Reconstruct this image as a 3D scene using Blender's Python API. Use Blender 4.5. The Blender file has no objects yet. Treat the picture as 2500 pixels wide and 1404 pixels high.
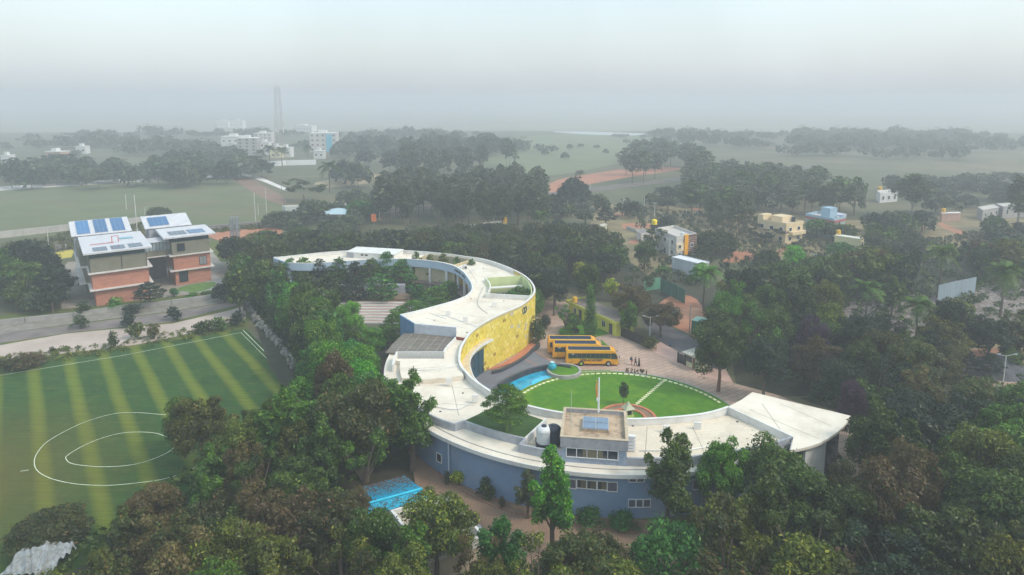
import bpy, bmesh, math, random
from mathutils import Vector, Matrix, geometry, noise
R = math.radians
random.seed(7)
S = bpy.context.scene
C = S.collection

# ---------------------------------------------------------------- camera
CAM_F, CAM_P, CAM_CY, CAM_H = 1600.0, R(8.65), 488.0, 50.0
cam = bpy.data.cameras.new('camera'); camo = bpy.data.objects.new('camera', cam); C.objects.link(camo)
camo.location = (0, 0, CAM_H); camo.rotation_euler = (R(90) - CAM_P, 0, 0)
cam.sensor_width = 36; cam.lens = 36 * CAM_F / 2500; cam.shift_y = -(702 - CAM_CY) / 2500
cam.clip_start = 0.5; cam.clip_end = 9000
S.camera = camo

# ---------------------------------------------------------------- sky and sun
wd = bpy.data.worlds.new('World'); S.world = wd; wd.use_nodes = True
nt = wd.node_tree; nt.nodes.clear()
wo = nt.nodes.new('ShaderNodeOutputWorld')
sky = nt.nodes.new('ShaderNodeTexSky'); sky.sky_type = 'NISHITA'; sky.sun_disc = False
SUN_EL, SUN_AZ = R(46), R(112)
sky.sun_elevation = SUN_EL; sky.sun_rotation = SUN_AZ; sky.air_density = 1.6; sky.dust_density = 4.0; sky.ozone_density = 1.5
b1 = nt.nodes.new('ShaderNodeBackground'); b1.inputs[1].default_value = 0.075
nt.links.new(sky.outputs[0], b1.inputs[0])
b2 = nt.nodes.new('ShaderNodeBackground')          # the even overcast layer
tc = nt.nodes.new('ShaderNodeTexCoord'); sx = nt.nodes.new('ShaderNodeSeparateXYZ')
nt.links.new(tc.outputs['Generated'], sx.inputs[0])
cr = nt.nodes.new('ShaderNodeValToRGB'); nt.links.new(sx.outputs[2], cr.inputs[0])
cr.color_ramp.elements[0].position = 0.0; cr.color_ramp.elements[0].color = (0.70, 0.755, 0.82, 1)
cr.color_ramp.elements[1].position = 0.28; cr.color_ramp.elements[1].color = (0.64, 0.84, 0.95, 1)
cn = nt.nodes.new('ShaderNodeTexNoise'); cn.inputs['Scale'].default_value = 2.2; cn.inputs['Detail'].default_value = 5; nt.links.new(tc.outputs['Generated'], cn.inputs['Vector'])
cm = nt.nodes.new('ShaderNodeMapRange'); cm.inputs[1].default_value = .3; cm.inputs[2].default_value = .7; cm.inputs[3].default_value = .86; cm.inputs[4].default_value = 1.1; nt.links.new(cn.outputs[0], cm.inputs[0])
ch_ = nt.nodes.new('ShaderNodeHueSaturation'); nt.links.new(cr.outputs[0], ch_.inputs['Color']); nt.links.new(cm.outputs[0], ch_.inputs['Value'])
nt.links.new(ch_.outputs[0], b2.inputs[0]); b2.inputs[1].default_value = 0.72
ad = nt.nodes.new('ShaderNodeAddShader')
nt.links.new(b1.outputs[0], ad.inputs[0]); nt.links.new(b2.outputs[0], ad.inputs[1])
nt.links.new(ad.outputs[0], wo.inputs[0])
sl = bpy.data.lights.new('sun', 'SUN'); sl.energy = 1.5; sl.angle = R(10); sl.color = (1.0, 0.95, 0.87)
so = bpy.data.objects.new('sun', sl); C.objects.link(so)
so.rotation_euler = (R(90) - SUN_EL, 0, R(180) - SUN_AZ)
so.location = (60, 60, 200)
vs = S.view_settings
vs.view_transform = 'Standard'; vs.look = 'None'; vs.exposure = 0.30; vs.gamma = 1.0; vs.use_curve_mapping = False
S.cycles.max_bounces = 6; S.cycles.diffuse_bounces = 2; S.cycles.glossy_bounces = 2
S.cycles.transmission_bounces = 4; S.cycles.transparent_max_bounces = 8; S.cycles.volume_bounces = 1
S.cycles.use_denoising = True

# ---------------------------------------------------------------- helpers: places
def sstep(t):
    t = max(0.0, min(1.0, t)); return t * t * (3 - 2 * t)
def hgt(x, y):                      # the land behind the long wing lies 1.4 m higher than the lawn
    d = math.hypot(x - 16, y - 106)
    return 1.4 * sstep((d - 27) / 6) * sstep((106 - y) / 12) * sstep((x + 34) / 8)
def at(px, py, z=0.0):              # the point at height z seen at a spot of the 2500 x 1404 photograph
    u = (px - 1250) / CAM_F; v = (CAM_CY - py) / CAM_F
    cp, sp = math.cos(CAM_P), math.sin(CAM_P)
    dx, dy, dz = u, cp + v * sp, -sp + v * cp
    t = (z - CAM_H) / dz
    return Vector((dx * t, dy * t, z))
def gat(px, py, dz=0.0):
    z = 0.0
    for _ in range(6):
        p = at(px, py, z + dz); z = hgt(p.x, p.y)
    return Vector((p.x, p.y, z + dz))
def scale_at(p):                    # photograph pixels per metre at a point
    return CAM_F / (p.y * math.cos(CAM_P) - (p.z - CAM_H) * math.sin(CAM_P))

# ---------------------------------------------------------------- helpers: materials
_m = {}
def mat(name, col, rough=0.8, var=0.15, scale=1.0, col2=None, bump=0.0, bscale=None, metal=0.0, island=0.0, spec=0.3, objrand=0.0, detail=6, stretch=None, col3=None, island_cols=None, stain=None):
    """Procedural material: noise between two tones, optional per-piece variation and fine relief."""
    if name in _m: return _m[name]
    m = bpy.data.materials.new(name); m.use_nodes = True; n = m.node_tree; L = n.links
    bs = n.nodes['Principled BSDF']; bs.inputs['Roughness'].default_value = rough; bs.inputs['Metallic'].default_value = metal
    bs.inputs['Specular IOR Level'].default_value = spec
    t = n.nodes.new('ShaderNodeTexCoord'); vec = t.outputs['Object']
    if stretch:
        mp = n.nodes.new('ShaderNodeMapping'); mp.inputs['Scale'].default_value = stretch; L.new(vec, mp.inputs[0]); vec = mp.outputs[0]
    nz = n.nodes.new('ShaderNodeTexNoise'); nz.inputs['Scale'].default_value = scale; nz.inputs['Detail'].default_value = detail
    nz.inputs['Roughness'].default_value = 0.65
    L.new(vec, nz.inputs['Vector'])
    rp = n.nodes.new('ShaderNodeValToRGB'); L.new(nz.outputs[0], rp.inputs[0])
    c2 = col2 or tuple(c * (1 - var) for c in col); c1 = col if col2 else tuple(min(1, c * (1 + var)) for c in col)
    rp.color_ramp.elements[0].position = 0.32; rp.color_ramp.elements[0].color = (*c2, 1)
    rp.color_ramp.elements[1].position = 0.66; rp.color_ramp.elements[1].color = (*c1, 1)
    if col3:
        e = rp.color_ramp.elements.new(0.5); e.color = (*col3, 1)
    out = rp.outputs[0]
    if stain:
        sc_, amt, scol = stain
        n2 = n.nodes.new('ShaderNodeTexNoise'); n2.inputs['Scale'].default_value = sc_; n2.inputs['Detail'].default_value = 8; n2.inputs['Roughness'].default_value = .7
        mp2 = n.nodes.new('ShaderNodeMapping'); mp2.inputs['Location'].default_value = (13, 5, 7); L.new(t.outputs['Object'], mp2.inputs[0]); L.new(mp2.outputs[0], n2.inputs['Vector'])
        r2 = n.nodes.new('ShaderNodeValToRGB'); r2.color_ramp.elements[0].position = 0.50; r2.color_ramp.elements[0].color = (0, 0, 0, 1)
        r2.color_ramp.elements[1].position = 0.66; r2.color_ramp.elements[1].color = (amt, amt, amt, 1)
        L.new(n2.outputs[0], r2.inputs[0])
        mx = n.nodes.new('ShaderNodeMixRGB'); L.new(r2.outputs[0], mx.inputs[0]); L.new(out, mx.inputs[1]); mx.inputs[2].default_value = (*scol, 1); out = mx.outputs[0]
    if island_cols:
        g = n.nodes.new('ShaderNodeNewGeometry'); r3 = n.nodes.new('ShaderNodeValToRGB'); r3.color_ramp.interpolation = 'CONSTANT'
        L.new(g.outputs['Random Per Island'], r3.inputs[0])
        while len(r3.color_ramp.elements) > 1: r3.color_ramp.elements.remove(r3.color_ramp.elements[-1])
        for i, (p, c) in enumerate(island_cols):
            e = r3.color_ramp.elements[0] if i == 0 else r3.color_ramp.elements.new(p)
            e.position = p; e.color = (*c, 1)
        mx = n.nodes.new('ShaderNodeMixRGB'); mx.blend_type = 'MULTIPLY'; mx.inputs[0].default_value = 1.0; L.new(r3.outputs[0], mx.inputs[1]); L.new(out, mx.inputs[2]); out = mx.outputs[0]
    if island or objrand:
        hs = n.nodes.new('ShaderNodeHueSaturation'); L.new(out, hs.inputs['Color'])
        if island:
            g = n.nodes.new('ShaderNodeNewGeometry'); src = g.outputs['Random Per Island']; amt = island
        else:
            g = n.nodes.new('ShaderNodeObjectInfo'); src = g.outputs['Random']; amt = objrand
        mr = n.nodes.new('ShaderNodeMapRange'); mr.inputs[3].default_value = 1 - amt; mr.inputs[4].default_value = 1 + amt
        L.new(src, mr.inputs[0]); L.new(mr.outputs[0], hs.inputs['Value']); out = hs.outputs[0]
    L.new(out, bs.inputs['Base Color'])
    if bump:
        nb = n.nodes.new('ShaderNodeTexNoise'); nb.inputs['Scale'].default_value = bscale or scale * 8; nb.inputs['Detail'].default_value = 4
        L.new(vec, nb.inputs['Vector'])
        bp = n.nodes.new('ShaderNodeBump'); bp.inputs['Strength'].default_value = bump; bp.inputs['Distance'].default_value = 0.05
        L.new(nb.outputs[0], bp.inputs['Height']); L.new(bp.outputs[0], bs.inputs['Normal'])
    _m[name] = m; return m
def leafmat(name, ca, cb, trans=0.25, hue=0.02, val=0.35, sc=0.35, tip=None):
    if name in _m: return _m[name]
    m = bpy.data.materials.new(name); m.use_nodes = True; n = m.node_tree; L = n.links; n.nodes.clear()
    o = n.nodes.new('ShaderNodeOutputMaterial')
    t = n.nodes.new('ShaderNodeTexCoord'); nz = n.nodes.new('ShaderNodeTexNoise'); nz.inputs['Scale'].default_value = sc; nz.inputs['Detail'].default_value = 3
    L.new(t.outputs['Object'], nz.inputs['Vector'])
    rp = n.nodes.new('ShaderNodeValToRGB'); L.new(nz.outputs[0], rp.inputs[0])
    rp.color_ramp.elements[0].position = .4; rp.color_ramp.elements[0].color = (*ca, 1)
    rp.color_ramp.elements[1].position = .62; rp.color_ramp.elements[1].color = (*cb, 1)
    out = rp.outputs[0]
    g = n.nodes.new('ShaderNodeNewGeometry')
    if tip:                                    # some sprigs carry fresh or dry leaves
        r2 = n.nodes.new('ShaderNodeValToRGB'); L.new(g.outputs['Random Per Island'], r2.inputs[0])
        r2.color_ramp.elements[0].position = 1 - tip[1]; r2.color_ramp.elements[0].color = (0, 0, 0, 1)
        r2.color_ramp.elements[1].position = min(1, 1 - tip[1] + .02); r2.color_ramp.elements[1].color = (1, 1, 1, 1)
        mx = n.nodes.new('ShaderNodeMixRGB'); L.new(r2.outputs[0], mx.inputs[0]); L.new(out, mx.inputs[1]); mx.inputs[2].default_value = (*tip[0], 1); out = mx.outputs[0]
    hs = n.nodes.new('ShaderNodeHueSaturation'); L.new(out, hs.inputs['Color'])
    mr = n.nodes.new('ShaderNodeMapRange'); mr.inputs[3].default_value = 1 - val; mr.inputs[4].default_value = 1 + val * 1.3
    L.new(g.outputs['Random Per Island'], mr.inputs[0])
    oi = n.nodes.new('ShaderNodeObjectInfo')
    m2 = n.nodes.new('ShaderNodeMapRange'); m2.inputs[3].default_value = .75; m2.inputs[4].default_value = 1.25; L.new(oi.outputs['Random'], m2.inputs[0])
    mu = n.nodes.new('ShaderNodeMath'); mu.operation = 'MULTIPLY'; L.new(mr.outputs[0], mu.inputs[0]); L.new(m2.outputs[0], mu.inputs[1])
    L.new(mu.outputs[0], hs.inputs['Value'])
    m3 = n.nodes.new('ShaderNodeMapRange'); m3.inputs[3].default_value = .5 - hue; m3.inputs[4].default_value = .5 + hue; L.new(oi.outputs['Random'], m3.inputs[0]); L.new(m3.outputs[0], hs.inputs['Hue'])
    df = n.nodes.new('ShaderNodeBsdfDiffuse'); tr = n.nodes.new('ShaderNodeBsdfTranslucent'); mix = n.nodes.new('ShaderNodeMixShader'); mix.inputs[0].default_value = trans
    L.new(hs.outputs[0], df.inputs[0]); L.new(hs.outputs[0], tr.inputs[0]); L.new(df.outputs[0], mix.inputs[1]); L.new(tr.outputs[0], mix.inputs[2])
    gl = n.nodes.new('ShaderNodeBsdfGlossy'); gl.inputs['Roughness'].default_value = .45; gl.inputs[0].default_value = (1, 1, 1, 1)
    mg = n.nodes.new('ShaderNodeMixShader'); mg.inputs[0].default_value = .025; L.new(mix.outputs[0], mg.inputs[1]); L.new(gl.outputs[0], mg.inputs[2])
    L.new(mg.outputs[0], o.inputs[0]); _m[name] = m; return m

WHITE = mat('white_painted_plaster', (.72, .70, .66), var=.06, scale=.6, bump=.2, bscale=6, stain=(.5, .35, (.45, .42, .38)))
CREAM = mat('cream_roof_screed', (.82, .74, .62), col2=(.70, .61, .49), scale=.30, detail=12, bump=.25, bscale=5, stain=(.20, .45, (.50, .42, .32)), stretch=(1, 1, 1))
BLUEW = mat('blue_grey_plaster', (.25, .36, .52), col2=(.19, .29, .45), scale=.35, bump=.15, bscale=5, stain=(.25, .4, (.30, .33, .40)))
FASCIA = mat('pale_blue_plaster', (.50, .60, .70), col2=(.42, .52, .64), scale=.5, stain=(.8, .3, (.42, .44, .5)))
GREYW = mat('weathered_grey_plaster', (.44, .45, .48), col2=(.34, .35, .39), scale=.5, bump=.2, bscale=4, stain=(1.2, .5, (.22, .23, .25)))
DARKGL = mat('dark_window_glass', (.018, .03, .045), rough=.12, var=.3, scale=.5, spec=.8)
BLUEGL = mat('blue_tinted_glass', (.02, .075, .11), rough=.15, var=.3, scale=.3, spec=.8)
FRAMEW = mat('white_frame_paint', (.78, .78, .78), rough=.5, var=.04)
ORANGEY = mat('ochre_wall_paint', (.62, .34, .05), col2=(.5, .3, .05), scale=.4)
METAL = mat('galvanised_metal', (.42, .44, .46), rough=.45, metal=.6, var=.15, scale=3)
DARKM = mat('dark_painted_metal', (.025, .025, .028), rough=.5, var=.3, scale=3)
CONC = mat('concrete', (.42, .40, .37), col2=(.30, .29, .27), scale=1.2, bump=.3, bscale=8)
TRUNK = mat('bark', (.16, .12, .09), col2=(.08, .06, .045), scale=2.5, bump=.4, bscale=9, stretch=(1, 1, .25))
PALEBARK = mat('pale_bark', (.36, .32, .27), col2=(.22, .19, .16), scale=2.5, stretch=(1, 1, .25))
REDBARK = mat('reddish_bark', (.24, .11, .07), col2=(.15, .07, .05), scale=2.5, stretch=(1, 1, .25))

# ---------------------------------------------------------------- helpers: meshes
def tag(o, label=None, cat=None, group=None, kind=None):
    for k, v in (('label', label), ('category', cat), ('group', group), ('kind', kind)):
        if v: o[k] = v
    return o
def empty(name, loc=(0, 0, 0), rz=0.0):
    o = bpy.data.objects.new(name, None); o.location = loc; o.rotation_euler = (0, 0, rz); o.empty_display_size = .3
    C.objects.link(o); return o
def link(name, me, parent=None, loc=None):
    o = bpy.data.objects.new(name, me); C.objects.link(o)
    if parent: o.parent = parent
    if loc is not None: o.location = loc
    return o
class MB:
    def __init__(s): s.v = []; s.f = []; s.mi = []; s.cur = 0
    def face(s, pts):
        b = len(s.v); s.v += [tuple(p) for p in pts]; s.f.append(tuple(range(b, b + len(pts)))); s.mi.append(s.cur)
    def hexa(s, a, b):               # a: 4 bottom, b: 4 top (ccw from above)
        k = len(s.v); s.v += [tuple(p) for p in a] + [tuple(p) for p in b]
        fs = [(3, 2, 1, 0), (4, 5, 6, 7)] + [(i, (i + 1) % 4, 4 + (i + 1) % 4, 4 + i) for i in range(4)]
        for f in fs: s.f.append(tuple(k + i for i in f)); s.mi.append(s.cur)
    def box(s, x0, y0, z0, x1, y1, z1):
        s.hexa([(x0, y0, z0), (x1, y0, z0), (x1, y1, z0), (x0, y1, z0)], [(x0, y0, z1), (x1, y0, z1), (x1, y1, z1), (x0, y1, z1)])
    def obox(s, c, ux, half, z0, z1):   # oriented box: centre, unit x dir, half extents
        ux = Vector((ux[0], ux[1], 0)).normalized(); uy = Vector((-ux.y, ux.x, 0)); c = Vector((c[0], c[1], 0))
        q = [c + ux * a * half[0] + uy * b * half[1] for a, b in ((-1, -1), (1, -1), (1, 1), (-1, 1))]
        s.hexa([(p.x, p.y, z0) for p in q], [(p.x, p.y, z1) for p in q])
    def beam(s, p, q, w, h=None):
        p = Vector(p); q = Vector(q); d = q - p
        if d.length < 1e-6: return
        d.normalize(); a = d.cross(Vector((0, 0, 1)))
        if a.length < .01: a = Vector((1, 0, 0))
        a.normalize(); b = a.cross(d); h = h or w
        o = [(-1, -1), (1, -1), (1, 1), (-1, 1)]
        A = [p + a * i * w / 2 + b * j * h / 2 for i, j in o]; B = [q + a * i * w / 2 + b * j * h / 2 for i, j in o]
        s.hexa(A, B)
    def tube(s, pts, rads, n=6, cap=True):
        pts = [Vector(p) for p in pts]; k0 = len(s.v)
        for i, p in enumerate(pts):
            d = (pts[min(i + 1, len(pts) - 1)] - pts[max(i - 1, 0)]).normalized()
            a = d.cross(Vector((.3, .9, .1)));
            if a.length < .05: a = d.cross(Vector((1, 0, 0)))
            a.normalize(); b = d.cross(a)
            for j in range(n):
                t = 2 * math.pi * j / n; s.v.append(tuple(p + (a * math.cos(t) + b * math.sin(t)) * rads[i]))
        for i in range(len(pts) - 1):
            for j in range(n):
                s.f.append((k0 + i * n + j, k0 + i * n + (j + 1) % n, k0 + (i + 1) * n + (j + 1) % n, k0 + (i + 1) * n + j)); s.mi.append(s.cur)
        if cap:
            s.f.append(tuple(k0 + j for j in reversed(range(n)))); s.mi.append(s.cur)
            s.f.append(tuple(k0 + (len(pts) - 1) * n + j for j in range(n))); s.mi.append(s.cur)
    def lathe(s, c, prof, n=16):
        c = Vector(c); k0 = len(s.v)
        for r, z in prof:
            for j in range(n):
                t = 2 * math.pi * j / n; s.v.append((c.x + r * math.cos(t), c.y + r * math.sin(t), c.z + z))
        for i in range(len(prof) - 1):
            for j in range(n):
                s.f.append((k0 + i * n + j, k0 + i * n + (j + 1) % n, k0 + (i + 1) * n + (j + 1) % n, k0 + (i + 1) * n + j)); s.mi.append(s.cur)
        s.f.append(tuple(k0 + j for j in reversed(range(n)))); s.mi.append(s.cur)
        s.f.append(tuple(k0 + (len(prof) - 1) * n + j for j in range(n))); s.mi.append(s.cur)
    def prism(s, poly, z0, z1, holes=(), side=True, top=True, bottom=False, ground=False):
        loops = [list(poly)] + [list(h) for h in holes]
        loops = [[Vector((p[0], p[1], 0)) for p in l] for l in loops]
        tri = geometry.tessellate_polygon(loops); flat = [p for l in loops for p in l]
        for t in tri:
            q = [flat[i] for i in t]
            if (q[1] - q[0]).cross(q[2] - q[0]).z < 0: q.reverse()
            if top: s.face([(p.x, p.y, z1) for p in q])
            if bottom: s.face([(p.x, p.y, z0) for p in reversed(q)])
        if side:
            for li, l in enumerate(loops):
                ar = sum(l[i].x * l[(i + 1) % len(l)].y - l[(i + 1) % len(l)].x * l[i].y for i in range(len(l)))
                if (ar < 0) == (li == 0): l = l[::-1]
                for i in range(len(l)):
                    a, b = l[i], l[(i + 1) % len(l)]
                    s.face([(a.x, a.y, z0), (b.x, b.y, z0), (b.x, b.y, z1), (a.x, a.y, z1)])
    def wall(s, pts, th, z0, top=None, closed=False):
        """A wall of even thickness along 3-d points that give its top line; z0 its foot."""
        P = [Vector(p) for p in pts]; n = len(P); A = []; B = []
        for i in range(n):
            a = P[(i - 1) % n] if (closed or i > 0) else P[i]; b = P[(i + 1) % n] if (closed or i < n - 1) else P[i]
            d1 = (P[i] - a); d2 = (b - P[i]); d1.z = d2.z = 0
            if d1.length < 1e-6: d1 = d2
            if d2.length < 1e-6: d2 = d1
            d1.normalize(); d2.normalize(); t = (d1 + d2)
            if t.length < .1: t = d1
            t.normalize(); nn = Vector((-t.y, t.x, 0)); k = 1 / max(.4, abs(nn.dot(Vector((-d1.y, d1.x, 0)))))
            A.append(P[i] + nn * th / 2 * k); B.append(P[i] - nn * th / 2 * k)
        m = n if closed else n - 1
        for i in range(m):
            j = (i + 1) % n
            za = z0(P[i]) if callable(z0) else z0; zb = z0(P[j]) if callable(z0) else z0
            s.hexa([(B[i].x, B[i].y, za), (B[j].x, B[j].y, zb), (A[j].x, A[j].y, zb), (A[i].x, A[i].y, za)], [B[i], B[j], A[j], A[i]])
    def build(s, name, m, parent=None, loc=None, smooth=False, kind=None):
        me = bpy.data.meshes.new(name); me.from_pydata(s.v, [], s.f)
        ms = m if isinstance(m, (list, tuple)) else [m]
        for x in ms: me.materials.append(x)
        if len(ms) > 1: me.polygons.foreach_set('material_index', s.mi)
        if smooth: me.polygons.foreach_set('use_smooth', [True] * len(me.polygons))
        me.update()
        o = link(name, me, parent, loc)
        if kind: o['kind'] = kind
        return o
def spline(pts, sub=6, closed=False):
    P = [Vector(p) if len(p) == 3 else Vector((p[0], p[1], 0)) for p in pts]; n = len(P); out = []
    for i in range(n if closed else n - 1):
        if closed: a, b, c, d = P[(i - 1) % n], P[i], P[(i + 1) % n], P[(i + 2) % n]
        else: a, b, c, d = P[max(0, i - 1)], P[i], P[i + 1], P[min(n - 1, i + 2)]
        for k in range(sub):
            t = k / sub
            out.append(0.5 * ((2 * b) + (-a + c) * t + (2 * a - 5 * b + 4 * c - d) * t * t + (-a + 3 * b - 3 * c + d) * t ** 3))
    if not closed: out.append(P[-1])
    return out
def mesh_sheet(name, poly, m, off, kind='structure', parent=None, holes=(), step=4.0):
    """A flat sheet that lies `off` above the land."""
    b = MB(); b.prism(poly, 0, 0, holes, side=False)
    me = bpy.data.meshes.new(name); me.from_pydata(b.v, [], b.f)
    bm = bmesh.new(); bm.from_mesh(me); bmesh.ops.remove_doubles(bm, verts=bm.verts, dist=1e-4)
    if any(hgt(p[0], p[1]) > .001 for p in poly):
        for _ in range(6):
            es = [e for e in bm.edges if e.calc_length() > step]
            if not es: break
            bmesh.ops.subdivide_edges(bm, edges=es, cuts=1); bmesh.ops.triangulate(bm, faces=bm.faces)
    for v in bm.verts: v.co.z = hgt(v.co.x, v.co.y) + off
    for f in bm.faces:
        f.normal_update()
        if f.normal.z < 0: f.normal_flip()
    bm.to_mesh(me); bm.free(); me.materials.append(m)
    o = link(name, me, parent)
    if kind: o['kind'] = kind
    return o
def gpoly(px, sp=0, off=0.0):
    P = [gat(x, y) for x, y in px]
    return spline(P, sp, True) if sp else P
def text_mesh(name, s, size, m, parent=None, mw=None, depth=.02, flip=False):
    cu = bpy.data.curves.new(name, 'FONT'); cu.body = s; cu.size = size; cu.extrude = depth; cu.align_x = 'CENTER'
    cu.resolution_u = 2; cu.offset = size * .022
    to = bpy.data.objects.new('tmp', cu); C.objects.link(to)
    dg = bpy.context.evaluated_depsgraph_get(); me = bpy.data.meshes.new_from_object(to.evaluated_get(dg))
    bpy.data.objects.remove(to); bpy.data.curves.remove(cu)
    me.name = name; me.materials.clear(); me.materials.append(m)
    o = link(name, me, parent)
    if mw is not None: o.matrix_local = mw
    return o
def frame_m(o, xdir, zdir=(0, 0, 1)):   # local x along xdir, local y up, local z outwards
    x = Vector(xdir).normalized(); y = Vector(zdir).normalized(); z = x.cross(y)
    return Matrix(((x.x, y.x, z.x, o[0]), (x.y, y.y, z.y, o[1]), (x.z, y.z, z.z, o[2]), (0, 0, 0, 1)))
def copy_tree(o, parent=None):
    c = o.copy(); C.objects.link(c); c.parent = parent
    for ch in list(o.children): copy_tree(ch, c)
    return c

# ================================================================ LAND
def axis(a0, a1, near0, near1, st):
    v = []; x = near0
    while x <= near1 + .01: v.append(x); x += st
    k = st
    x = near0
    L = []
    while x > a0: k *= 1.6; x -= k; L.append(max(x, a0))
    k = st; x = near1; Rr = []
    while x < a1: k *= 1.6; x += k; Rr.append(min(x, a1))
    return L[::-1] + v + Rr
gx = axis(-2500, 2500, -46, 90, 2.0); gy = axis(-120, 3900, 40, 118, 2.0)
me = bpy.data.meshes.new('ground')
vs_ = [(x, y, hgt(x, y)) for y in gy for x in gx]; nx = len(gx)
me.from_pydata(vs_, [], [(j * nx + i, j * nx + i + 1, (j + 1) * nx + i + 1, (j + 1) * nx + i) for j in range(len(gy) - 1) for i in range(nx - 1)])
GROUND = mat('dry_grass_and_earth', (.155, .135, .065), col2=(.060, .075, .030), col3=(.10, .10, .045), scale=.02, detail=12, bump=.5, bscale=.8, stain=(.009, .55, (.25, .17, .10)))
me.materials.append(GROUND)
tag(link('ground', me), kind='structure')

REDE = mat('red_earth', (.48, .20, .11), col2=(.34, .13, .07), scale=.15, detail=9, bump=.4, bscale=1.5, stain=(.1, .4, (.42, .28, .18)))
BROWNE = mat('brown_earth', (.30, .20, .13), col2=(.20, .13, .08), scale=.3, detail=9, bump=.4)
def brickmat(name, c1, c2, mortar, bw, bh, rot=0, ms=.02, var=.12):
    if name in _m: return _m[name]
    m = mat(name, c1, col2=c2, scale=.12, detail=10, rough=.85, stain=(.2, .5, tuple(c * .6 for c in c1)))
    n = m.node_tree; L = n.links; bs = n.nodes['Principled BSDF']; src = bs.inputs['Base Color'].links[0].from_socket
    tc = n.nodes.new('ShaderNodeTexCoord'); mp = n.nodes.new('ShaderNodeMapping'); mp.inputs['Rotation'].default_value = (0, 0, rot)
    L.new(tc.outputs['Object'], mp.inputs[0])
    bt = n.nodes.new('ShaderNodeTexBrick'); bt.inputs['Scale'].default_value = 1; bt.inputs['Brick Width'].default_value = bw; bt.inputs['Row Height'].default_value = bh
    bt.inputs['Mortar Size'].default_value = ms; bt.inputs['Color1'].default_value = (1, 1, 1, 1); bt.inputs['Color2'].default_value = (1 - var,) * 3 + (1,); bt.inputs['Mortar'].default_value = (*mortar, 1)
    L.new(mp.outputs[0], bt.inputs[0])
    mx = n.nodes.new('ShaderNodeMixRGB'); mx.blend_type = 'MULTIPLY'; mx.inputs[0].default_value = 1; L.new(src, mx.inputs[1]); L.new(bt.outputs[0], mx.inputs[2]); L.new(mx.outputs[0], bs.inputs['Base Color'])
    return m
PAVE = brickmat('pink_block_paving', (.56, .40, .31), (.45, .31, .24), (.62, .55, .5), 1.9, 1.1, R(-32), ms=.05)
PAVE2 = brickmat('brown_block_paving', (.38, .25, .17), (.28, .185, .125), (.7, .65, .6), .6, .3, R(-40), ms=.04)
ASPH = mat('asphalt', (.12, .115, .125), col2=(.075, .07, .08), scale=.25, detail=10, bump=.2, stain=(.12, .5, (.2, .16, .13)), stretch=(1, 1, 1))
LAWN = mat('lawn_grass', (.085, .225, .004), col2=(.050, .150, .003), scale=.8, detail=12, bump=.6, bscale=6, rough=.95, stain=(.16, .8, (.17, .27, .006)))
ROUGHG = mat('rough_grass', (.12, .15, .03), col2=(.06, .08, .02), scale=.35, detail=12, bump=.6, bscale=4, rough=.95, stain=(.25, .6, (.22, .15, .04)))
GREENG = mat('low_green_planting', (.05, .11, .02), col2=(.025, .06, .012), scale=.8, detail=12, bump=.8, bscale=4, rough=.95)
OLDFIELD = mat('faded_field_grass', (.15, .16, .075), col2=(.095, .125, .05), scale=.05, detail=10, rough=.95, stain=(.02, .6, (.17, .11, .07)))
ROADP = mat('pale_dirt_road', (.52, .42, .36), col2=(.40, .31, .26), scale=.12, detail=10, bump=.2)
VERGE = mat('stony_verge', (.28, .25, .21), col2=(.17, .15, .12), scale=.5, detail=10, bump=.5, bscale=3)
DITCH = mat('dark_ditch_soil', (.24, .20, .18), col2=(.14, .115, .11), scale=.3, detail=10, bump=.4)
def reg(name, px, m, off, sp=0): return mesh_sheet(name, gpoly(px, sp), m, off)

# --- football pitch on the left, mown in stripes
pm = mat('mown_pitch_grass', (.030, .088, .010), col2=(.018, .062, .009), scale=.3, detail=12, bump=.5, bscale=5, rough=.95)
n = pm.node_tree; L = n.links; bs = n.nodes['Principled BSDF']; src = bs.inputs['Base Color'].links[0].from_socket
tcn = n.nodes.new('ShaderNodeTexCoord'); dt = n.nodes.new('ShaderNodeVectorMath'); dt.operation = 'DOT_PRODUCT'
nzn = n.nodes.new('ShaderNodeTexNoise'); nzn.inputs['Scale'].default_value = .09; nzn.inputs['Detail'].default_value = 8; nzn.inputs['Roughness'].default_value = .62
L.new(tcn.outputs['Object'], nzn.inputs['Vector']); L.new(tcn.outputs['Object'], dt.inputs[0]); dt.inputs[1].default_value = (.797, .604, 0)
a1 = n.nodes.new('ShaderNodeMath'); a1.operation = 'MULTIPLY_ADD'; a1.inputs[1].default_value = 2 * math.pi / 5.6; a1.inputs[2].default_value = -2 * math.pi * (32.3 + .3) / 5.6
L.new(dt.outputs['Value'], a1.inputs[0])
w0 = n.nodes.new('ShaderNodeMath'); w0.operation = 'MULTIPLY_ADD'; w0.inputs[1].default_value = .8; L.new(nzn.outputs[0], w0.inputs[0]); L.new(a1.outputs[0], w0.inputs[2])
cs = n.nodes.new('ShaderNodeMath'); cs.operation = 'COSINE'
s2 = n.nodes.new('ShaderNodeMath'); s2.operation = 'SUBTRACT'; s2.inputs[1].default_value = .4; L.new(w0.outputs[0], s2.inputs[0]); L.new(s2.outputs[0], cs.inputs[0])
rr = n.nodes.new('ShaderNodeValToRGB'); rr.color_ramp.elements[0].position = .12; rr.color_ramp.elements[0].color = (0, 0, 0, 1); rr.color_ramp.elements[1].position = .98; rr.color_ramp.elements[1].color = (.72,) * 3 + (1,)
L.new(cs.outputs[0], rr.inputs[0])
pc = n.nodes.new('ShaderNodeTexNoise'); pc.inputs['Scale'].default_value = .05; pc.inputs['Detail'].default_value = 6; L.new(tcn.outputs['Object'], pc.inputs['Vector'])
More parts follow.
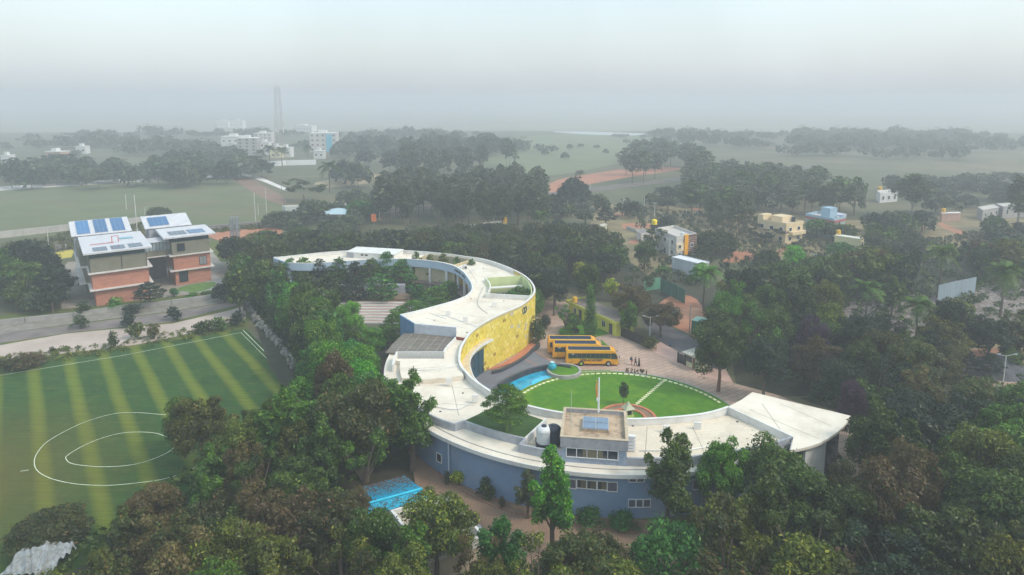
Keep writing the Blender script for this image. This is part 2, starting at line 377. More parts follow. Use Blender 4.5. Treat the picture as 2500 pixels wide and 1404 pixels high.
lt = n.nodes.new('ShaderNodeMixRGB'); L.new(pc.outputs[0], lt.inputs[0]); lt.inputs[1].default_value = (.12, .185, .010, 1); lt.inputs[2].default_value = (.20, .195, .012, 1)
mx = n.nodes.new('ShaderNodeMixRGB'); L.new(rr.outputs[0], mx.inputs[0]); L.new(src, mx.inputs[1]); L.new(lt.outputs[0], mx.inputs[2])
# brownish turf towards the near left corner of the pitch
wn = n.nodes.new('ShaderNodeTexNoise'); wn.inputs['Scale'].default_value = .5; wn.inputs['Detail'].default_value = 10; wn.inputs['Roughness'].default_value = .7; L.new(tcn.outputs['Object'], wn.inputs['Vector'])
wr = n.nodes.new('ShaderNodeValToRGB'); wr.color_ramp.elements[0].position = .5; wr.color_ramp.elements[0].color = (0, 0, 0, 1); wr.color_ramp.elements[1].position = .75; wr.color_ramp.elements[1].color = (.5, .5, .5, 1); L.new(wn.outputs[0], wr.inputs[0])
m2 = n.nodes.new('ShaderNodeMixRGB'); L.new(wr.outputs[0], m2.inputs[0]); L.new(mx.outputs[0], m2.inputs[1]); m2.inputs[2].default_value = (.13, .12, .03, 1)
mps = n.nodes.new('ShaderNodeMapping'); mps.inputs['Rotation'].default_value = (0, 0, math.atan2(.797, .604)); mps.inputs['Scale'].default_value = (.12, 3.0, 1); L.new(tcn.outputs['Object'], mps.inputs[0])
sn = n.nodes.new('ShaderNodeTexNoise'); sn.inputs['Scale'].default_value = 1.2; sn.inputs['Detail'].default_value = 6; L.new(mps.outputs[0], sn.inputs['Vector'])
sr = n.nodes.new('ShaderNodeMapRange'); sr.inputs[1].default_value = .3; sr.inputs[2].default_value = .7; sr.inputs[3].default_value = .72; sr.inputs[4].default_value = 1.25; L.new(sn.outputs[0], sr.inputs[0])
hv = n.nodes.new('ShaderNodeHueSaturation'); L.new(sr.outputs[0], hv.inputs['Value']); L.new(m2.outputs[0], hv.inputs['Color'])
ds = n.nodes.new('ShaderNodeVectorMath'); ds.operation = 'DISTANCE'; ds.inputs[1].default_value = (-76, 76, 0); L.new(tcn.outputs['Object'], ds.inputs[0])
dm = n.nodes.new('ShaderNodeMapRange'); dm.inputs[1].default_value = 30; dm.inputs[2].default_value = 8; dm.inputs[3].default_value = 0; dm.inputs[4].default_value = .6; L.new(ds.outputs['Value'], dm.inputs[0])
m4 = n.nodes.new('ShaderNodeMixRGB'); L.new(dm.outputs[0], m4.inputs[0]); L.new(hv.outputs[0], m4.inputs[1]); m4.inputs[2].default_value = (.13, .095, .018, 1)
L.new(m4.outputs[0], bs.inputs['Base Color'])
A = gat(-600, 990); B_ = gat(600, 803); C_ = gat(790, 985); D = Vector((-45, 62, 0)); E_ = Vector((-150, 40, 0))
mesh_sheet('pitch', [A, B_, C_, D, E_], pm, .02)
LINE = mat('white_line_paint', (.62, .66, .50), var=.25, scale=1.2)
def strip(name, pts, w, m, off=.03, closed=False, parent=None, kind='structure', dz=0):
    b = MB(); P = [Vector(p) for p in pts]; n_ = len(P); Lf = []; Rt = []
    for i in range(n_):
        a = P[(i - 1) % n_] if closed or i else P[i]; c = P[(i + 1) % n_] if closed or i < n_ - 1 else P[i]
        t = (c - a); t.z = 0; t.normalize(); q = Vector((-t.y, t.x, 0)) * w / 2
        for l_, s_ in ((Lf, 1), (Rt, -1)):
            v = P[i] + q * s_; l_.append((v.x, v.y, hgt(v.x, v.y) + off))
    for i in range(n_ if closed else n_ - 1):
        j = (i + 1) % n_; b.face([Rt[i], Rt[j], Lf[j], Lf[i]])
    return b.build(name, m, parent, kind=kind)
def gp(px): return [gat(x, y) for x, y in px]
far1 = [(-600, 1012), (0, 917), (300, 868), (590, 812)]; far2 = [(-600, 1000), (0, 906), (300, 860), (600, 804)]
strip('pitch_line', gp(far1), .12, LINE); strip('pitch_line', gp([(593, 806), (760, 972)]), .14, LINE); strip('pitch_line', gp([(588, 812), (750, 975)]), .08, LINE)
outer = [(520, 1018), (405, 1013), (340, 1008), (280, 1010), (212, 1029), (165, 1050), (118, 1077), (95, 1100), (84, 1124), (90, 1148), (120, 1167), (172, 1180), (230, 1185), (300, 1183), (420, 1165), (520, 1120)]
inner = [(440, 1085), (411, 1069), (380, 1058), (335, 1055), (290, 1059), (240, 1073), (195, 1093), (165, 1112), (161, 1120), (172, 1131), (205, 1137), (250, 1140), (300, 1138), (350, 1129), (400, 1110), (426, 1093)]
strip('pitch_circle_line', spline(gp(outer), 4), .10, LINE); strip('pitch_circle_line', spline(gp(inner), 4), .10, LINE)
strip('pitch_line', gp([(50, 1151), (70, 1148)]), .12, LINE)
# --- land left of the school
reg('road_verge', [(-700, 950), (-700, 880), (0, 770), (300, 735), (600, 690), (640, 730), (600, 803), (300, 860), (0, 905), (-600, 1000)], ROUGHG, .008)
reg('dirt_road', [(-700, 940), (0, 843), (160, 815), (420, 790), (560, 758), (600, 745), (600, 778), (430, 822), (330, 842), (200, 858), (0, 880), (-700, 985)], ROADP, .016)
reg('ditch', [(-600, 905), (0, 815), (200, 790), (420, 762), (575, 735), (590, 742), (420, 786), (170, 812), (0, 838), (-600, 925)], DITCH, .024)
reg('stony_bank', [(-600, 870), (0, 792), (200, 762), (420, 738), (560, 715), (580, 733), (420, 760), (180, 790), (0, 815), (-600, 905)], VERGE, .020)
reg('school_yard', [(150, 755), (300, 738), (600, 703), (575, 640), (520, 610), (165, 640), (150, 660)], mat('yard_gravel', (.36, .31, .26), col2=(.26, .22, .18), scale=.4, detail=9), .012)
reg('paved_path', [(430, 715), (520, 710), (560, 700), (520, 668), (512, 680), (470, 708)], CONC, .028, 3)
reg('small_lawn', [(432, 706), (440, 711), (480, 713), (510, 706), (527, 694), (515, 688), (460, 696)], mat('bright_grass', (.12, .22, .05), scale=.6), .036, 3)
reg('yellow_grass_patch', [(120, 625), (165, 605), (180, 612), (175, 628), (150, 632)], mat('yellow_grass', (.5, .4, .06), scale=.5), .02)
# --- fields and far land
reg('sports_field', [(-200, 475), (0, 462), (300, 446), (595, 430), (690, 478), (690, 520), (655, 540), (520, 552), (200, 570), (-200, 600)], OLDFIELD, .03)
reg('bare_soil_strip', [(560, 432), (597, 430), (690, 480), (690, 500), (640, 482)], mat('reddish_field_soil', (.26, .15, .10), col2=(.18, .115, .075), scale=.06, detail=9), .05, 3)
reg('field_road', [(-200, 468), (0, 456), (300, 438), (595, 424), (640, 434), (700, 460), (700, 467), (636, 441), (595, 430), (300, 446), (0, 466), (-200, 479)], mat('white_field_road', (.72, .66, .62), scale=.1), .06)
reg('red_earth_yard', [(510, 572), (600, 560), (655, 555), (690, 565), (640, 600), (590, 606), (540, 590)], REDE, .03, 4)
reg('grass_slope', [(505, 590), (540, 588), (590, 606), (585, 640), (540, 640), (515, 610)], ROUGHG, .02)
reg('red_earth_field', [(1360, 440), (1440, 425), (1560, 408), (1655, 410), (1655, 415), (1590, 425), (1540, 432), (1430, 452), (1400, 465), (1340, 470), (1330, 462)], REDE, .05, 3)
reg('tan_field', [(770, 446), (860, 430), (930, 425), (935, 440), (900, 448), (800, 458)], mat('tan_field_soil', (.36, .27, .15), scale=.04), .03, 3)
reg('far_field', [(1310, 330), (1700, 335), (1500, 400), (1300, 430), (1180, 400)], mat('far_green_field', (.15, .17, .08), scale=.02), .03, 3)
reg('pond', [(1360, 318), (1460, 322), (1570, 326), (1575, 331), (1450, 329), (1355, 323)], mat('pond_water', (.5, .53, .56), rough=.1), .08, 3)
reg('dry_grass_field', [(1440, 560), (1480, 500), (1620, 500), (1850, 515), (2120, 540), (2300, 520), (2520, 540), (2520, 600), (2120, 640), (1850, 625), (1700, 610), (1620, 680), (1540, 640), (1500, 590)], mat('dry_field_grass', (.30, .22, .11), col2=(.15, .13, .06), scale=.15, detail=10), .02, 4)
for pxs in ([(1520, 548), (1560, 545), (1600, 549), (1590, 556), (1530, 560)], [(1500, 522), (1525, 520), (1530, 527), (1502, 530)], [(1350, 503), (1372, 502), (1370, 512), (1352, 512)],
            [(1780, 625), (1800, 612), (1850, 615), (1860, 622), (1900, 612), (1925, 600), (1935, 608), (1880, 628), (1800, 640), (1765, 640)], [(1535, 590), (1560, 582), (1562, 590), (1545, 596)],
            [(2300, 545), (2340, 560), (2380, 575), (2370, 580), (2320, 565), (2290, 548)], [(1690, 508), (1712, 510), (1700, 516)], [(2450, 518), (2500, 515), (2500, 528), (2460, 530)]):
    reg('red_earth_patch', pxs, REDE, .05, 3)
reg('road_beyond_wall', [(1566, 775), (1585, 772), (1640, 800), (1740, 850), (1790, 875), (1760, 905), (1700, 880), (1640, 850), (1585, 815)], ASPH, .03, 2)
reg('red_earth_roadside', [(1590, 772), (1610, 740), (1650, 720), (1700, 730), (1740, 790), (1800, 830), (1800, 868), (1740, 845), (1640, 795)], REDE, .02, 3)
reg('building_site_ground', [(2340, 850), (2430, 855), (2560, 880), (2560, 940), (2420, 945), (2370, 905), (2340, 880)], mat('churned_pale_soil', (.42, .29, .21), col2=(.27, .17, .12), scale=.3, detail=9, stain=(.3, .7, (.5, .45, .42))), .03, 3)
reg('yellow_kerb_path', [(2365, 838), (2375, 832), (2560, 860), (2560, 874), (2450, 858)], mat('ochre_kerb_soil', (.45, .30, .14), scale=.3), .04)
reg('red_soil_heap_ground', [(2340, 860), (2420, 850), (2480, 865), (2500, 880), (2420, 880), (2350, 872)], REDE, .05, 3)
reg('rubble_yard', [(2120, 720), (2300, 720), (2480, 690), (2500, 800), (2200, 850), (2040, 780)], mat('rubble_soil', (.22, .17, .14), col2=(.12, .09, .08), scale=.4, detail=10, stain=(1.5, .8, (.5, .48, .46))), .015, 3)
mesh_sheet('far_plain', [(-2400, 1150), (-900, 1000), (0, 1080), (900, 980), (2400, 1150), (2450, 3850), (-2450, 3850)], mat('haze_pale_plain', (.34, .31, .25), col2=(.24, .24, .17), scale=.006, detail=9), .4)  # distant haze put into the colour: pale far ground softens the horizon
# --- plaza, lawn and forecourt
plaza = [(1305, 760), (1340, 740), (1400, 735), (1420, 770), (1500, 808), (1600, 860), (1660, 890), (1700, 915), (1790, 935), (1900, 965), (2010, 1000), (2100, 1040), (2160, 1120), (2060, 1180), (1960, 1100), (1700, 1060), (1400, 1080), (1150, 1000), (1100, 960), (1130, 850), (1290, 840)]
reg('plaza_paving', plaza, PAVE, .012)
reg('gate_apron_paving', [(1585, 853), (1650, 810), (1700, 835), (1760, 880), (1790, 935), (1700, 915), (1610, 866)], mat('salmon_gate_paving', (.62, .40, .32), col2=(.5, .31, .25), scale=.4, detail=9), .016)
reg('side_road_paving', [(1290, 700), (1340, 735), (1400, 738), (1430, 760), (1400, 790), (1310, 830), (1290, 830), (1296, 740)], PAVE, .018)
LC = Vector((17.4, 96.3, 0)); LR = 19.45
lawn = mesh_sheet('lawn', [(LC.x + LR * math.cos(t * math.pi / 48), LC.y + LR * math.sin(t * math.pi / 48)) for t in range(96)], LAWN, .10)
b = MB(); ring = [(LC.x + (LR + .15) * math.cos(t * math.pi / 48), LC.y + (LR + .15) * math.sin(t * math.pi / 48), .14) for t in range(96)]
b.wall(ring, .28, 0, closed=True); b.build('lawn_kerb', CONC, kind='structure')
STONE = mat('stepping_stone_paint', (.74, .72, .42), var=.12, scale=2, objrand=.12)
def stone_me(sx_, sy_):
    bm = bmesh.new(); bmesh.ops.create_cube(bm, size=1, matrix=Matrix.Diagonal((sx_, sy_, .08, 1)))
    bmesh.ops.bevel(bm, geom=bm.edges[:], offset=.02, segments=1, affect='EDGES')
    m_ = bpy.data.meshes.new('stepping_stone'); bm.to_mesh(m_); bm.free(); m_.materials.append(STONE); return m_
SM = stone_me(.72, .42)
k = 0; ang = R(22)
while ang < R(160):
    rr_ = LR - .95; o = link('stepping_stone', SM, lawn, (LC.x + rr_ * math.cos(ang), LC.y + rr_ * math.sin(ang), .13)); o.rotation_euler = (0, 0, ang + R(90) + random.uniform(-.1, .1)); ang += 1.02 / rr_
pa, pb = gat(1623, 929), gat(1552, 990)
for i in range(17):
    p = pa.lerp(pb, i / 16); o = link('stepping_stone', SM, lawn, (p.x, p.y, .13)); o.rotation_euler = (0, 0, random.uniform(-.12, .12)); o.scale = (.9, .9, 1)
# shrine ring bed on the lawn: two terracotta kerbs
TERR = mat('terracotta_tile', (.55, .20, .10), col2=(.42, .15, .08), scale=1.5)
SC = gat(1533, 1020)
for r_, w_ in ((4.3, .5), (2.7, .5)):
    b = MB(); b.wall([(SC.x + r_ * math.cos(t * math.pi / 20), SC.y + r_ * math.sin(t * math.pi / 20), .26) for t in range(40)], w_, .1, closed=True); b.build('bed_kerb', TERR, kind='structure')
b = MB(); b.prism([(SC.x + 4.1 * math.cos(t * math.pi / 20), SC.y + 4.1 * math.sin(t * math.pi / 20)) for t in range(40)], .1, .13, holes=[[(SC.x + 2.9 * math.cos(t * math.pi / 20), SC.y + 2.9 * math.sin(t * math.pi / 20)) for t in range(40)]]); b.build('bed_soil', BROWNE, kind='structure')
# grey forecourt in front of the yellow wall, pool and tiled retaining wall
FORE = brickmat('grey_forecourt_paving', (.20, .20, .22), (.15, .15, .17), (1.25, 1.25, 1.25), 2.6, 1.6, R(25), ms=.015, var=.06)
fore = [(1142, 930), (1150, 905), (1183, 905), (1225, 905), (1290, 868), (1304, 860), (1345, 886), (1362, 893), (1330, 897), (1290, 905), (1250, 920), (1215, 942), (1195, 975), (1180, 965)]
mesh_sheet('forecourt', gpoly(fore), FORE, .25)
for a_, b_ in (((1275, 877), (1318, 899)), ((1302, 859), (1348, 887))):
    strip('forecourt_joint_strip', gp([a_, b_]), .16, TERR, off=.258)
pool_out = [(1215, 942), (1250, 920), (1290, 905), (1330, 897), (1352, 897), (1352, 905), (1345, 908)]
wat = mat('pool_water', (.02, .46, .66), col2=(.008, .22, .36), scale=.6, rough=.08, spec=.6, bump=.15, bscale=2)
wl = [(1205, 962), (1218, 945), (1252, 926), (1290, 912), (1330, 903), (1350, 902), (1362, 912), (1342, 922), (1300, 937), (1280, 948), (1262, 960)]
mesh_sheet('pool', [at(x, y, .16) for x, y in wl], wat, .16)
mesh_sheet('pool_shallow_step', [at(x, y, .17) for x, y in [(1297, 941), (1300, 928), (1345, 915), (1362, 916), (1330, 926)]], mat('pale_pool_step', (.05, .50, .68), rough=.1), .17)
TILE = mat('dark_slate_tile', (.055, .06, .075), col2=(.035, .04, .05), scale=2, rough=.4, objrand=.25)
rw = spline([at(x, y, 1.1) for x, y in [(1218, 938), (1235, 925), (1262, 912), (1290, 901), (1320, 893), (1345, 889), (1368, 889), (1392, 893)]], 6)
tw = empty('tiled_retaining_wall', (rw[10].x, rw[10].y, 0)); tag(tw, 'curved retaining wall of dark slate tiles behind the blue pool', 'wall')
b = MB(); b.wall([p - tw.location for p in rw], .5, 0); b.build('wall_core', TILE, tw)
cum = 0; last = None; dst = .55
seg = [(rw[i], rw[i + 1]) for i in range(len(rw) - 1)]
tme = MB(); tme.box(-.24, -.04, 0, .24, .04, 1.0); tme_o = None
acc = 0.0
for a_, b_ in seg:
    l_ = (b_ - a_).length; t_ = dst - acc if acc else 0
    while t_ < l_:
        p = a_.lerp(b_, t_ / l_); d_ = (b_ - a_).normalized(); nrm = Vector((d_.y, -d_.x, 0))
        if tme_o is None: tme_o = tme.build('wall_tile', TILE, tw); o = tme_o
        else: o = link('wall_tile', tme_o.data, tw)
        o.location = (p.x + nrm.x * .28 - tw.location.x, p.y + nrm.y * .28 - tw.location.y, .08); o.rotation_euler = (0, 0, math.atan2(d_.y, d_.x)); t_ += dst
    acc = (l_ - (t_ - dst))
# round planter at the pool's end
pc_ = at(1377, 905, .5)
rp_ = empty('round_planter', (pc_.x, pc_.y, 0)); tag(rp_, 'low round concrete planter filled with grass at the end of the pool', 'planter')
b = MB(); b.wall([(3.0 * math.cos(t * math.pi / 16), 3.0 * math.sin(t * math.pi / 16) * .95, .75) for t in range(32)], .45, 0, closed=True); b.build('rim', CONC, rp_)
b = MB(); b.lathe((0, 0, 0), [(2.8, 0), (2.75, .6), (1.5, .75), (.1, .8)], 24); b.build('grass_mound', LAWN, rp_)
u = at(1348, 905, .3); ur = empty('water_urn', (u.x, u.y, .0)); tag(ur, 'turquoise round urn standing at the pool edge beside the round planter', 'urn')
b = MB(); b.lathe((0, 0, 0), [(.3, 0), (.35, .3), (.7, .6), (.85, 1.1), (.75, 1.5), (.4, 1.8), (.3, 1.9)], 16); b.build('body', mat('turquoise_glaze', (.02, .35, .45), rough=.25), ur, smooth=True)
b = MB(); b.lathe((0, 0, 1.9), [(.42, 0), (.42, .12), (.3, .14)], 14); b.build('lip', mat('pale_glaze', (.45, .65, .7), rough=.3), ur)
mesh_sheet('planting_strip', gpoly([(1393, 912), (1400, 905), (1490, 903), (1490, 907), (1440, 909)]), LAWN, .04)
reg('green_bed', [(1365, 815), (1385, 785), (1395, 770), (1430, 788), (1490, 815), (1445, 825), (1400, 822)], LAWN, .05)
reg('green_bed', [(1466, 828), (1475, 836), (1487, 846), (1470, 842)], LAWN, .05)
# planting below the yellow wall with a dark curved kerb
kb = spline([at(x, y, .75) for x, y in [(1202, 906), (1222, 901), (1250, 888), (1280, 870), (1300, 853), (1316, 838)]], 5)
b = MB(); b.wall(kb, .5, 0); tag(b.build('curved_planter_kerb', TILE), 'low dark curved kerb wall below the yellow stone wall', 'kerb')
reg('terracotta_bed', [(1186, 907), (1204, 905), (1250, 890), (1280, 872), (1314, 838), (1300, 832), (1285, 849), (1262, 868), (1236, 886), (1210, 898)], TERR, .3)
# kerbed road behind the long wing
reg('lane_paving', [(1000, 1090), (1040, 1095), (1070, 1145), (1130, 1190), (1200, 1225), (1300, 1255), (1420, 1270), (1700, 1310), (2300, 1330), (2300, 1500), (1150, 1500), (1110, 1290), (1000, 1200), (930, 1180), (900, 1130)], PAVE2, .02)
reg('planting_bed_soil', [(1000, 1085), (1060, 1110), (1110, 1160), (1200, 1200), (1300, 1225), (1500, 1260), (1700, 1290), (1700, 1315), (1420, 1275), (1300, 1258), (1200, 1228), (1130, 1193), (1070, 1150), (1015, 1100)], BROWNE, .03)
kp = spline([gat(x, y, .14) for x, y in [(1005, 1097), (1035, 1128), (1070, 1155), (1130, 1196), (1200, 1231), (1300, 1260), (1420, 1277), (1560, 1300)]], 6)
b = MB(); b.wall(kp, .25, lambda p: p.z - .16); b.build('lane_kerb', mat('brown_kerb_stone', (.30, .17, .12), scale=2), kind='structure')

# ================================================================ THE S-SHAPED SCHOOL BUILDING
ZN, ZR, ZT, ZS = 9.5, 8.6, 8.35, 7.5
sb = empty('school_building', (0, 0, 0)); tag(sb, 'white roofed S-shaped school building with yellow stone wall and blue grey outer wall', 'school building')
def P3(l): return [at(*q) for q in l]
def xy(l): return [(p.x, p.y) for p in l]
# outlines, traced at their real heights
out_n = spline(P3([(668, 629, ZN), (737, 622, ZN), (790, 616.5, ZN), (846, 612.5, ZN), (895, 611, ZN), (942, 611, ZN), (990, 612, ZN), (1038, 615, ZN), (1090, 620, ZN), (1140, 626.5, ZN), (1184, 633.5, ZN), (1229, 648, ZN), (1270, 667, ZN), (1292, 683, ZN), (1303, 699, ZN), (1304.8, 712, ZN), (1298, 724, ZN), (1277.7, 742, ZN), (1256, 753, ZN), (1214.7, 771, ZN), (1185.7, 785.8, ZN)]), 5)
rib = spline(P3([(1185.7, 785.8, ZN), (1166, 799, 9.4), (1151.8, 810, 9.3), (1139.7, 824.5, 9.1), (1130, 839, 8.95), (1124, 853.6, 8.8), (1121.5, 869, 8.7), (1122, 883, 8.6), (1128, 897, 8.5), (1138, 908, 8.4), (1156, 926.5, 8.4), (1199, 956, 8.4), (1240, 975, 8.4), (1284, 989, 8.4), (1335, 1001, 8.4), (1390, 1010, 8.4), (1450, 1018, 8.4), (1525, 1022.6, 8.4), (1607, 1021, 8.4), (1698, 1013, 8.4), (1745, 1004, 8.4), (1779, 993, 8.4)]), 4)
in_n = spline(P3([(977.5, 769, ZN), (1025, 758, ZN), (1069.5, 746, ZN), (1108, 735, ZN), (1137, 723.5, ZN), (1150, 713, ZN), (1154, 703, ZN), (1152, 692, ZN), (1143, 677, ZN), (1130, 662, ZN), (1106, 648, ZN), (1060, 638, ZN), (1002, 633, ZN), (950, 632.5, ZN), (900, 634, ZN), (850, 637, ZN), (800, 641, ZN), (750, 643, ZN), (705, 642, ZN)]), 5)
# south-west edges of the high block
w_end = at(977.5, 769, ZN); w_c = at(1012, 790, ZN); s_c = at(1114.3, 799, ZN); st_l = at(1113, 822, ZR); st_r = at(1139, 826, ZR)
# openings in the roof: a planted light well in the north arc and the green court in the east lobe
well = spline(P3([(1003, 632.6, ZN), (1038, 617.5, ZN)]), 1) + spline(P3([(1038, 617.5, ZN), (1085, 621.5, ZN), (1130, 627, ZN), (1160, 631.5, ZN)]), 3) + P3([(1114, 647, ZN)]) + spline(P3([(1112, 646, ZN), (1085, 640.5, ZN), (1060, 637, ZN), (1030, 634, ZN)]), 3)
well = [Vector(p) for p in well]
cen = sum(well, Vector()) / len(well); well = [cen + (p - cen) * .86 for p in well]
court = P3([(1184, 677, ZN), (1230, 674, ZN), (1274, 671.5, ZN), (1289, 684, ZN), (1297, 699, ZN), (1298, 714, ZN), (1292, 722, ZN), (1240, 719, ZN), (1185, 716, ZN), (1195, 708, ZN), (1195, 694, ZN)])
high = xy(out_n) + xy(rib[1:14]) + [(st_r.x, st_r.y), (st_l.x, st_l.y), (s_c.x, s_c.y), (w_c.x, w_c.y)] + xy(in_n)
# clean: block body slightly inside its parapets
cy = sum(p[0] for p in high)
body = MB(); body.prism(high, 0, ZR - .28, holes=[xy(well), xy(court)], top=False)
# the body's south-east side is the yellow wall, the inner ring side is set back behind a colonnade
def shrink(pts, d):
    n_ = len(pts); o = []
    for i in range(n_):
        a = Vector(pts[max(i - 1, 0)]); c = Vector(pts[min(i + 1, n_ - 1)]); t = c - a; t.z = 0; t.normalize()
        o.append(Vector(pts[i]) + Vector((-t.y, t.x, 0)) * d)
    return o
in_back = shrink(in_n, -2.2)           # the class-room front, behind the colonnade
core = xy(out_n) + xy(rib[1:14]) + [(st_r.x, st_r.y), (st_l.x, st_l.y), (s_c.x, s_c.y), (w_c.x, w_c.y)] + [(p.x, p.y) for p in in_back[1:-1]] + [(in_n[-1].x, in_n[-1].y)]
b = MB(); b.prism(core, 0, ZR - .30, holes=[xy(well), xy(court)], top=False); b.build('block_wall', FASCIA, sb)
b = MB(); b.prism(high, ZR - .28, ZR, holes=[xy(well), xy(court)], bottom=True); b.build('high_roof', CREAM, sb)
def parapet(pts, z0, name='parapet', m=WHITE, th=.26, closed=False):
    b = MB(); b.wall(pts, th, z0, closed=closed); return b.build(name, m, sb)
parapet(out_n[:], ZR + .003)
parapet(in_n, 7.6, 'fascia_parapet', FASCIA); parapet([p - Vector((0, 0, .01)) for p in shrink(in_n, -.17)], ZR + .004, 'parapet_lining', WHITE, .07)
cap = MB(); cap.wall([p + Vector((0, 0, .07)) for p in in_n], .42, ZN + .002); cap.build('parapet_coping', WHITE, sb)
cap = MB(); cap.wall([p + Vector((0, 0, .06)) for p in out_n], .40, ZN + .002); cap.build('parapet_coping', WHITE, sb)
# blue west gable of the block and the white south face
b = MB(); b.wall([w_end, w_c], .25, 0); b.build('blue_gable_wall', mat('bright_blue_plaster', (.15, .27, .42), col2=(.10, .20, .34), scale=.6), sb)
b = MB(); b.wall([w_c, s_c], .3, 0); b.build('south_face_wall', mat('white_stained_plaster', (.62, .64, .68), col2=(.5, .52, .58), scale=.7, stain=(.9, .5, (.4, .4, .42))), sb)
b = MB(); b.wall([at(668, 629, ZN), at(705, 642, ZN)], .3, 0); b.build('end_wall', FASCIA, sb)
for q_ in (at(692, 640, 8), at(672, 632, 8)): b = MB(); b.obox(q_, (1, .2), (.12, .12), 0, 8.6); b.build('end_column', FRAMEW, sb)
parapet([p - Vector((0, 0, .55)) for p in [st_r, st_l]], ZR + .003, 'roof_step', mat('red_step_tile', (.28, .07, .05)), .2)
# colonnade, classroom front and windows on the ring side
b = MB(); b.wall([Vector((p.x, p.y, 5.9)) for p in in_back[12:-10]], .12, 4.3); b.build('ochre_band', ORANGEY, sb)
colme = None; acc = 0
path = in_n[20:80]
wi = None
for i in range(len(path) - 1):
    a_, b2_ = path[i], path[i + 1]; d_ = (b2_ - a_); l_ = d_.length; d_.normalize(); acc += l_
    if acc > 4.6:
        acc = 0
        if colme is None: q = MB(); q.box(-.2, -.2, 0, .2, .2, 7.6); o = q.build('column', FRAMEW, sb); colme = o.data
        else: o = link('column', colme, sb)
        o.location = (a_.x, a_.y, 0); o.rotation_euler = (0, 0, math.atan2(d_.y, d_.x))
bk = in_back[22:82]; acc = 0; cnt = 0
for i in range(len(bk) - 1):
    a_, b2_ = bk[i], bk[i + 1]; d_ = b2_ - a_; l_ = d_.length; d_.z = 0; d_.normalize(); acc += l_
    if acc > 3.1:
        acc = 0; nn = Vector((d_.y, -d_.x, 0)); c_ = a_ - nn * -.0
        if wi is None:
            q = MB(); q.box(-1.3, -.08, 0, 1.3, .08, 1.7); o = q.build('window', DARKGL, sb); wi = o.data
            q = MB(); q.box(-1.36, -.11, -.06, 1.36, .11, 0); q.box(-1.36, -.11, 1.7, 1.36, .11, 1.76); q.box(-.03, -.11, 0, .03, .11, 1.7); q.box(-1.36, -.11, 0, -1.3, .11, 1.7); q.box(1.3, -.11, 0, 1.36, .11, 1.7); fo = q.build('frame', FRAMEW, o)
        else: o = link('window', wi, sb); f_ = link('frame', fo.data, o)
        o.location = (a_.x, a_.y, 6.0); o.rotation_euler = (0, 0, math.atan2(d_.y, d_.x))
# lower verandah roof along the ring
vr_o = shrink(in_n, .9); b = MB()
for i in range(18, 88):
    p, q, r_, s_ = in_back[i], in_back[i + 1], vr_o[i + 1], vr_o[i]
    b.hexa([(p.x, p.y, 4.1), (q.x, q.y, 4.1), (r_.x, r_.y, 3.55), (s_.x, s_.y, 3.55)][::-1], [(p.x, p.y, 4.28), (q.x, q.y, 4.28), (r_.x, r_.y, 3.7), (s_.x, s_.y, 3.7)][::-1])
b.build('verandah_roof', mat('brown_sheet_roof', (.20, .15, .13), col2=(.15, .11, .10), scale=1), sb)
# letters on the fascia
pth = in_n[38:58]; base = None
s_txt = 'SHARADA BLOCK'; LETT = DARKM
best = min(range(len(in_n)), key=lambda i: (in_n[i] - at(1104, 658, 9)).length)
step_ = -1 if in_n[best - 1].x > in_n[best].x else 1
dist = 0; i = best; P_ = in_n[i].copy(); 
lt_ = []
for ch in s_txt:
    lt_.append((ch, P_.copy(), (in_n[i + step_] - in_n[i]).normalized())); go = .62
    while go > 0:
        q = in_n[i + step_]; l_ = (q - P_).length
        if l_ > go: P_ = P_ + (q - P_).normalized() * go; go = 0
        else: go -= l_; P_ = q.copy(); i += step_
for ch, p, d_ in lt_:
    if ch == ' ': continue
    d_ = Vector((d_.x, d_.y, 0)).normalized(); nn = Vector((-d_.y, d_.x, 0))
    if nn.dot(at(1000, 700, 5) - p) < 0: nn = -nn
    xd = Vector((0, 0, 1)).cross(nn)
    text_mesh('letter', ch, .8, LETT, sb, frame_m((p.x + nn.x * .2, p.y + nn.y * .2, 8.35), xd))
# courts: walls and greenery floors
for nm, poly, m_ in (('court_wall', court, mat('light_green_plaster', (.62, .68, .36), col2=(.54, .6, .3), scale=.6)), ('light_well_wall', well, mat('tan_plaster', (.5, .42, .26), scale=.5))):
    b = MB(); b.wall([Vector((p.x, p.y, ZR + .75)) for p in poly], .2, .1, closed=True); b.build(nm, m_, sb)
for poly in (court, well): mesh_sheet('planted_court', xy(poly), GREENG, .3)
c0, c1 = at(1186, 680, ZN), at(1273, 674, ZN); d_ = (c1 - c0).normalized(); n_in = Vector((d_.y, -d_.x, 0))
b = MB(); b.hexa(*[[(p.x, p.y, z) for p in (c0 + n_in * 1.4, c1 + n_in * 1.4, c1 + n_in * .12, c0 + n_in * .12)] for z in (7.3, 7.5)]); b.build('court_ledge', WHITE, sb)
for t_ in (.16, .34, .52, .7):
    p = c0.lerp(c1, t_) + n_in * .2
    q = MB(); q.box(-.9, -.06, 0, .9, .06, 2.0); o = q.build('window', DARKGL, sb, (p.x, p.y, 3.9)); o.rotation_euler = (0, 0, math.atan2(d_.y, d_.x))
    q = MB(); [q.box(x, -.1, -.05, x + .08, .1, 2.05) for x in (-.94, -.04, .86)]; q.box(-.94, -.1, -.05, .94, .1, .02); q.box(-.94, -.1, 2, .94, .1, 2.05); q.build('frame', FRAMEW, o)
# white parapet along the south side of the court
parapet([at(1185, 716, ZN + .1), at(1240, 719, ZN + .1), at(1296, 722.5, ZN + .1)], ZR + .003)
parapet(spline(P3([(1184, 677, ZN), (1195, 690, ZN), (1196.5, 702, ZN), (1191, 714, ZN)]), 4), ZR + .003)
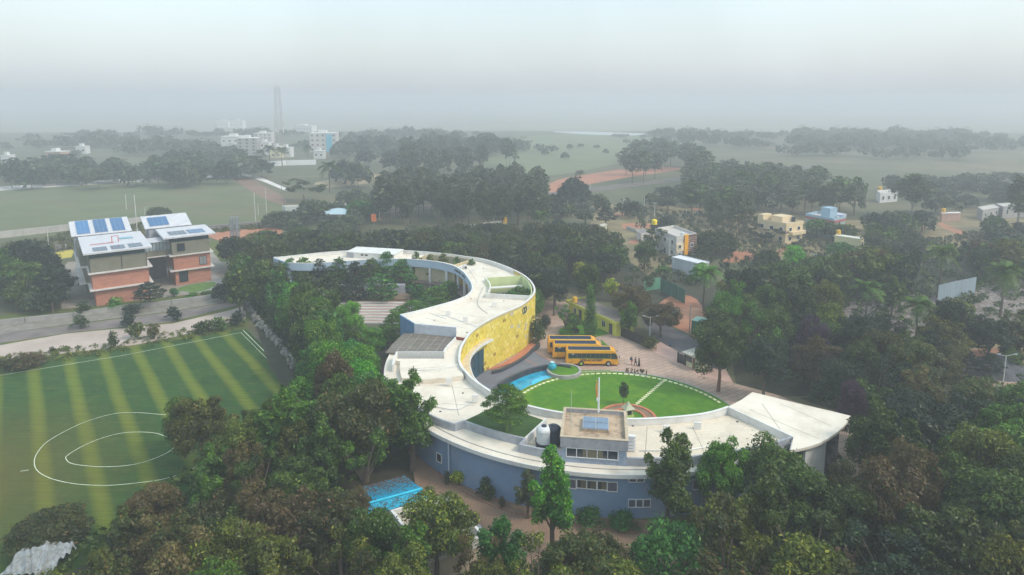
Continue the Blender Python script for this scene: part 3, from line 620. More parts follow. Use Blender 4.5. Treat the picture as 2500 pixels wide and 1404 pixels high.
# raised grey-and-white stair house on the north arc
a_, c_ = at(847, 627, ZR + .2), at(962, 634, ZR + .2)
d_ = (c_ - a_); d_.z = 0; Lh = d_.length; d_.normalize(); nb = Vector((-d_.y, d_.x, 0)); sh = [a_, a_ + d_ * Lh, a_ + d_ * Lh + nb * 6, a_ + nb * 6]
b = MB(); b.prism(xy(sh), ZR, 10.1); o = b.build('stair_house', WHITE, sb)
b = MB(); b.prism(xy([a_ - d_ * .2 - nb * .2, a_ + d_ * (Lh + .2) - nb * .2, a_ + d_ * (Lh + .2) + nb * 6.2, a_ - d_ * .2 + nb * 6.2]), 10.1, 10.22, bottom=True); b.build('roof_slab', WHITE, o)
q = MB(); pA = a_ - nb * .05; q.prism(xy([pA, pA + d_ * 2.0, pA + d_ * 2.0 + nb * .5, pA + nb * .5]), ZR, 10.1); q.build('grey_panel', GREYW, o)
for t_ in (.33, .42, .78, .88):
    p = a_ + d_ * Lh * t_ - nb * .03; q = MB(); q.box(-.35, -.04, 0, .35, .04, .4); v_ = q.build('vent', DARKM, o, (p.x, p.y, ZR + .75)); v_.rotation_euler = (0, 0, math.atan2(d_.y, d_.x))
# roof fittings: small white vent stacks, ribs in the roof
q = MB(); q.box(-.45, -.15, 0, .45, .15, 1.0); vent_me = None
for x, y, z in ((1094, 771, ZR), (1136, 786, ZR), (1207, 750, ZR), (1133, 656, ZR), (1154, 667, ZR), (1096, 938, ZT - .7), (1160, 980, ZT - .7), (1627, 1056, ZS), (1702, 1048, ZS)):
    if vent_me is None: o = q.build('roof_vent', WHITE, sb); vent_me = o.data
    else: o = link('roof_vent', vent_me, sb)
    p = at(x, y, z); o.location = (p.x, p.y, z); o.rotation_euler = (0, 0, R(random.choice((-8, 5, 12))))
rb = MB()
for l_ in ([(1060, 768), (1094, 772), (1140, 789), (1166, 797)], [(1040, 760), (1090, 778)]): rb.wall(spline([at(x, y, ZR + .1) for x, y in l_], 3), .14, ZR)
rb.build('roof_rib', WHITE, sb)
# ---- yellow stone wall: tiles proud of the wall behind them
YT = mat('yellow_sandstone', (1, 1, 1), col2=(.82, .78, .7), scale=2.2, detail=8, bump=.35, bscale=6, rough=.75,
         island_cols=[(0, (.80, .62, .09)), (.22, (.84, .69, .13)), (.42, (.78, .62, .08)), (.56, (.86, .72, .20)), (.70, (.74, .60, .07)), (.80, (.82, .64, .09)), (.90, (.68, .55, .06)), (.955, (.70, .34, .03)), (.965, (.58, .54, .42)), (.99, (.42, .26, .05))])
yw = out_n[58:] + rib[1:30]
def resample(P, d):
    o = [P[0].copy()]; need = d; i = 0; cur = P[0].copy()
    while i < len(P) - 1:
        v = P[i + 1] - cur; l_ = v.length
        if l_ >= need: cur = cur + v * (need / l_); o.append(cur.copy()); need = d
        else: need -= l_; cur = P[i + 1].copy(); i += 1
    return o
yp = resample(yw, .95)
tm = MB(); rw_h = .64; i_can = min(range(len(yp)), key=lambda i: (yp[i] - at(1185.7, 785.8, ZN)).length)
mortar = MB(); mortar.wall([p + Vector((0, 0, -.02)) for p in yp], .3, lambda p: .05); mortar.build('wall_backing', mat('sand_mortar', (.52, .42, .2), scale=2), sb)
rnd = random.Random(3)
for i in range(len(yp) - 1):
    a_, b2_ = yp[i], yp[i + 1]; d_ = b2_ - a_; d_.z = 0; L_ = d_.length; d_.normalize(); nn = Vector((d_.y, -d_.x, 0))
    if nn.dot(at(1350, 950, 0) - a_) < 0: nn = -nn
    nr = int((min(a_.z, b2_.z) - .1) / rw_h); off_ = 0
    for r_ in range(nr):
        z0 = .08 + r_ * rw_h
        if i > i_can + 1 and z0 < 5.2: continue
        sh_ = (.47 if r_ % 2 else 0) + rnd.uniform(-.08, .08)
        p0 = a_ + d_ * (sh_ + .03); p1 = a_ + d_ * (sh_ + L_ - .03); e = .165 + rnd.uniform(0, .03)
        z1 = z0 + rw_h - .06
        f0, f1 = p0 + nn * e, p1 + nn * e; g0, g1 = p0 + nn * .12, p1 + nn * .12
        A = [(f0.x, f0.y, z0), (f1.x, f1.y, z0), (g1.x, g1.y, z0), (g0.x, g0.y, z0)]; B2 = [(p[0], p[1], z1) for p in A]
        if d_.cross(nn).z > 0: A = A[::-1]; B2 = B2[::-1]
        tm.hexa(A, B2)
yt = tm.build('stone_tiles', YT, sb); yt['kind'] = 'stuff'
cp = MB(); cp.wall([p + Vector((0, 0, .1)) for p in yp], .34, lambda p: p.z - .05); cp.build('wall_coping', WHITE, sb)
# little emblem high on the yellow wall
ep = at(1277.7, 752, 8.6); j = min(range(len(yp)), key=lambda i: (yp[i].xy - ep.xy).length); d_ = (yp[j + 1] - yp[j]); d_.z = 0; d_.normalize(); nn = Vector((d_.y, -d_.x, 0)); 
if nn.dot(at(1350, 950, 0) - yp[j]) < 0: nn = -nn
EMB = mat('dark_blue_emblem', (.02, .07, .16), rough=.4)
q = MB()
for sx_ in (-.42, .42):
    pts = [(sx_ + .5 * math.cos(t * math.pi / 6), .62 * math.sin(t * math.pi / 6)) for t in range(12)]
    q.wall([(x_, y_, .08) for x_, y_ in pts], .2, 0, closed=True)
o = q.build('wall_emblem', EMB, sb); o.matrix_local = frame_m((yp[j].x + nn.x * .22, yp[j].y + nn.y * .22, 8.2), Vector((0, 0, 1)).cross(nn))
# entrance: blue glass, canopy
gl_p = [Vector((p.x, p.y, 4.9)) for p in yp[i_can + 1:i_can + 30]]
b = MB(); b.wall([p + Vector((.0, 0, 0)) for p in gl_p], .42, .1); b.build('entrance_glass', BLUEGL, sb)
for k_ in range(2, len(gl_p), 4):
    b = MB(); d_ = (gl_p[k_] - gl_p[k_ - 1]).normalized(); b.obox(gl_p[k_], (d_.x, d_.y), (.05, .27), .1, 4.9); b.build('mullion', DARKM, sb)
dp = at(1169, 896, 1.5); 
ci = spline(P3([(1203.8, 827.4, 6.4), (1190, 834, 6.4), (1177, 841.5, 6.4), (1161.5, 854.4, 6.4), (1150, 869.7, 6.4), (1146.8, 886.4, 6.4), (1150, 903, 6.4), (1156.4, 919.7, 6.4), (1171.8, 937.7, 6.4), (1192, 954, 6.4)]), 4)
co = [yp[min(range(len(yp)), key=lambda i: (yp[i].xy - p.xy).length)] for p in ci]
ribxy = rib
co = []
for q_, p in enumerate(ci):
    j = min(range(len(ribxy)), key=lambda i: (ribxy[i].xy - p.xy).length); co.append(ribxy[j])
co[0] = at(1187, 823.6, 6.4)
b = MB()
for i in range(len(ci) - 1):
    if (co[i] - co[i + 1]).length < .01 and False: continue
    Q = [ci[i], ci[i + 1], co[i + 1], co[i]]
    b.hexa([(p.x, p.y, 6.1) for p in Q][::-1], [(p.x, p.y, 6.4) for p in Q][::-1])
b.build('entrance_canopy', mat('cream_canopy_paint', (.74, .60, .40), col2=(.6, .48, .30), scale=.8, stain=(.8, .4, (.4, .3, .2))), sb)
b = MB(); b.wall([p + Vector((0, 0, .06)) for p in ci], .16, 6.02); b.build('canopy_edge', WHITE, sb)
# ---- south wing
LCt = Vector((14.0, 104.4, 0)); RL = 34.7
def arc(r, a0, a1, n_, z, c=LCt): return [Vector((c.x + r * math.cos(R(a0 + (a1 - a0) * i / n_)), c.y + r * math.sin(R(a0 + (a1 - a0) * i / n_)), z)) for i in range(n_ + 1)]
A0, A1 = 176, 322
led = arc(RL, A0, A1, 72, 7.35)
rin_s = rib[22:]                                     # inner edge
wingp = xy(arc(RL - 1.0, A0, A1 - 3, 70, 0)) + xy(rin_s)[::-1] + [(st_r.x, st_r.y), (st_l.x, st_l.y)]
nw = at(960, 862, ZT)
wall_o = arc(RL - 1.0, A0, A1 - 4, 70, 7.1)
b = MB(); b.wall(wall_o, .35, lambda p: hgt(p.x, p.y) - .4); b.build('outer_wall', BLUEW, sb)
inner_w = rib[18:]
b = MB(); b.wall([Vector((p.x, p.y, p.z)) for p in inner_w], .26, 0); b.build('inner_wall', WHITE, sb)
cp = MB(); cp.wall([p + Vector((0, 0, .06)) for p in rib[12:]], .38, lambda p: p.z - .06); cp.build('parapet_coping', WHITE, sb)
roof_s = xy(arc(RL, A0, A1, 72, 0)) + [(p.x, p.y) for p in (at(2077, 1016, 8.4), at(1951.7, 986.6, 8.4), at(1837, 958, 8.4))] + xy(rib[17:])[::-1] + [(st_r.x, st_r.y), (st_l.x, st_l.y)]
b = MB(); b.prism(roof_s, 7.1, 7.35, bottom=True); b.build('ledge_roof', CREAM, sb)
LEDGEC = [(p.x, p.y, 7.45) for p in arc(RL + .03, A0, A1, 72, 0)]
b = MB(); b.wall(LEDGEC, .12, 6.95); b.build('eave_edge', WHITE, sb)
b = MB(); b.wall([(p.x, p.y, 7.42) for p in arc(RL - 1.15, 200, A1 - 6, 60, 0)], .1, 7.35); b.build('roof_rib', CONC, sb)
# terrace level north of the cross line (higher) and main roof (lower)
tw_ = P3([(1034, 922.7, ZT), (1080, 919, ZT), (1132, 913, ZT)])
out_terr = [p for p in arc(RL - 2.4, A0, 207, 16, 0)]
terr = [(st_r.x, st_r.y), (st_l.x, st_l.y)] + xy(spline(P3([(1111, 823, ZT), (1106, 832, ZT), (1094, 843, ZT), (1086, 854, ZT), (1084, 872, ZT)]), 3)) + xy(P3([(969, 872, ZT), (960, 875, ZT)])) + xy([p for p in out_terr if p.y < at(960, 876, ZT).y and p.y > at(1034, 922, ZT).y]) + xy(tw_) + xy(rib[17:31])[::-1]
b = MB(); b.prism(terr, 7.36, ZT - .25); b.build('terrace_roof', CREAM, sb)
out_par = P3([(1073.8, 1022, 8.4), (1110, 1034, 8.4), (1133, 1026.7, 8.4)])
par1 = spline(P3([(1000, 975, 8.4), (1035, 1003, 8.4), (1073.8, 1022, 8.4), (1110, 1034, 8.4)]), 4)
parapet(par1, 7.36, 'outer_parapet', GREYW); parapet(P3([(1110, 1034, 8.4), (1133, 1026.7, 8.4)]), 7.36, 'outer_parapet', GREYW)
pl_out = spline(P3([(1133, 1026.7, 8.4), (1165, 1038, 8.4), (1200, 1049, 8.4), (1240, 1060, 8.4), (1281.8, 1069.5, 8.4)]), 4)
parapet(pl_out, 7.36, 'planter_parapet', GREYW)
parapet(P3([(1281.8, 1069.5, 8.4), (1333, 1022, 8.4)]), 7.36, 'planter_parapet', WHITE)
plant = xy(P3([(1133, 1026.7, 8.0), (1200, 1049, 8.0), (1281.8, 1069.5, 8.0), (1330, 1026, 8.0), (1290, 1012, 8.0), (1225, 985, 8.0), (1190, 1000, 8)]))
b = MB(); b.prism(plant, 7.36, 7.95); b.build('roof_garden_bed', GREENG, sb)
# tank court and its parapet
tkc = P3([(1268, 1084, 8.4), (1310, 1093, 8.4), (1372, 1103, 8.4)])
parapet(tkc, 7.36, 'outer_parapet', GREYW); parapet(P3([(1268, 1084, 8.4), (1283, 1071, 8.4)]), 7.36, 'outer_parapet', GREYW)
parapet(spline(P3([(1530, 1116.7, 8.4), (1580, 1118, 8.4), (1650, 1116, 8.4), (1735, 1109, 8.4), (1813.8, 1096, 8.4), (1880, 1083, 8.4), (1937.6, 1065, 8.4)]), 4), 7.36, 'outer_parapet', GREYW)
b = MB(); b.prism(xy(P3([(1283, 1080, ZS), (1400, 1100, ZS), (1530, 1128, ZS), (1650, 1126, ZS), (1813, 1105, ZS), (1930, 1075, ZS), (1790, 1013, ZS), (1700, 1030, ZS), (1600, 1038, ZS), (1500, 1038, ZS), (1400, 1027, ZS), (1340, 1020, ZS)])), 7.36, ZS)
b.build('main_roof', brickmat('cream_tiled_roof', (.78, .68, .54), (.66, .56, .43), (.86, .84, .8), 1.2, .6, R(-12), ms=.03, var=.05), sb)
# raised slab over the east end
slab = xy(P3([(1779, 993, 8.4), (1810, 977, 8.4), (1837, 958, 8.4), (1890, 971, 8.4), (1951.7, 986.6, 8.4), (2015, 1001, 8.4), (2077, 1016, 8.4)])) + xy(spline(P3([(2077, 1016, 8.4), (2058, 1043, 8.4), (2027, 1068, 8.4), (1996, 1084, 8.4), (1960, 1095, 8.4), (1930, 1100, 8.4)]), 3))[1:] + xy(P3([(1937.6, 1066, 8.4)]))
b = MB(); b.prism(slab, 8.1, 8.45, bottom=True); b.build('east_roof_slab', CREAM, sb)
b = MB(); b.wall(P3([(1779, 993, 8.5), (1860, 1030, 8.5), (1937.6, 1066, 8.5)]), .25, 7.36); b.build('step_wall', WHITE, sb)
b = MB(); b.wall([at(1937.6, 1066, 8.1), at(1930, 1100, 8.1)], .25, 7.3); b.build('step_wall', WHITE, sb)
e1, e2, e3, e4 = at(1850, 967, 8.1), at(2040, 1018, 8.1), at(2016, 1062, 8.1), at(1965, 1090, 8.1)
b = MB(); b.wall([e4, e3], .3, 0.9); b.build('east_wall', WHITE, sb)
b = MB(); b.wall([e3 + Vector((.3, .3, 0)), at(2046, 1032, 8.1)], .5, 0.5); b.wall([e1, e2], .3, 0); b.build('dark_glazed_wall', DARKGL, sb)
# sunken brown canopy roof beside the terrace
BR = mat('brown_canopy_sheet', (.20, .16, .125), col2=(.14, .115, .095), scale=.6, rough=.5, detail=8, stain=(.25, .5, (.20, .20, .08)))
bc = P3([(1012.6, 813, 7.7), (1101, 822, 7.7), (1111, 826, 7.7), (1104, 838, 7.7), (1090, 852, 7.7), (1084, 862, 7.7), (969, 862, 7.7), (941, 861, 7.7), (958, 840, 7.7), (985, 814, 7.7)])
b = MB(); b.prism(xy(bc), 7.5, 7.7, bottom=True); b.build('canopy_sheet', BR, sb)
g = MB()
for t_ in range(1, 6):
    p = bc[9].lerp(bc[2], t_ / 6); q_ = bc[7].lerp(bc[5], t_ / 6); g.beam(p + Vector((0, 0, .03)), q_ + Vector((0, 0, .03)), .07, .05)
for t_ in (.25, .5, .75): g.beam(bc[9].lerp(bc[7], t_) + Vector((0, 0, .03)), bc[2].lerp(bc[5], t_) + Vector((0, 0, .03)), .07, .05)
g.build('canopy_joint', CONC, sb)
parapet(spline(P3([(1112, 823, 8.95), (1106, 830, 8.95), (1094, 842, 8.95), (1085.5, 853, 8.95), (1083.5, 858.5, 8.95)]), 3), 7.4, 'court_parapet', WHITE, .22)
b = MB(); b.wall(P3([(1083.5, 858.5, 8.95), (1030, 858.5, 8.95), (969, 858.5, 8.95)]), .22, 7.4); b.build('court_parapet', mat('ribbed_grey_parapet', (.66, .65, .62), col2=(.42, .42, .42), scale=1.6, stretch=(5, 1, .3)), sb)
parapet(P3([(969, 858.5, 8.95), (962, 875, 8.7), (958, 890, 8.6)]), 7.36, 'court_parapet', WHITE, .25)
# penthouse with five windows
f0, f1, k0, k1 = at(1371, 1065, 10.6), at(1531, 1076, 10.6), at(1404, 996, 10.6), at(1521, 1004, 10.6)
ux = (f1 - f0).normalized(); uy = Vector((-ux.y, ux.x, 0)); wd_ = (f1 - f0).length; dp_ = (k0 - f0).length * .96
ph = empty('penthouse_anchor'); bpy.data.objects.remove(ph)
Q = [f0, f0 + ux * wd_, f0 + ux * wd_ + uy * dp_, f0 + uy * dp_]
b = MB(); b.prism(xy(Q), 7.3, 10.1, top=False); phw = b.build('penthouse_wall', mat('blue_plaster_streaked', (.36, .42, .52), col2=(.27, .32, .42), scale=.9, stretch=(1, 1, .3), stain=(1.6, .6, (.16, .18, .22))), sb)
TANR = mat('tan_weathered_roof', (.58, .43, .29), col2=(.40, .29, .19), scale=.5, detail=10, bump=.3, stain=(.9, .7, (.13, .10, .08)))
b = MB(); b.prism(xy(Q), 10.0, 10.15); b.build('penthouse_roof', TANR, sb)
b = MB(); b.wall([p + Vector((0, 0, .02)) for p in [Vector((q.x, q.y, 10.6)) for q in Q]], .28, 9.3, closed=True); b.build('penthouse_parapet', mat('grey_tan_parapet', (.40, .40, .42), col2=(.3, .3, .33), scale=1.2, stretch=(1, 1, .4), stain=(1.5, .5, (.16, .16, .18))), sb)
b = MB(); b.wall([Vector((q.x, q.y, 10.68)) for q in Q], .36, 10.6, closed=True); b.build('penthouse_coping', mat('tan_coping', (.5, .40, .28), scale=2), sb)
def window(parent, p, ux_, w, h, m=None, fr=.09, mull=0, out=None, curtain=False):
    """Recessed-look window: pane with proud frame; ux_ along the wall, out = outward normal."""
    ux_ = Vector((ux_[0], ux_[1], 0)).normalized(); o = MB(); o.box(-w / 2, -.03, 0, w / 2, .05, h)
    wo_ = o.build('window', m or DARKGL, parent); wo_.location = p; wo_.rotation_euler = (0, 0, math.atan2(ux_.y, ux_.x))
    f = MB()
    f.box(-w / 2 - fr, -.09, -fr, w / 2 + fr, .06, 0); f.box(-w / 2 - fr, -.09, h, w / 2 + fr, .06, h + fr); f.box(-w / 2 - fr, -.09, 0, -w / 2, .06, h); f.box(w / 2, -.09, 0, w / 2 + fr, .06, h)
    for i in range(mull): x = -w / 2 + w * (i + 1) / (mull + 1); f.box(x - .03, -.08, 0, x + .03, .05, h)
    f.build('frame', FRAMEW, wo_)
    if curtain:
        c = MB(); c.box(curtain[0] * w / 2, -.045, .02, curtain[1] * w / 2, -.034, h - .02); c.build('curtain', mat('olive_curtain', (.16, .14, .09), scale=2), wo_)
    return wo_
cu = [False, (.2, .95), (-.95, .95), (-.95, .1), False]
for i in range(5):
    t_ = (1378 + 9 + i * 25.4 + 9 - 1371) / 160.0
    p = f0 + ux * wd_ * min(.93, t_) - uy * .02; p.z = 8.15; window(sb, p, ux, 1.12, 1.05, curtain=cu[i])
b = MB(); mid = f0 + ux * wd_ * .52 + uy * dp_ * .52
skl = empty('skylight', (mid.x, mid.y, 10.15), math.atan2(ux.y, ux.x)); skl.parent = sb
b.box(-1.55, -1.5, 0, 1.55, 1.5, .45); b.build('skylight_curb', TANR, skl)
GLB = mat('blue_grey_glazing', (.16, .22, .30), rough=.2, var=.2, scale=1, spec=.7)
for i in (-1, 1):
    for j in (-1, 1):
        b = MB(); b.box(i * .78 - .7, j * .76 - .68, .46, i * .78 + .7, j * .76 + .68, .5); b.build('skylight_pane', GLB, skl)
b = MB(); b.box(-1.6, -1.56, .45, 1.6, 1.56, .455); b.build('skylight_frame', METAL, skl)
# ladder / louvre stack beside the penthouse
pz = at(1541, 1085, 8.4); ls = empty('louvre_stack', (pz.x, pz.y, ZS), math.atan2(ux.y, ux.x)); ls.parent = sb
for k_ in range(5):
    b = MB(); b.box(-.5, -.2, .1 + k_ * .42, .5, .25, .38 + k_ * .42); b.build('louvre', FRAMEW, ls)
# windows of the outer blue wall
def wall_pt(px, py, z):                 # point on the round outer wall under a photo column
    best = min(range(400), key=lambda i: abs(_col(i, z) - px)); a = 225 + 95 * best / 400
    r_ = RL - 1.0 + .19; return Vector((LCt.x + r_ * math.cos(R(a)), LCt.y + r_ * math.sin(R(a)), z)), a
def _col(i, z):
    a = 225 + 95 * i / 400; r_ = RL - 1.0; x = LCt.x + r_ * math.cos(R(a)); y = LCt.y + r_ * math.sin(R(a))
    c = y * math.cos(CAM_P) - (z - CAM_H) * math.sin(CAM_P); return 1250 + CAM_F * x / c
def row(m_, xs, z, w, h, **kw):
    for i, x in enumerate(xs):
        p, a = wall_pt(x, 0, z); tdir = (-math.sin(R(a)), math.cos(R(a))); o_ = window(sb, p, tdir, w, h, m=m_, **kw)
GRAYGL = mat('grey_reflecting_glass', (.13, .13, .17), rough=.15, var=.2)
row(DARKGL, [1420, 1444, 1469], 5.0, 1.08, 1.0, curtain=(-.2, .9)); row(GRAYGL, [1395, 1494], 4.85, 1.1, 1.1)
row(GRAYGL, [1543, 1562], 6.1, .85, .5); row(GRAYGL, [1542, 1560, 1578], 2.9, .82, .9); row(DARKGL, [1075], 3.0, .9, 1.1)
row(GRAYGL, [1700, 1760, 1900], 4.6, 1.1, 1.2)
p, a = wall_pt(1104, 0, 4); b = MB(); b.tube([(p.x - .25, p.y - .25, 7.0), (p.x - .25, p.y - .25, hgt(p.x, p.y - .3))], [.11, .11], 8); b.build('drain_pipe', FASCIA, sb)

pp_ = [[at(1010, 905, ZT + .12), at(1060, 902, ZT + .12), at(1118, 890, ZT + .12)], [at(1560, 1100, ZS + .1), at(1680, 1098, ZS + .1), at(1800, 1075, ZS + .1)], [at(1180, 700, ZR + .1), at(1165, 740, ZR + .1), at(1190, 765, ZR + .1)], [at(1050, 990, ZS), at(1110, 1000, ZS), at(1150, 985, ZS)]]
for l_ in pp_: b = MB(); b.tube(spline(l_, 4), [.045] * (4 * (len(l_) - 1) + 1), 5); b.build('roof_pipe', METAL, sb)

SEAM = mat('roof_seam_bitumen', (.30, .26, .21), var=.3, scale=2)
def seam(pts, z, w=.07):
    b = MB(); P_ = [at(x, y, z + .012) for x, y in pts]
    for i in range(len(P_) - 1):
        d_ = (P_[i + 1] - P_[i]).normalized(); n_ = Vector((-d_.y, d_.x, 0)) * w / 2; b.face([P_[i] - n_, P_[i + 1] - n_, P_[i + 1] + n_, P_[i] + n_])
    b.build('roof_seam', SEAM, sb)
for l_, z_ in (([(1170, 665), (1225, 660)], ZR), ([(1150, 735), (1255, 740)], ZR), ([(1080, 760), (1180, 775)], ZR), ([(1035, 775), (1130, 800)], ZR), ([(1140, 650), (1165, 690)], ZR), ([(760, 635), (770, 628)], ZR), ([(820, 636), (828, 622)], ZR), ([(1860, 985), (1930, 1085)], 8.45), ([(1905, 985), (2030, 1040)], 8.45), ([(1830, 1000), (2000, 1072)], 8.45),
               ([(1580, 1042), (1575, 1115)], ZS), ([(1690, 1040), (1720, 1105)], ZS), ([(1010, 900), (1090, 895)], ZT - .25), ([(1060, 940), (1150, 950)], 7.35), ([(1080, 985), (1160, 990)], 7.35), ([(1100, 925), (1120, 1015)], 7.35)): seam(l_, z_)
dm_ = None
for x, y, z in ((1150, 730, ZR), (1230, 735, ZR), (1060, 782, ZR), (1140, 812, ZR), (1545, 1040, ZS), (1660, 1110, ZS), (1800, 1030, ZS), (1075, 1005, 7.35), (1130, 960, 7.35), (1180, 655, ZR)):
    if dm_ is None: b = MB(); b.lathe((0, 0, 0), [(.16, 0), (.16, .05), (.05, .07)], 10); o = b.build('roof_drain', DARKM, sb); dm_ = o.data
    else: o = link('roof_drain', dm_, sb)
    o.location = at(x, y, z)

# ================================================================ THINGS AROUND THE SCHOOL
def solar(parent, c, ux_, up, w, h, nx_, ny_, m=None):
    """A solar panel lying on a roof: corner c, unit vectors along its width and up the slope."""
    ux_ = Vector(ux_).normalized(); up = Vector(up).normalized(); nn = ux_.cross(up)
    if nn.z < 0: nn = -nn
    b = MB(); c = Vector(c)
    gap = .04; cw = (w - gap * (nx_ + 1)) / nx_; chh = (h - gap * (ny_ + 1)) / ny_
    base = [c, c + ux_ * w, c + ux_ * w + up * h, c + up * h]
    b.cur = 1; b.hexa([p + nn * .05 for p in base], [p + nn * .12 for p in base]); b.cur = 0
    for i in range(nx_):
        for j in range(ny_):
            q = c + ux_ * (gap + i * (cw + gap)) + up * (gap + j * (chh + gap)) + nn * .123
            b.hexa([q, q + ux_ * cw, q + ux_ * cw + up * chh, q + up * chh], [p + nn * .01 for p in (q, q + ux_ * cw, q + ux_ * cw + up * chh, q + up * chh)])
    return b.build('solar_panel', [m or SOLAR, METAL], parent)
SOLAR = mat('blue_solar_cells', (.05, .17, .36), col2=(.03, .12, .28), scale=.8, rough=.25, spec=.6, objrand=.2)
SOLARD = mat('dark_solar_cells', (.06, .08, .13), col2=(.03, .05, .09), scale=.8, rough=.2, spec=.7, objrand=.2)
SHEETW = mat('white_roof_sheet', (.64, .63, .64), col2=(.50, .50, .53), scale=.5, stretch=(3, .3, 1), stain=(.4, .4, (.5, .45, .42)))
OLIVE = mat('olive_cement_panel', (.21, .20, .15), col2=(.17, .16, .12), scale=.5)
NAVY = mat('dark_teal_glass', (.012, .045, .065), rough=.2, spec=.6)
BRICK = mat('red_brick', (.50, .22, .145), col2=(.43, .18, .12), scale=1.2, detail=8)
def bricks(parent, o, ux_, L_, z0, z1, nn, first):
    """brick courses modelled as thin proud bands, too fine to pick apart one by one"""
    b = MB(); z = z0; k_ = 0; ux_ = Vector(ux_); nn = Vector(nn)
    while z < z1 - .3:
        x = 0 if k_ % 2 else -.6
        while x < L_:
            a = max(0, x) + .02; c = min(L_, x + 1.2) - .02
            if c > a:
                p = o + ux_ * a; q = o + ux_ * c; e = nn * (.05 + random.random() * .02)
                b.hexa([(p.x, p.y, z), (q.x, q.y, z), (q.x + e.x, q.y + e.y, z), (p.x + e.x, p.y + e.y, z)][::-1], [(p.x, p.y, z + .37), (q.x, q.y, z + .37), (q.x + e.x, q.y + e.y, z + .37), (p.x + e.x, p.y + e.y, z + .37)][::-1])
            x += 1.2
        z += .4; k_ += 1
    ob = b.build('brickwork', BRICKI, parent); ob['kind'] = 'stuff'
BRICKI = mat('red_brick_courses', (.52, .225, .15), col2=(.45, .19, .125), scale=2, detail=6, island=.10)
bu, bv = Vector((.81, .586, 0)).normalized(), Vector((-.586, .81, 0)).normalized()
bb = empty('brick_school_block', (-101.9, 154.0, 0)); tag(bb, 'red brick and olive school block with blue solar panels on white tilted roofs', 'building')
def Lc(u_, v_, z=0): p = bu * u_ + bv * v_; return Vector((p.x, p.y, z))
def lbox(name, m, u0, v0, z0, u1, v1, z1, z2=None, parent=None):
    b = MB(); q = [Lc(u0, v0, z0), Lc(u1, v0, z0), Lc(u1, v1, z0), Lc(u0, v1, z0)]; z2 = z2 if z2 is not None else z1
    b.hexa(q, [Lc(u0, v0, z1), Lc(u1, v0, z1), Lc(u1, v1, z2), Lc(u0, v1, z2)]); return b.build(name, m, parent or bb)
SLAB = mat('pale_slab_edge', (.66, .62, .58), col2=(.55, .5, .46), scale=1)
# left block
lbox('brick_wall', BRICK, .6, .6, 0, 12.2, 8.0, 4.1); lbox('olive_wall', OLIVE, -.4, 8.003, 0, 12.2, 30, 4.098)
lbox('brick_wall', BRICK, .2, .3, 4.3, 12.4, 8.0, 8.3); lbox('olive_wall', OLIVE, -.8, 8.003, 4.3, 12.4, 30, 8.298)
bricks(bb, Lc(.6, .6), bu, 11.6, .1, 4.1, -bv, 0); bricks(bb, Lc(.2, .3), bu, 12.2, 4.35, 8.25, -bv, 0)
for z_ in (4.1, 8.3): lbox('floor_slab', SLAB, -.5, -.6, z_, 13.2, 8.0, z_ + .28); lbox('floor_slab', SLAB, -2.2, 8.002, z_, 12.7, 30.3, z_ + .279)
lbox('olive_wall', OLIVE, -.1, .2, 8.58, 12.0, 18, 12.1); lbox('olive_wall', OLIVE, -1.6, 9.5, 8.6, -.12, 29.5, 13.2)
lbox('clerestory', NAVY, -.0, .3, 12.1, 11.9, 18, 13.35)
for u_ in (-.15, 6.6, 12.0): lbox('corner_post', DARKM, u_, .1, 8.6, u_ + .15, .25, 12.2)
lbox('low_roof', SHEETW, -1.2, -1.1, 13.35, 13.4, 21.5, 13.75, 14.0)
lbox('upper_wall', GREYW, -1.9, 21.8, 8.6, 11.2, 30.8, 14.1, 16.2)
lbox('shed_roof', SHEETW, -2.6, 21.0, 14.25, 11.8, 31.6, 14.5, 16.75) if False else None
def shed(u0, u1, v0, v1, z0, z1):
    b = MB(); b.hexa([Lc(u0, v0, z0), Lc(u1, v0, z0), Lc(u1, v1, z1), Lc(u0, v1, z1)], [Lc(u0, v0, z0 + .22), Lc(u1, v0, z0 + .22), Lc(u1, v1, z1 + .22), Lc(u0, v1, z1 + .22)])
    b.build('shed_roof', SHEETW, bb); return (Lc(0, v1 - v0, z1 - z0)).normalized()
up = shed(-2.6, 11.4, 21.3, 31.4, 14.2, 16.6)
for u_ in (-1.2, 2.9, 7.0):
    base = Lc(u_, 21.9, 14.2 + .24 + .14); solar(bb, base, bu, up, 3.0, 9.3, 3, 8)
upl = (Lc(0, 22.6, .25)).normalized()
for i, u_ in enumerate((1.0, 4.8, 8.6)): solar(bb, Lc(u_, .1, 13.78), bu, upl, 3.0, 4.6, 2, 3, SOLARD)
lbox('skylight_tile', mat('turquoise_sheet', (.2, .42, .5), rough=.3), 7.6, 12.0, 14.0, 10.6, 13.8, 14.12)
b = MB()
for a_, c_ in ((Lc(5.6, 8.5, 13.9), Lc(5.6, 8.5, 15.6)), (Lc(7.0, 8.5, 13.9), Lc(7.0, 8.5, 15.6)), (Lc(5.6, 8.5, 15.6), Lc(7.0, 8.5, 15.6)), (Lc(.8, 8.5, 14.0), Lc(6, 8.5, 14.0))): b.beam(a_, c_, .12)
b.build('red_pipe_frame', mat('red_pipe_paint', (.5, .05, .04)), bb)
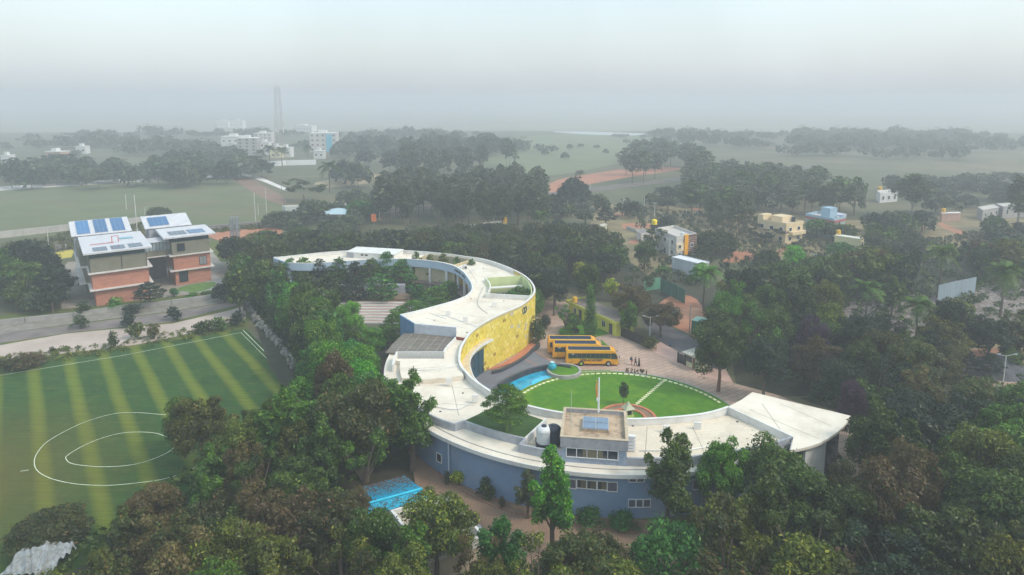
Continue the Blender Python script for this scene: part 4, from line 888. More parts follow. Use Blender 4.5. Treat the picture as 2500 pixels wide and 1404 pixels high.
# right block
lbox('brick_wall', BRICK, 19.6, 9.4, 0, 28.5, 23, 4.1); lbox('brick_wall', BRICK, 19.4, 9.2, 4.3, 28.6, 23, 8.3)
bricks(bb, Lc(19.6, 9.4), bu, 8.9, .1, 4.1, -bv, 0); bricks(bb, Lc(19.4, 9.2), bu, 9.2, 4.35, 8.25, -bv, 0)
lbox('floor_slab', SLAB, 18.4, 8.4, 4.1, 29.4, 23.4, 4.36); lbox('floor_slab', SLAB, 18.4, 8.4, 8.3, 29.4, 23.4, 8.56)
lbox('olive_wall', OLIVE, 19.2, 9.0, 8.56, 28.6, 23, 12.1); lbox('clerestory', NAVY, 19.3, 9.1, 12.1, 28.5, 22.8, 13.35)
lbox('low_roof', SHEETW, 17.2, 7.9, 13.35, 30.1, 21.5, 13.75, 14.0)
for u_ in (19.2, 23.9): solar(bb, Lc(u_, 10.2, 13.8), bu, upl, 4.2, 5.4, 4, 3, SOLARD if u_ < 20 else SOLAR)
lbox('upper_wall', GREYW, 15.5, 22.0, 8.6, 25.6, 29.4, 14.1, 15.9)
up = shed(14.6, 26.6, 21.6, 30.2, 14.2, 16.4)
solar(bb, Lc(16.0, 22.6, 14.2 + .24 + .26), bu, up, 5.0, 6.2, 4, 5)
def lwin(u_, v_, z_, w_, h_, m_=DARKGL, fr=FRAMEW):
    o = MB(); o.box(-w_ / 2, -.06, 0, w_ / 2, .05, h_); wo_ = o.build('window', m_, bb, Lc(u_, v_, z_)); wo_.rotation_euler = (0, 0, math.atan2(bu.y, bu.x))
    f = MB(); f.box(-w_ / 2 - .1, -.12, -.1, w_ / 2 + .1, .05, 0); f.box(-w_ / 2 - .1, -.12, h_, w_ / 2 + .1, .05, h_ + .1); f.box(-w_ / 2 - .1, -.12, 0, -w_ / 2, .05, h_); f.box(w_ / 2, -.12, 0, w_ / 2 + .1, .05, h_); f.box(-.04, -.1, 0, .04, .05, h_)
    f.build('frame', DARKM, wo_)
lwin(21.4, 8.95, 9.6, 1.7, 1.9); lwin(26.7, 9.1, 5.1, 1.7, 2.2, mat('grey_curtained_glass', (.25, .25, .25), rough=.3)); lwin(21.6, 9.3, .9, 2.0, 2.8)
# glazed bridge
lbox('bridge_wall', OLIVE, 12.4, 11.5, 8.4, 19.3, 17.2, 9.9); lbox('bridge_roof', SHEETW, 12.6, 11.2, 12.15, 19.0, 17.8, 12.35)
lbox('bridge_floor', SLAB, 12.45, 11.2, 8.1, 19.1, 17.6, 8.38)
PALEGL = mat('pale_bridge_glass', (.28, .34, .38), rough=.25, spec=.6)
for i in range(8):
    lbox('bridge_pane', PALEGL, 12.5 + i * .84, 11.45, 9.95, 13.27 + i * .84, 11.55, 12.1)
b = MB()
for i in range(9): b.beam(Lc(12.45 + i * .84, 11.42, 9.9), Lc(12.45 + i * .84, 11.42, 12.15), .07)
b.build('bridge_mullions', DARKM, bb)
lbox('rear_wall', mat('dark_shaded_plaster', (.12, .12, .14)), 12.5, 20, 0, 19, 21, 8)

def lattice(root, w0, w1, h, lv, m, leg=.12, name='lattice', taper_to=None):
    b = MB(); cs_ = [(-1, -1), (1, -1), (1, 1), (-1, 1)]
    def cn(i, t): w_ = w0 + (w1 - w0) * t; return Vector((cs_[i % 4][0] * w_ / 2, cs_[i % 4][1] * w_ / 2, h * t))
    for i in range(4): b.beam(cn(i, 0), cn(i, 1), leg)
    b.build('mast_legs', m, root)
    b = MB()
    for k_ in range(lv):
        t0, t1 = k_ / lv, (k_ + 1) / lv
        for i in range(4): b.beam(cn(i, t0), cn(i + 1, t1), leg * .5); b.beam(cn(i + 1, t0), cn(i, t1), leg * .5); b.beam(cn(i, t1), cn(i + 1, t1), leg * .55)
    b.build('mast_bracing', m, root)
mp_ = at(578, 640, 0); ma = empty('steel_lattice_mast', (mp_.x, mp_.y, 0)); tag(ma, 'grey square steel lattice mast beside the brick school block', 'mast')
lattice(ma, 1.9, 1.9, 14.2, 9, METAL, .18)
for dx_ in (-.5, .2, .6):
    b = MB(); b.tube([(dx_, .3, 0), (dx_, .3, 14.0)], [.09, .09], 6); b.build('mast_pipe', METAL, ma)
tp = at(686, 396, 0); tl = empty('telecom_tower', (tp.x, tp.y, 0)); tag(tl, 'tall hazy lattice telecom tower rising above the distant town', 'tower')
TWM = mat('faded_red_white_steel', (.34, .20, .20), col2=(.42, .40, .40), scale=.12)
H_T = 50 - tp.y * math.tan(CAM_P + math.atan((212 - CAM_CY) / CAM_F))
lattice(tl, 7.0, 3.0, H_T, 10, TWM, .16)
for k_ in range(9):
    a = k_ * 2.1; z_ = H_T * (.42 if k_ < 5 else .6) + random.uniform(-2, 2); b = MB(); b.box(-.25, -.2, 0, .25, .2, 2.8); b.build('antenna_panel', FRAMEW, tl, (3.3 * math.cos(a), 3.3 * math.sin(a), z_))
b = MB(); b.tube([(0, 0, H_T), (0, 0, H_T + 3)], [.12, .05], 5); b.build('lightning_rod', METAL, tl)

# ---------------------------------------------------------------- buses
BUSY = mat('bus_yellow_paint', (.82, .36, .012), var=.06, scale=.4, rough=.35, spec=.5)
BUSRF = mat('bus_light_yellow_trim', (.86, .50, .03), var=.05, rough=.35)
TYRE = mat('tyre_rubber', (.03, .03, .033), rough=.9, scale=5); RIMG = mat('green_yellow_wheel_rim', (.35, .48, .04), rough=.5); RIMW = mat('silver_wheel_rim', (.5, .5, .5), rough=.4, metal=.5)
BROOF = mat('dark_blue_roof_panel', (.022, .038, .085), col2=(.015, .028, .06), scale=2, rough=.75, spec=.15)
def make_bus():
    L_, W_, H_ = 10.3, 2.5, 3.05; r = empty('school_bus')
    # body in side profile, extruded; front leans back. x forward, near side y = -W/2
    prof = [(-L_ / 2, .45), (-L_ / 2 + .05, 2.6), (-L_ / 2 + .12, 2.85), (-L_ / 2 + .35, H_), (L_ / 2 - 1.2, H_), (L_ / 2 - .75, 2.9), (L_ / 2 - .45, 2.6), (L_ / 2 - .12, 1.6), (L_ / 2, 1.15), (L_ / 2, .42), (L_ / 2 - 1.2, .42)]
    def arch(cx): return [(cx + .62 * math.cos(t), .5 + .62 * math.sin(t)) for t in (0, math.pi / 5, 2 * math.pi / 5, 3 * math.pi / 5, 4 * math.pi / 5, math.pi)]
    prof += arch(L_ / 2 - 1.95) + arch(-L_ / 2 + 3.0) + []
    bm = bmesh.new(); vsn = [bm.verts.new((x, -W_ / 2, z)) for x, z in prof]; vsf = [bm.verts.new((x, W_ / 2, z)) for x, z in prof]
    bm.faces.new(vsn); bm.faces.new(vsf[::-1])
    for i in range(len(prof)): j = (i + 1) % len(prof); bm.faces.new((vsn[j], vsn[i], vsf[i], vsf[j]))
    for v in bm.verts:
        if v.co.z > 2.8: v.co.y *= .93
    bmesh.ops.recalc_face_normals(bm, faces=bm.faces)
    me = bpy.data.meshes.new('body'); bm.to_mesh(me); bm.free(); me.materials.append(BUSY); link('body', me, r)
    for s_ in (-1, 1):
        y = s_ * (W_ / 2 + .012)
        b = MB(); b.box(-L_ / 2 + .45, min(y, y - s_ * .05), 1.62, L_ / 2 - 1.55, max(y, y - s_ * .05), 2.55); w_ = b.build('side_window', DARKGL, r)
        b = MB()
        for i in range(9): x = -L_ / 2 + 1.3 + i * .88; b.box(x, min(y + s_ * .01, y), 1.64, x + .06, max(y + s_ * .01, y), 2.5)
        b.build('window_divider', mat('divider_grey', (.14, .14, .13)), w_)
        b = MB(); b.box(-L_ / 2 + .45, min(y, y - s_ * .05), 1.53, L_ / 2 - 1.55, max(y, y - s_ * .05), 1.615); b.build('window_stripe', mat('green_stripe', (.06, .22, .03)), r)
        b = MB(); q = [(L_ / 2 - 1.45, 1.45), (L_ / 2 - .22, 1.45), (L_ / 2 - .2, 1.75), (L_ / 2 - .5, 2.4), (L_ / 2 - .8, 2.58), (L_ / 2 - 1.45, 2.58)]
        k0 = len(b.v); b.v += [(x, y, z) for x, z in q] + [(x, y - s_ * .05, z) for x, z in q]; nq = len(q); b.f.append(tuple(range(k0, k0 + nq))); b.f.append(tuple(reversed(range(k0 + nq, k0 + 2 * nq)))); b.mi += [0, 0]
        for i in range(nq): j = (i + 1) % nq; b.f.append((k0 + j, k0 + i, k0 + nq + i, k0 + nq + j)); b.mi.append(0)
        b.build('cab_window', DARKGL, r)
        for wx, rm in ((L_ / 2 - 1.95, RIMW), (-L_ / 2 + 3.0, RIMG)):
            w_ = MB(); k = MB()
            for rr_, bb_, ww in ((.5, w_, .3),):
                pts = [(wx, s_ * (W_ / 2 - .32), .5), (wx, s_ * (W_ / 2 + .02), .5)]; w_.tube(pts, [.5, .5], 18)
            wo_ = w_.build('wheel', TYRE, r)
            k.tube([(wx, s_ * (W_ / 2 + .015), .5), (wx, s_ * (W_ / 2 + .05), .5)], [.29, .26], 12); k.build('rim', rm, wo_)
        T = (Vector((1, 0, 0)) if s_ < 0 else Vector((-1, 0, 0)))
        text_mesh('lettering', 'NSB ACADEMY', .66, mat('purple_lettering', (.04, .015, .05)), r, frame_m((-.1, s_ * (W_ / 2 + .01), 1.0), T), depth=.008)
        for x_, z_ in ((-4.1, 1.35), (-3.9, .95), (-4.2, .65), (4.0, .95), (4.15, .62)):
            b = MB(); b.box(x_ - .09, s_ * (W_ / 2 + .015) - .01, z_, x_ + .09, s_ * (W_ / 2 + .015) + .01, z_ + .1); b.build('marker_lamp', DARKM, r)
        b = MB(); b.box(-L_ / 2 + 1.1, y - .012, 2.36, -L_ / 2 + 1.65, y + .012, 2.46); b.build('route_card', FRAMEW, r)
    b = MB(); b.box(-L_ / 2 + .5, -W_ / 2 + .33, H_ - .01, L_ / 2 - 1.5, W_ / 2 - .33, H_ + .05); b.build('roof_panel', BROOF, r)
    for s_ in (-1, 1): b = MB(); b.box(-L_ / 2 + .3, s_ * 1.06 - .09, H_ - .02, L_ / 2 - 1.25, s_ * 1.06 + .09, H_ + .09); b.build('roof_rail', BUSRF, r)
    b = MB(); b.box(-L_ / 2 - .02, -.85, 1.7, -L_ / 2 + .06, .85, 2.45); b.build('rear_window', DARKGL, r)
    b = MB(); b.hexa([(L_ / 2 - .14, -1.1, 1.62), (L_ / 2 - .14, 1.1, 1.62), (L_ / 2 - .5, 1.1, 2.56), (L_ / 2 - .5, -1.1, 2.56)], [(L_ / 2 - .06, -1.1, 1.62), (L_ / 2 - .06, 1.1, 1.62), (L_ / 2 - .42, 1.1, 2.56), (L_ / 2 - .42, -1.1, 2.56)]); b.build('windscreen', DARKGL, r)
    for s_ in (-1, 1):
        b = MB(); b.box(L_ / 2 - .02, s_ * .95 - .15, .75, L_ / 2 + .03, s_ * .95 + .15, .95); b.build('headlight', FRAMEW, r)
        b = MB(); b.beam((L_ / 2 - .3, s_ * 1.25, 2.2), (L_ / 2 + .15, s_ * 1.5, 2.1), .04); b.box(L_ / 2 + .1, s_ * 1.5 - .1, 1.75, L_ / 2 + .2, s_ * 1.5 + .1, 2.12); b.build('mirror', DARKM, r)
        b = MB(); b.box(-L_ / 2 - .03, s_ * .95 - .12, .8, -L_ / 2 + .02, s_ * .95 + .12, 1.05); b.build('tail_light', mat('red_lens', (.5, .03, .02), rough=.3), r)
    b = MB(); b.box(L_ / 2 - .05, -1.2, .38, L_ / 2 + .1, 1.2, .62); b.build('bumper', DARKM, r)
    return r
bus0 = make_bus()
for i, (r0, r1, lab) in enumerate([((1381.5, 894), (1509.5, 895), 'yellow school bus with lettered side, nearest of three beside the lawn'),
                                   ((1349, 878), (1474, 879), 'yellow school bus half hidden behind the nearest bus, middle of three'),
                                   ((1337, 866), (1462, 866.5), 'yellow school bus farthest from the lawn, rearmost in the row of three')]):
    o = bus0 if i == 0 else copy_tree(bus0)
    a_, c_ = gat(*r0), gat(*r1); d_ = (c_ - a_).normalized(); nb = Vector((-d_.y, d_.x, 0)); m_ = (a_ + c_) / 2 + nb * 1.25
    o.location = (m_.x, m_.y, .012); o.rotation_euler = (0, 0, math.atan2(d_.y, d_.x)); tag(o, lab, 'bus', 'yellow school buses parked by the lawn')
    sc_ = (c_ - a_).length / 10.3; o.scale = (sc_, 1, 1)

# ---------------------------------------------------------------- people
SKIN = mat('skin', (.30, .16, .10), var=.05); HAIR = mat('black_hair', (.012, .010, .01), rough=.6)
def person(loc, rz, label, top, leg, pose, robe=None, bag=False, h=1.66):
    """one skinned body in mid pose, clothes as close-fitting shells of the same skeleton"""
    r = empty('person', loc, rz); s_ = h / 1.7
    P = {'pel': (0, 0, .93), 'chest': (0, .02, 1.28), 'neck': (0, .0, 1.46), 'head': (0, -.02, 1.60), 'top': (0, -.01, 1.69)}
    st = {'stand': .05, 'walk': .24}[pose[0]]
    for sd, k_, f_ in (('L', -1, 1), ('R', 1, -1)):
        P['hip' + sd] = (k_ * .09, 0, .90); P['kn' + sd] = (k_ * .10, -st * .55 * f_ - .02, .48); P['an' + sd] = (k_ * .10, -st * f_ + .03, .07); P['to' + sd] = (k_ * .11, -st * f_ - .14, .03)
        P['sh' + sd] = (k_ * .19, .01, 1.40)
        if pose[1] == 'phone' : P['el' + sd] = (k_ * .24, -.06, 1.13); P['wr' + sd] = (k_ * .12, -.30, 1.22); P['ha' + sd] = (k_ * .07, -.37, 1.27)
        elif pose[1] == 'akimbo': P['el' + sd] = (k_ * .36, .06, 1.14); P['wr' + sd] = (k_ * .18, -.06, .98); P['ha' + sd] = (k_ * .13, -.1, .96)
        else: P['el' + sd] = (k_ * .24, .03 + .05 * f_, 1.12); P['wr' + sd] = (k_ * .25, -.06 + .1 * f_, .88); P['ha' + sd] = (k_ * .25, -.09 + .1 * f_, .80)
    Ed = [('pel', 'chest'), ('chest', 'neck'), ('neck', 'head'), ('head', 'top')]
    for sd in 'LR': Ed += [('pel', 'hip' + sd), ('hip' + sd, 'kn' + sd), ('kn' + sd, 'an' + sd), ('an' + sd, 'to' + sd), ('chest', 'sh' + sd), ('sh' + sd, 'el' + sd), ('el' + sd, 'wr' + sd), ('wr' + sd, 'ha' + sd)]
    RD = {'pel': .15, 'chest': .15, 'neck': .055, 'head': .095, 'top': .06, 'hip': .105, 'kn': .062, 'an': .045, 'to': .035, 'sh': .07, 'el': .043, 'wr': .032, 'ha': .04}
    def skin(name, keys, edges, infl, m_, par):
        me = bpy.data.meshes.new(name); idx = {k_: i for i, k_ in enumerate(keys)}
        me.from_pydata([tuple(c * s_ for c in P[k_]) for k_ in keys], [(idx[a], idx[b_]) for a, b_ in edges if a in idx and b_ in idx], [])
        o = link(name, me, par); md = o.modifiers.new('skin', 'SKIN'); me.materials.append(m_)
        for i, k_ in enumerate(keys):
            q = RD[k_[:-1] if k_[-1] in 'LR' and k_[:-1] in RD else k_] * s_ + infl; me.skin_vertices[0].data[i].radius = (q, q * .8 if k_ in ('pel', 'chest') else q)
        me.skin_vertices[0].data[0].use_root = True
        sub = o.modifiers.new('sub', 'SUBSURF'); sub.levels = sub.render_levels = 1
        return o
    skin('body', list(P), Ed, 0, SKIN, r)
    skin('shirt', ['chest', 'pel', 'shL', 'shR', 'elL', 'elR'], [('pel', 'chest'), ('chest', 'shL'), ('chest', 'shR'), ('shL', 'elL'), ('shR', 'elR')], .02, top, r)
    if robe:
        b = MB(); b.lathe((0, 0, 0), [(.25 * s_, .06), (.22 * s_, .5 * s_), (.19 * s_, .85 * s_), (.16 * s_, 1.02 * s_)], 14); b.build('long_skirt', robe, r, smooth=True)
    else: skin('trousers', ['pel', 'hipL', 'hipR', 'knL', 'knR', 'anL', 'anR'], [('pel', 'hipL'), ('pel', 'hipR'), ('hipL', 'knL'), ('hipR', 'knR'), ('knL', 'anL'), ('knR', 'anR')], .018, leg, r)
    b = MB(); hx = P['head']; b.lathe((0, .03, hx[2] * s_ - .03), [(.07, -.04), (.112, .03), (.105, .1), (.05, .145)], 10); b.build('hair', HAIR, r, smooth=True)
    if bag: b = MB(); b.box(-.16, .16, 1.0, .16, .34, 1.42); b.build('backpack', mat('teal_bag', (.02, .12, .14)), r)
    return tag(r, label, 'person')
cl = lambda n_, c: mat('cloth_' + n_, c, var=.2, scale=4)
person(gat(1542, 891, .012), R(60), 'person in pink trousers with a teal backpack, left of three on the plaza', cl('navy', (.04, .05, .10)), cl('pink', (.5, .12, .12)), ('stand', 'down'), bag=True)
person(gat(1551.5, 893, .012), R(-80), 'person in dark checked shirt and black trousers, middle of three on the plaza', cl('check', (.16, .10, .12)), cl('black', (.03, .03, .035)), ('walk', 'phone'), h=1.72)
person(gat(1560, 894, .012), R(100), 'person in long dark dress, right of three on the plaza', cl('maroon', (.05, .03, .05)), None, ('stand', 'down'), robe=cl('dark_dress', (.045, .03, .045)))
person(gat(1636.5, 845, .03), R(200), 'person in blue grey dress walking alone on the road outside the gate', cl('slate', (.08, .11, .17)), None, ('stand', 'akimbo'), robe=cl('slate_dress', (.08, .11, .18)))

# ---------------------------------------------------------------- lettering that faces the road
sg = empty('love_sign', gat(1553, 909)); tag(sg, 'standing brown letters reading I heart NSB, seen from behind at the lawn edge', 'sign')
SIGN = mat('brown_sign_letters', (.12, .07, .04), var=.2)
a_, c_ = gat(1530, 911), gat(1578, 917); d_ = (a_ - c_).normalized()      # reading direction, seen from the road
for ch, x, y, sz in (('B', 1531, 911, 1.2), ('S', 1542, 912, 1.15), ('N', 1553, 913.5, 1.15), ('I', 1578, 917.5, 1.3)):
    p = gat(x, y) - sg.location; o = text_mesh('letter', ch, sz, SIGN, sg, frame_m((p.x, p.y, .16), d_), depth=.05)
p = gat(1567, 914.5) - sg.location; b = MB(); hp = []
for i in range(20):
    t = 2 * math.pi * i / 20; hp.append((.030 * 16 * math.sin(t) ** 3, .030 * (13 * math.cos(t) - 5 * math.cos(2 * t) - 2 * math.cos(3 * t) - math.cos(4 * t)) + .55))
b.v = [(x, y, .06) for x, y in hp] + [(x, y, -.06) for x, y in hp]; b.f = [tuple(range(20)), tuple(reversed(range(20, 40)))] + [((i + 1) % 20, i, 20 + i, 20 + (i + 1) % 20) for i in range(20)]; b.mi = [0] * 22
o = b.build('heart', SIGN, sg); o.matrix_local = frame_m((p.x, p.y, .16), d_)
b = MB(); b.wall([gat(1524, 910, .2) - sg.location, gat(1553, 913, .2) - sg.location, gat(1582, 918, .2) - sg.location], .3, 0); b.build('plinth', CONC, sg)

# ---------------------------------------------------------------- shrine on the lawn
sh_ = empty('garden_shrine', (SC.x, SC.y, .1), R(20)); tag(sh_, 'small stone shrine with pyramid roof inside the terracotta ring on the lawn', 'shrine')
LIME = mat('lime_green_plinth', (.48, .62, .16), var=.1, scale=3); STN = mat('cream_shrine_stone', (.55, .48, .34), col2=(.4, .34, .24), scale=3, bump=.3)
b = MB(); b.box(-.7, -.7, 0, .7, .7, .5); b.build('plinth', LIME, sh_)
for x in (-.48, .48):
    for y in (-.48, .48): b = MB(); b.box(x - .09, y - .09, .5, x + .09, y + .09, 1.55); b.build('pillar', STN, sh_)
b = MB(); b.box(-.38, -.38, .5, .38, .38, 1.45); b.build('niche', DARKGL, sh_)
b = MB(); b.hexa([(-.85, -.85, 1.55), (.85, -.85, 1.55), (.85, .85, 1.55), (-.85, .85, 1.55)], [(-.3, -.3, 2.15), (.3, -.3, 2.15), (.3, .3, 2.15), (-.3, .3, 2.15)]); b.hexa([(-.3, -.3, 2.15), (.3, -.3, 2.15), (.3, .3, 2.15), (-.3, .3, 2.15)], [(-.04, -.04, 2.7), (.04, -.04, 2.7), (.04, .04, 2.7), (-.04, .04, 2.7)]); b.build('roof', mat('green_stone_roof', (.42, .48, .32), col2=(.55, .5, .36), scale=3), sh_)
# ---------------------------------------------------------------- rooftop things
def pole(name, base, top, r, label, m=METAL, cat='pole', lamp=None, arms=0):
    o = empty(name, base); h = top; b = MB(); b.tube([(0, 0, 0), (0, 0, h)], [r, r * .7], 7); b.build('shaft', m, o)
    if arms:
        for k_ in range(arms):
            z = h - .4 - .8 * k_; b = MB(); b.box(-.9, -.06, z, .9, .06, z + .12); b.build('crossarm', m, o)
            for x in (-.8, 0, .8):
                b = MB(); b.lathe((x, 0, z + .12), [(.05, 0), (.09, .08), (.04, .2)], 6); b.build('insulator', FRAMEW, o)
    if lamp:
        for s2_ in (lamp if isinstance(lamp, (list, tuple)) else [lamp]):
            b = MB(); b.beam((0, 0, h - .1), (s2_ * 1.7, 0, h + .25), .06); b.build('lamp_arm', m, o)
            b = MB(); b.hexa([(s2_ * 1.5 - .1, -.1, h + .18), (s2_ * 1.5 + .45, -.14, h + .25), (s2_ * 1.5 + .45, .14, h + .25), (s2_ * 1.5 - .3, .14, h + .18)], [(s2_ * 1.5 - .3, -.1, h + .3), (s2_ * 1.5 + .45, -.1, h + .37), (s2_ * 1.5 + .45, .1, h + .37), (s2_ * 1.5 - .3, .1, h + .3)]); b.build('lamp_head', METAL, o)
    return tag(o, label, cat)
def px_h(base, ytop):                # height of something whose top shows at ytop, standing at base
    th = CAM_P + math.atan((ytop - CAM_CY) / CAM_F); return CAM_H - base.y * math.tan(th) - base.z
fp = at(1461, 1006, 10.68); h_ = px_h(fp, 922); fo = pole('flagpole', fp, h_, .13, 'white flagpole with furled flag on the back edge of the penthouse roof', FRAMEW, 'flagpole')
b = MB(); b.tube([(-.28, -.1, h_ - .3), (-.34, -.12, h_ - 1.4), (-.22, -.1, h_ - 2.6)], [.05, .14, .1], 6); b.cur = 1; b.tube([(-.22, -.1, h_ - 2.6), (-.2, -.1, h_ - 3.1)], [.11, .08], 6); b.build('furled_flag', [mat('orange_flag', (.6, .25, .08)), FRAMEW], fo)
ap = at(1394, 1053, 10.15); pole('antenna_whip', ap, px_h(ap, 952), .035, 'thin whip antenna on the front left corner of the penthouse roof', mat('pale_green_paint', (.45, .55, .45)), 'antenna')
WT = mat('white_tank_plastic', (.72, .72, .70), var=.08, rough=.4, scale=2, stain=(1.5, .5, (.4, .36, .3))); BT = mat('black_tank_plastic', (.03, .035, .05), rough=.35)
YT_ = mat('orange_yellow_tank', (.75, .42, .03), rough=.45)
def tank(p, r, h, m_, label, lidm=None, stand=.35):
    o = empty('water_tank', p); 
    if stand: b = MB(); b.box(-r * 1.1, -r * 1.1, 0, r * 1.1, r * 1.1, stand); b.build('stand', DARKM, o)
    prof = [(r, stand)]; 
    for i in range(6): z = stand + h * .78 * i / 6; prof += [(r, z), (r * 1.03, z + h * .05), (r, z + h * .1)]
    prof += [(r, stand + h * .8), (r * .75, stand + h * .92), (r * .35, stand + h * .97)]
    b = MB(); b.lathe((0, 0, 0), prof, 20); b.build('tank_body', m_, o, smooth=True)
    b = MB(); b.lathe((0, 0, stand + h * .95), [(r * .36, 0), (r * .36, h * .07), (r * .2, h * .09)], 14); b.build('lid', lidm or m_, o)
    return tag(o, label, 'water tank')
tank(at(1328, 1084, ZS), .95, 2.1, WT, 'white ribbed water tank on a low stand left of the penthouse', BT)
tank(at(1351, 1082, ZS), .95, 2.1, BT, 'black ribbed water tank between the white tank and the penthouse')
def ac(p, rz, label):
    o = empty('air_conditioner', p, rz); b = MB(); b.box(-.5, -.2, .12, .5, .2, .85); b.build('casing', WHITE, o)
    b = MB(); b.tube([(.1, -.205, .48), (.1, -.23, .48)], [.29, .29], 14); b.build('fan_grille', DARKM, o)
    b = MB(); b.box(-.45, -.15, 0, -.35, .15, .12); b.box(.35, -.15, 0, .45, .15, .12); b.build('bracket', DARKM, o); tag(o, label, 'air conditioner')
ac(at(1121, 660, ZR), R(10), 'white air conditioner unit on the roof, left of two by the ring parapet'); ac(at(1137, 657, ZR), R(-20), 'white air conditioner unit on the roof, right of two by the ring parapet')
ac(at(1196, 688, 7.5), R(0), 'white air conditioner on the court ledge at its left end'); ac(at(1249, 685, 7.5), R(0), 'white air conditioner in the middle of the court ledge')
# ---------------------------------------------------------------- gate house, gate cabin, walls
LIMEW = mat('lime_yellow_wall', (.72, .72, .10), col2=(.62, .62, .08), scale=.5, stain=(.8, .35, (.3, .3, .1))); OLD = mat('dusty_brown_roof', (.25, .20, .17), col2=(.17, .14, .12), scale=.5, detail=9)
g0, g1 = gat(1389, 768), gat(1504, 822); gd = (g1 - g0).normalized(); gn = Vector((-gd.y, gd.x, 0)); GL = (g1 - g0).length
gh = empty('gate_house', (g0.x, g0.y, 0), math.atan2(gd.y, gd.x)); tag(gh, 'long lime yellow single storey gate house with dusty brown flat roof', 'building')
b = MB(); b.box(0, 0, 0, GL, 5.0, 2.9); b.build('wall', LIMEW, gh)
b = MB(); b.box(-.5, -.5, 2.9, GL + .5, 5.3, 3.12); b.build('roof', OLD, gh)
b = MB(); b.wall([(-.45, 5.2, 3.5), (-.45, -.45, 3.5), (GL + .45, -.45, 3.5), (GL + .45, 5.2, 3.5)], .12, 2.85); b.build('fascia', LIMEW, gh)
for x, kind in ((2.4, 'w'), (4.4, 'd'), (GL - 4.2, 'w'), (GL - 1.8, 'd'), (7.5, 'w')):
    o = MB(); z0, z1, w_ = (1.0, 2.2, .55) if kind == 'w' else (.05, 2.25, .42); o.box(-w_, -.04, z0, w_, .04, z1); wo_ = o.build('window' if kind == 'w' else 'door', DARKGL if kind == 'w' else mat('grey_door', (.12, .12, .15)), gh, (x, -.02, 0))
    f = MB(); f.box(-w_ - .08, -.07, z0, -w_, .03, z1 + .08); f.box(w_, -.07, z0, w_ + .08, .03, z1 + .08); f.box(-w_, -.07, z1, w_, .03, z1 + .08)
    if kind == 'w': f.box(-.03, -.06, z0, .03, .03, z1)
    f.build('frame', FRAMEW if kind == 'w' else DARKM, wo_)
tank(at(1403, 738, 3.12), .62, 1.35, YT_, 'orange water tank on the left end of the lime gate house roof', stand=.05)
WOODD = mat('dark_carved_gate', (.045, .038, .035), col2=(.02, .018, .016), scale=3)
def fencewall(name, pts, h, m, label, cat='fence', slat=.18, th=.12, kindpart='slat', frame_mat=None, limit=300):
    P_ = [Vector(p) for p in pts]; o = empty(name, P_[0]); tag(o, label, cat); me_ = None; L0 = P_[0]
    b = MB(); b.wall([p - L0 + Vector((0, 0, h)) for p in P_], th * .5, h - .15); b.wall([p - L0 + Vector((0, 0, .35)) for p in P_], th * .5, .1); b.build('rail', frame_mat or m, o)
    for i in range(len(P_) - 1):
        a_, c_ = P_[i], P_[i + 1]; L_ = (c_ - a_).length; n_ = max(1, int(L_ / slat)); d_ = (c_ - a_) / n_; ang_ = math.atan2(d_.y, d_.x)
        for k_ in range(n_):
            if me_ is None: q = MB(); q.box(.01, -th / 2, .05, d_.length * .9, th / 2, h - .02); s2 = q.build(kindpart, m, o); me_ = s2.data
            else: s2 = link(kindpart, me_, o)
            p = a_ + d_ * k_ - L0; s2.location = (p.x, p.y, p.z - 0 + random.uniform(-.02, .02)); s2.rotation_euler = (random.uniform(-.02, .02), 0, ang_)
    return o
fencewall('entrance_gate', [gat(1516, 821), gat(1550, 836), gat(1584, 852)], 2.1, WOODD, 'long dark boarded gate wall at the campus entrance beside the gate house', 'gate', slat=.3)
fencewall('side_gate', [gat(1586, 852), gat(1599, 838)], 2.3, WOODD, 'short dark gate panel turned to the road at the end of the entrance wall', 'gate', slat=.3)
fencewall('iron_gate', [gat(1656, 885), gat(1671, 891)], 1.9, DARKM, 'small black iron bar gate left of the cream gate cabin', 'gate', slat=.3, th=.04)
for x, y in ((1655, 884.5), (1672.5, 892)):
    pp = gat(x, y); b = MB(); b.box(-.14, -.14, 0, .14, .14, 2.1); o = b.build('gate_post', DARKM, None, pp); tag(o, 'black square post at the %s side of the small iron gate' % ('left' if x < 1660 else 'right'), 'post')
k0, k1 = gat(1673, 892), gat(1710, 908); kd = (k1 - k0).normalized(); kc = empty('gate_cabin', k0, math.atan2(kd.y, kd.x)); tag(kc, 'cream gate cabin with open window and flat grey roof right of the iron gate', 'cabin')
CRM = mat('cream_cabin_paint', (.55, .52, .33), scale=.8); KL = (k1 - k0).length
b = MB(); b.box(0, 0, 0, KL, 3.0, 2.5); b.build('wall', CRM, kc)
b = MB(); b.box(-.5, -.6, 2.5, KL + .6, 3.4, 2.7); b.build('roof', mat('pale_grey_cabin_roof', (.5, .48, .42), col2=(.36, .34, .28), scale=.8), kc)
b = MB(); b.box(.25, -.04, 1.0, KL * .42, .04, 2.1); b.build('window', DARKGL, kc); b = MB(); b.box(KL * .47, -.04, .1, KL * .64, .04, 2.1); b.build('door', mat('brown_door', (.16, .08, .06)), kc); b = MB(); b.box(KL * .7, -.06, 1.2, KL * .86, -.03, 2.0); b.build('notice_board', FRAMEW, kc)
GREENC = mat('green_painted_sheet', (.03, .17, .085), col2=(.02, .12, .06), scale=.4, stretch=(4, 4, .3))
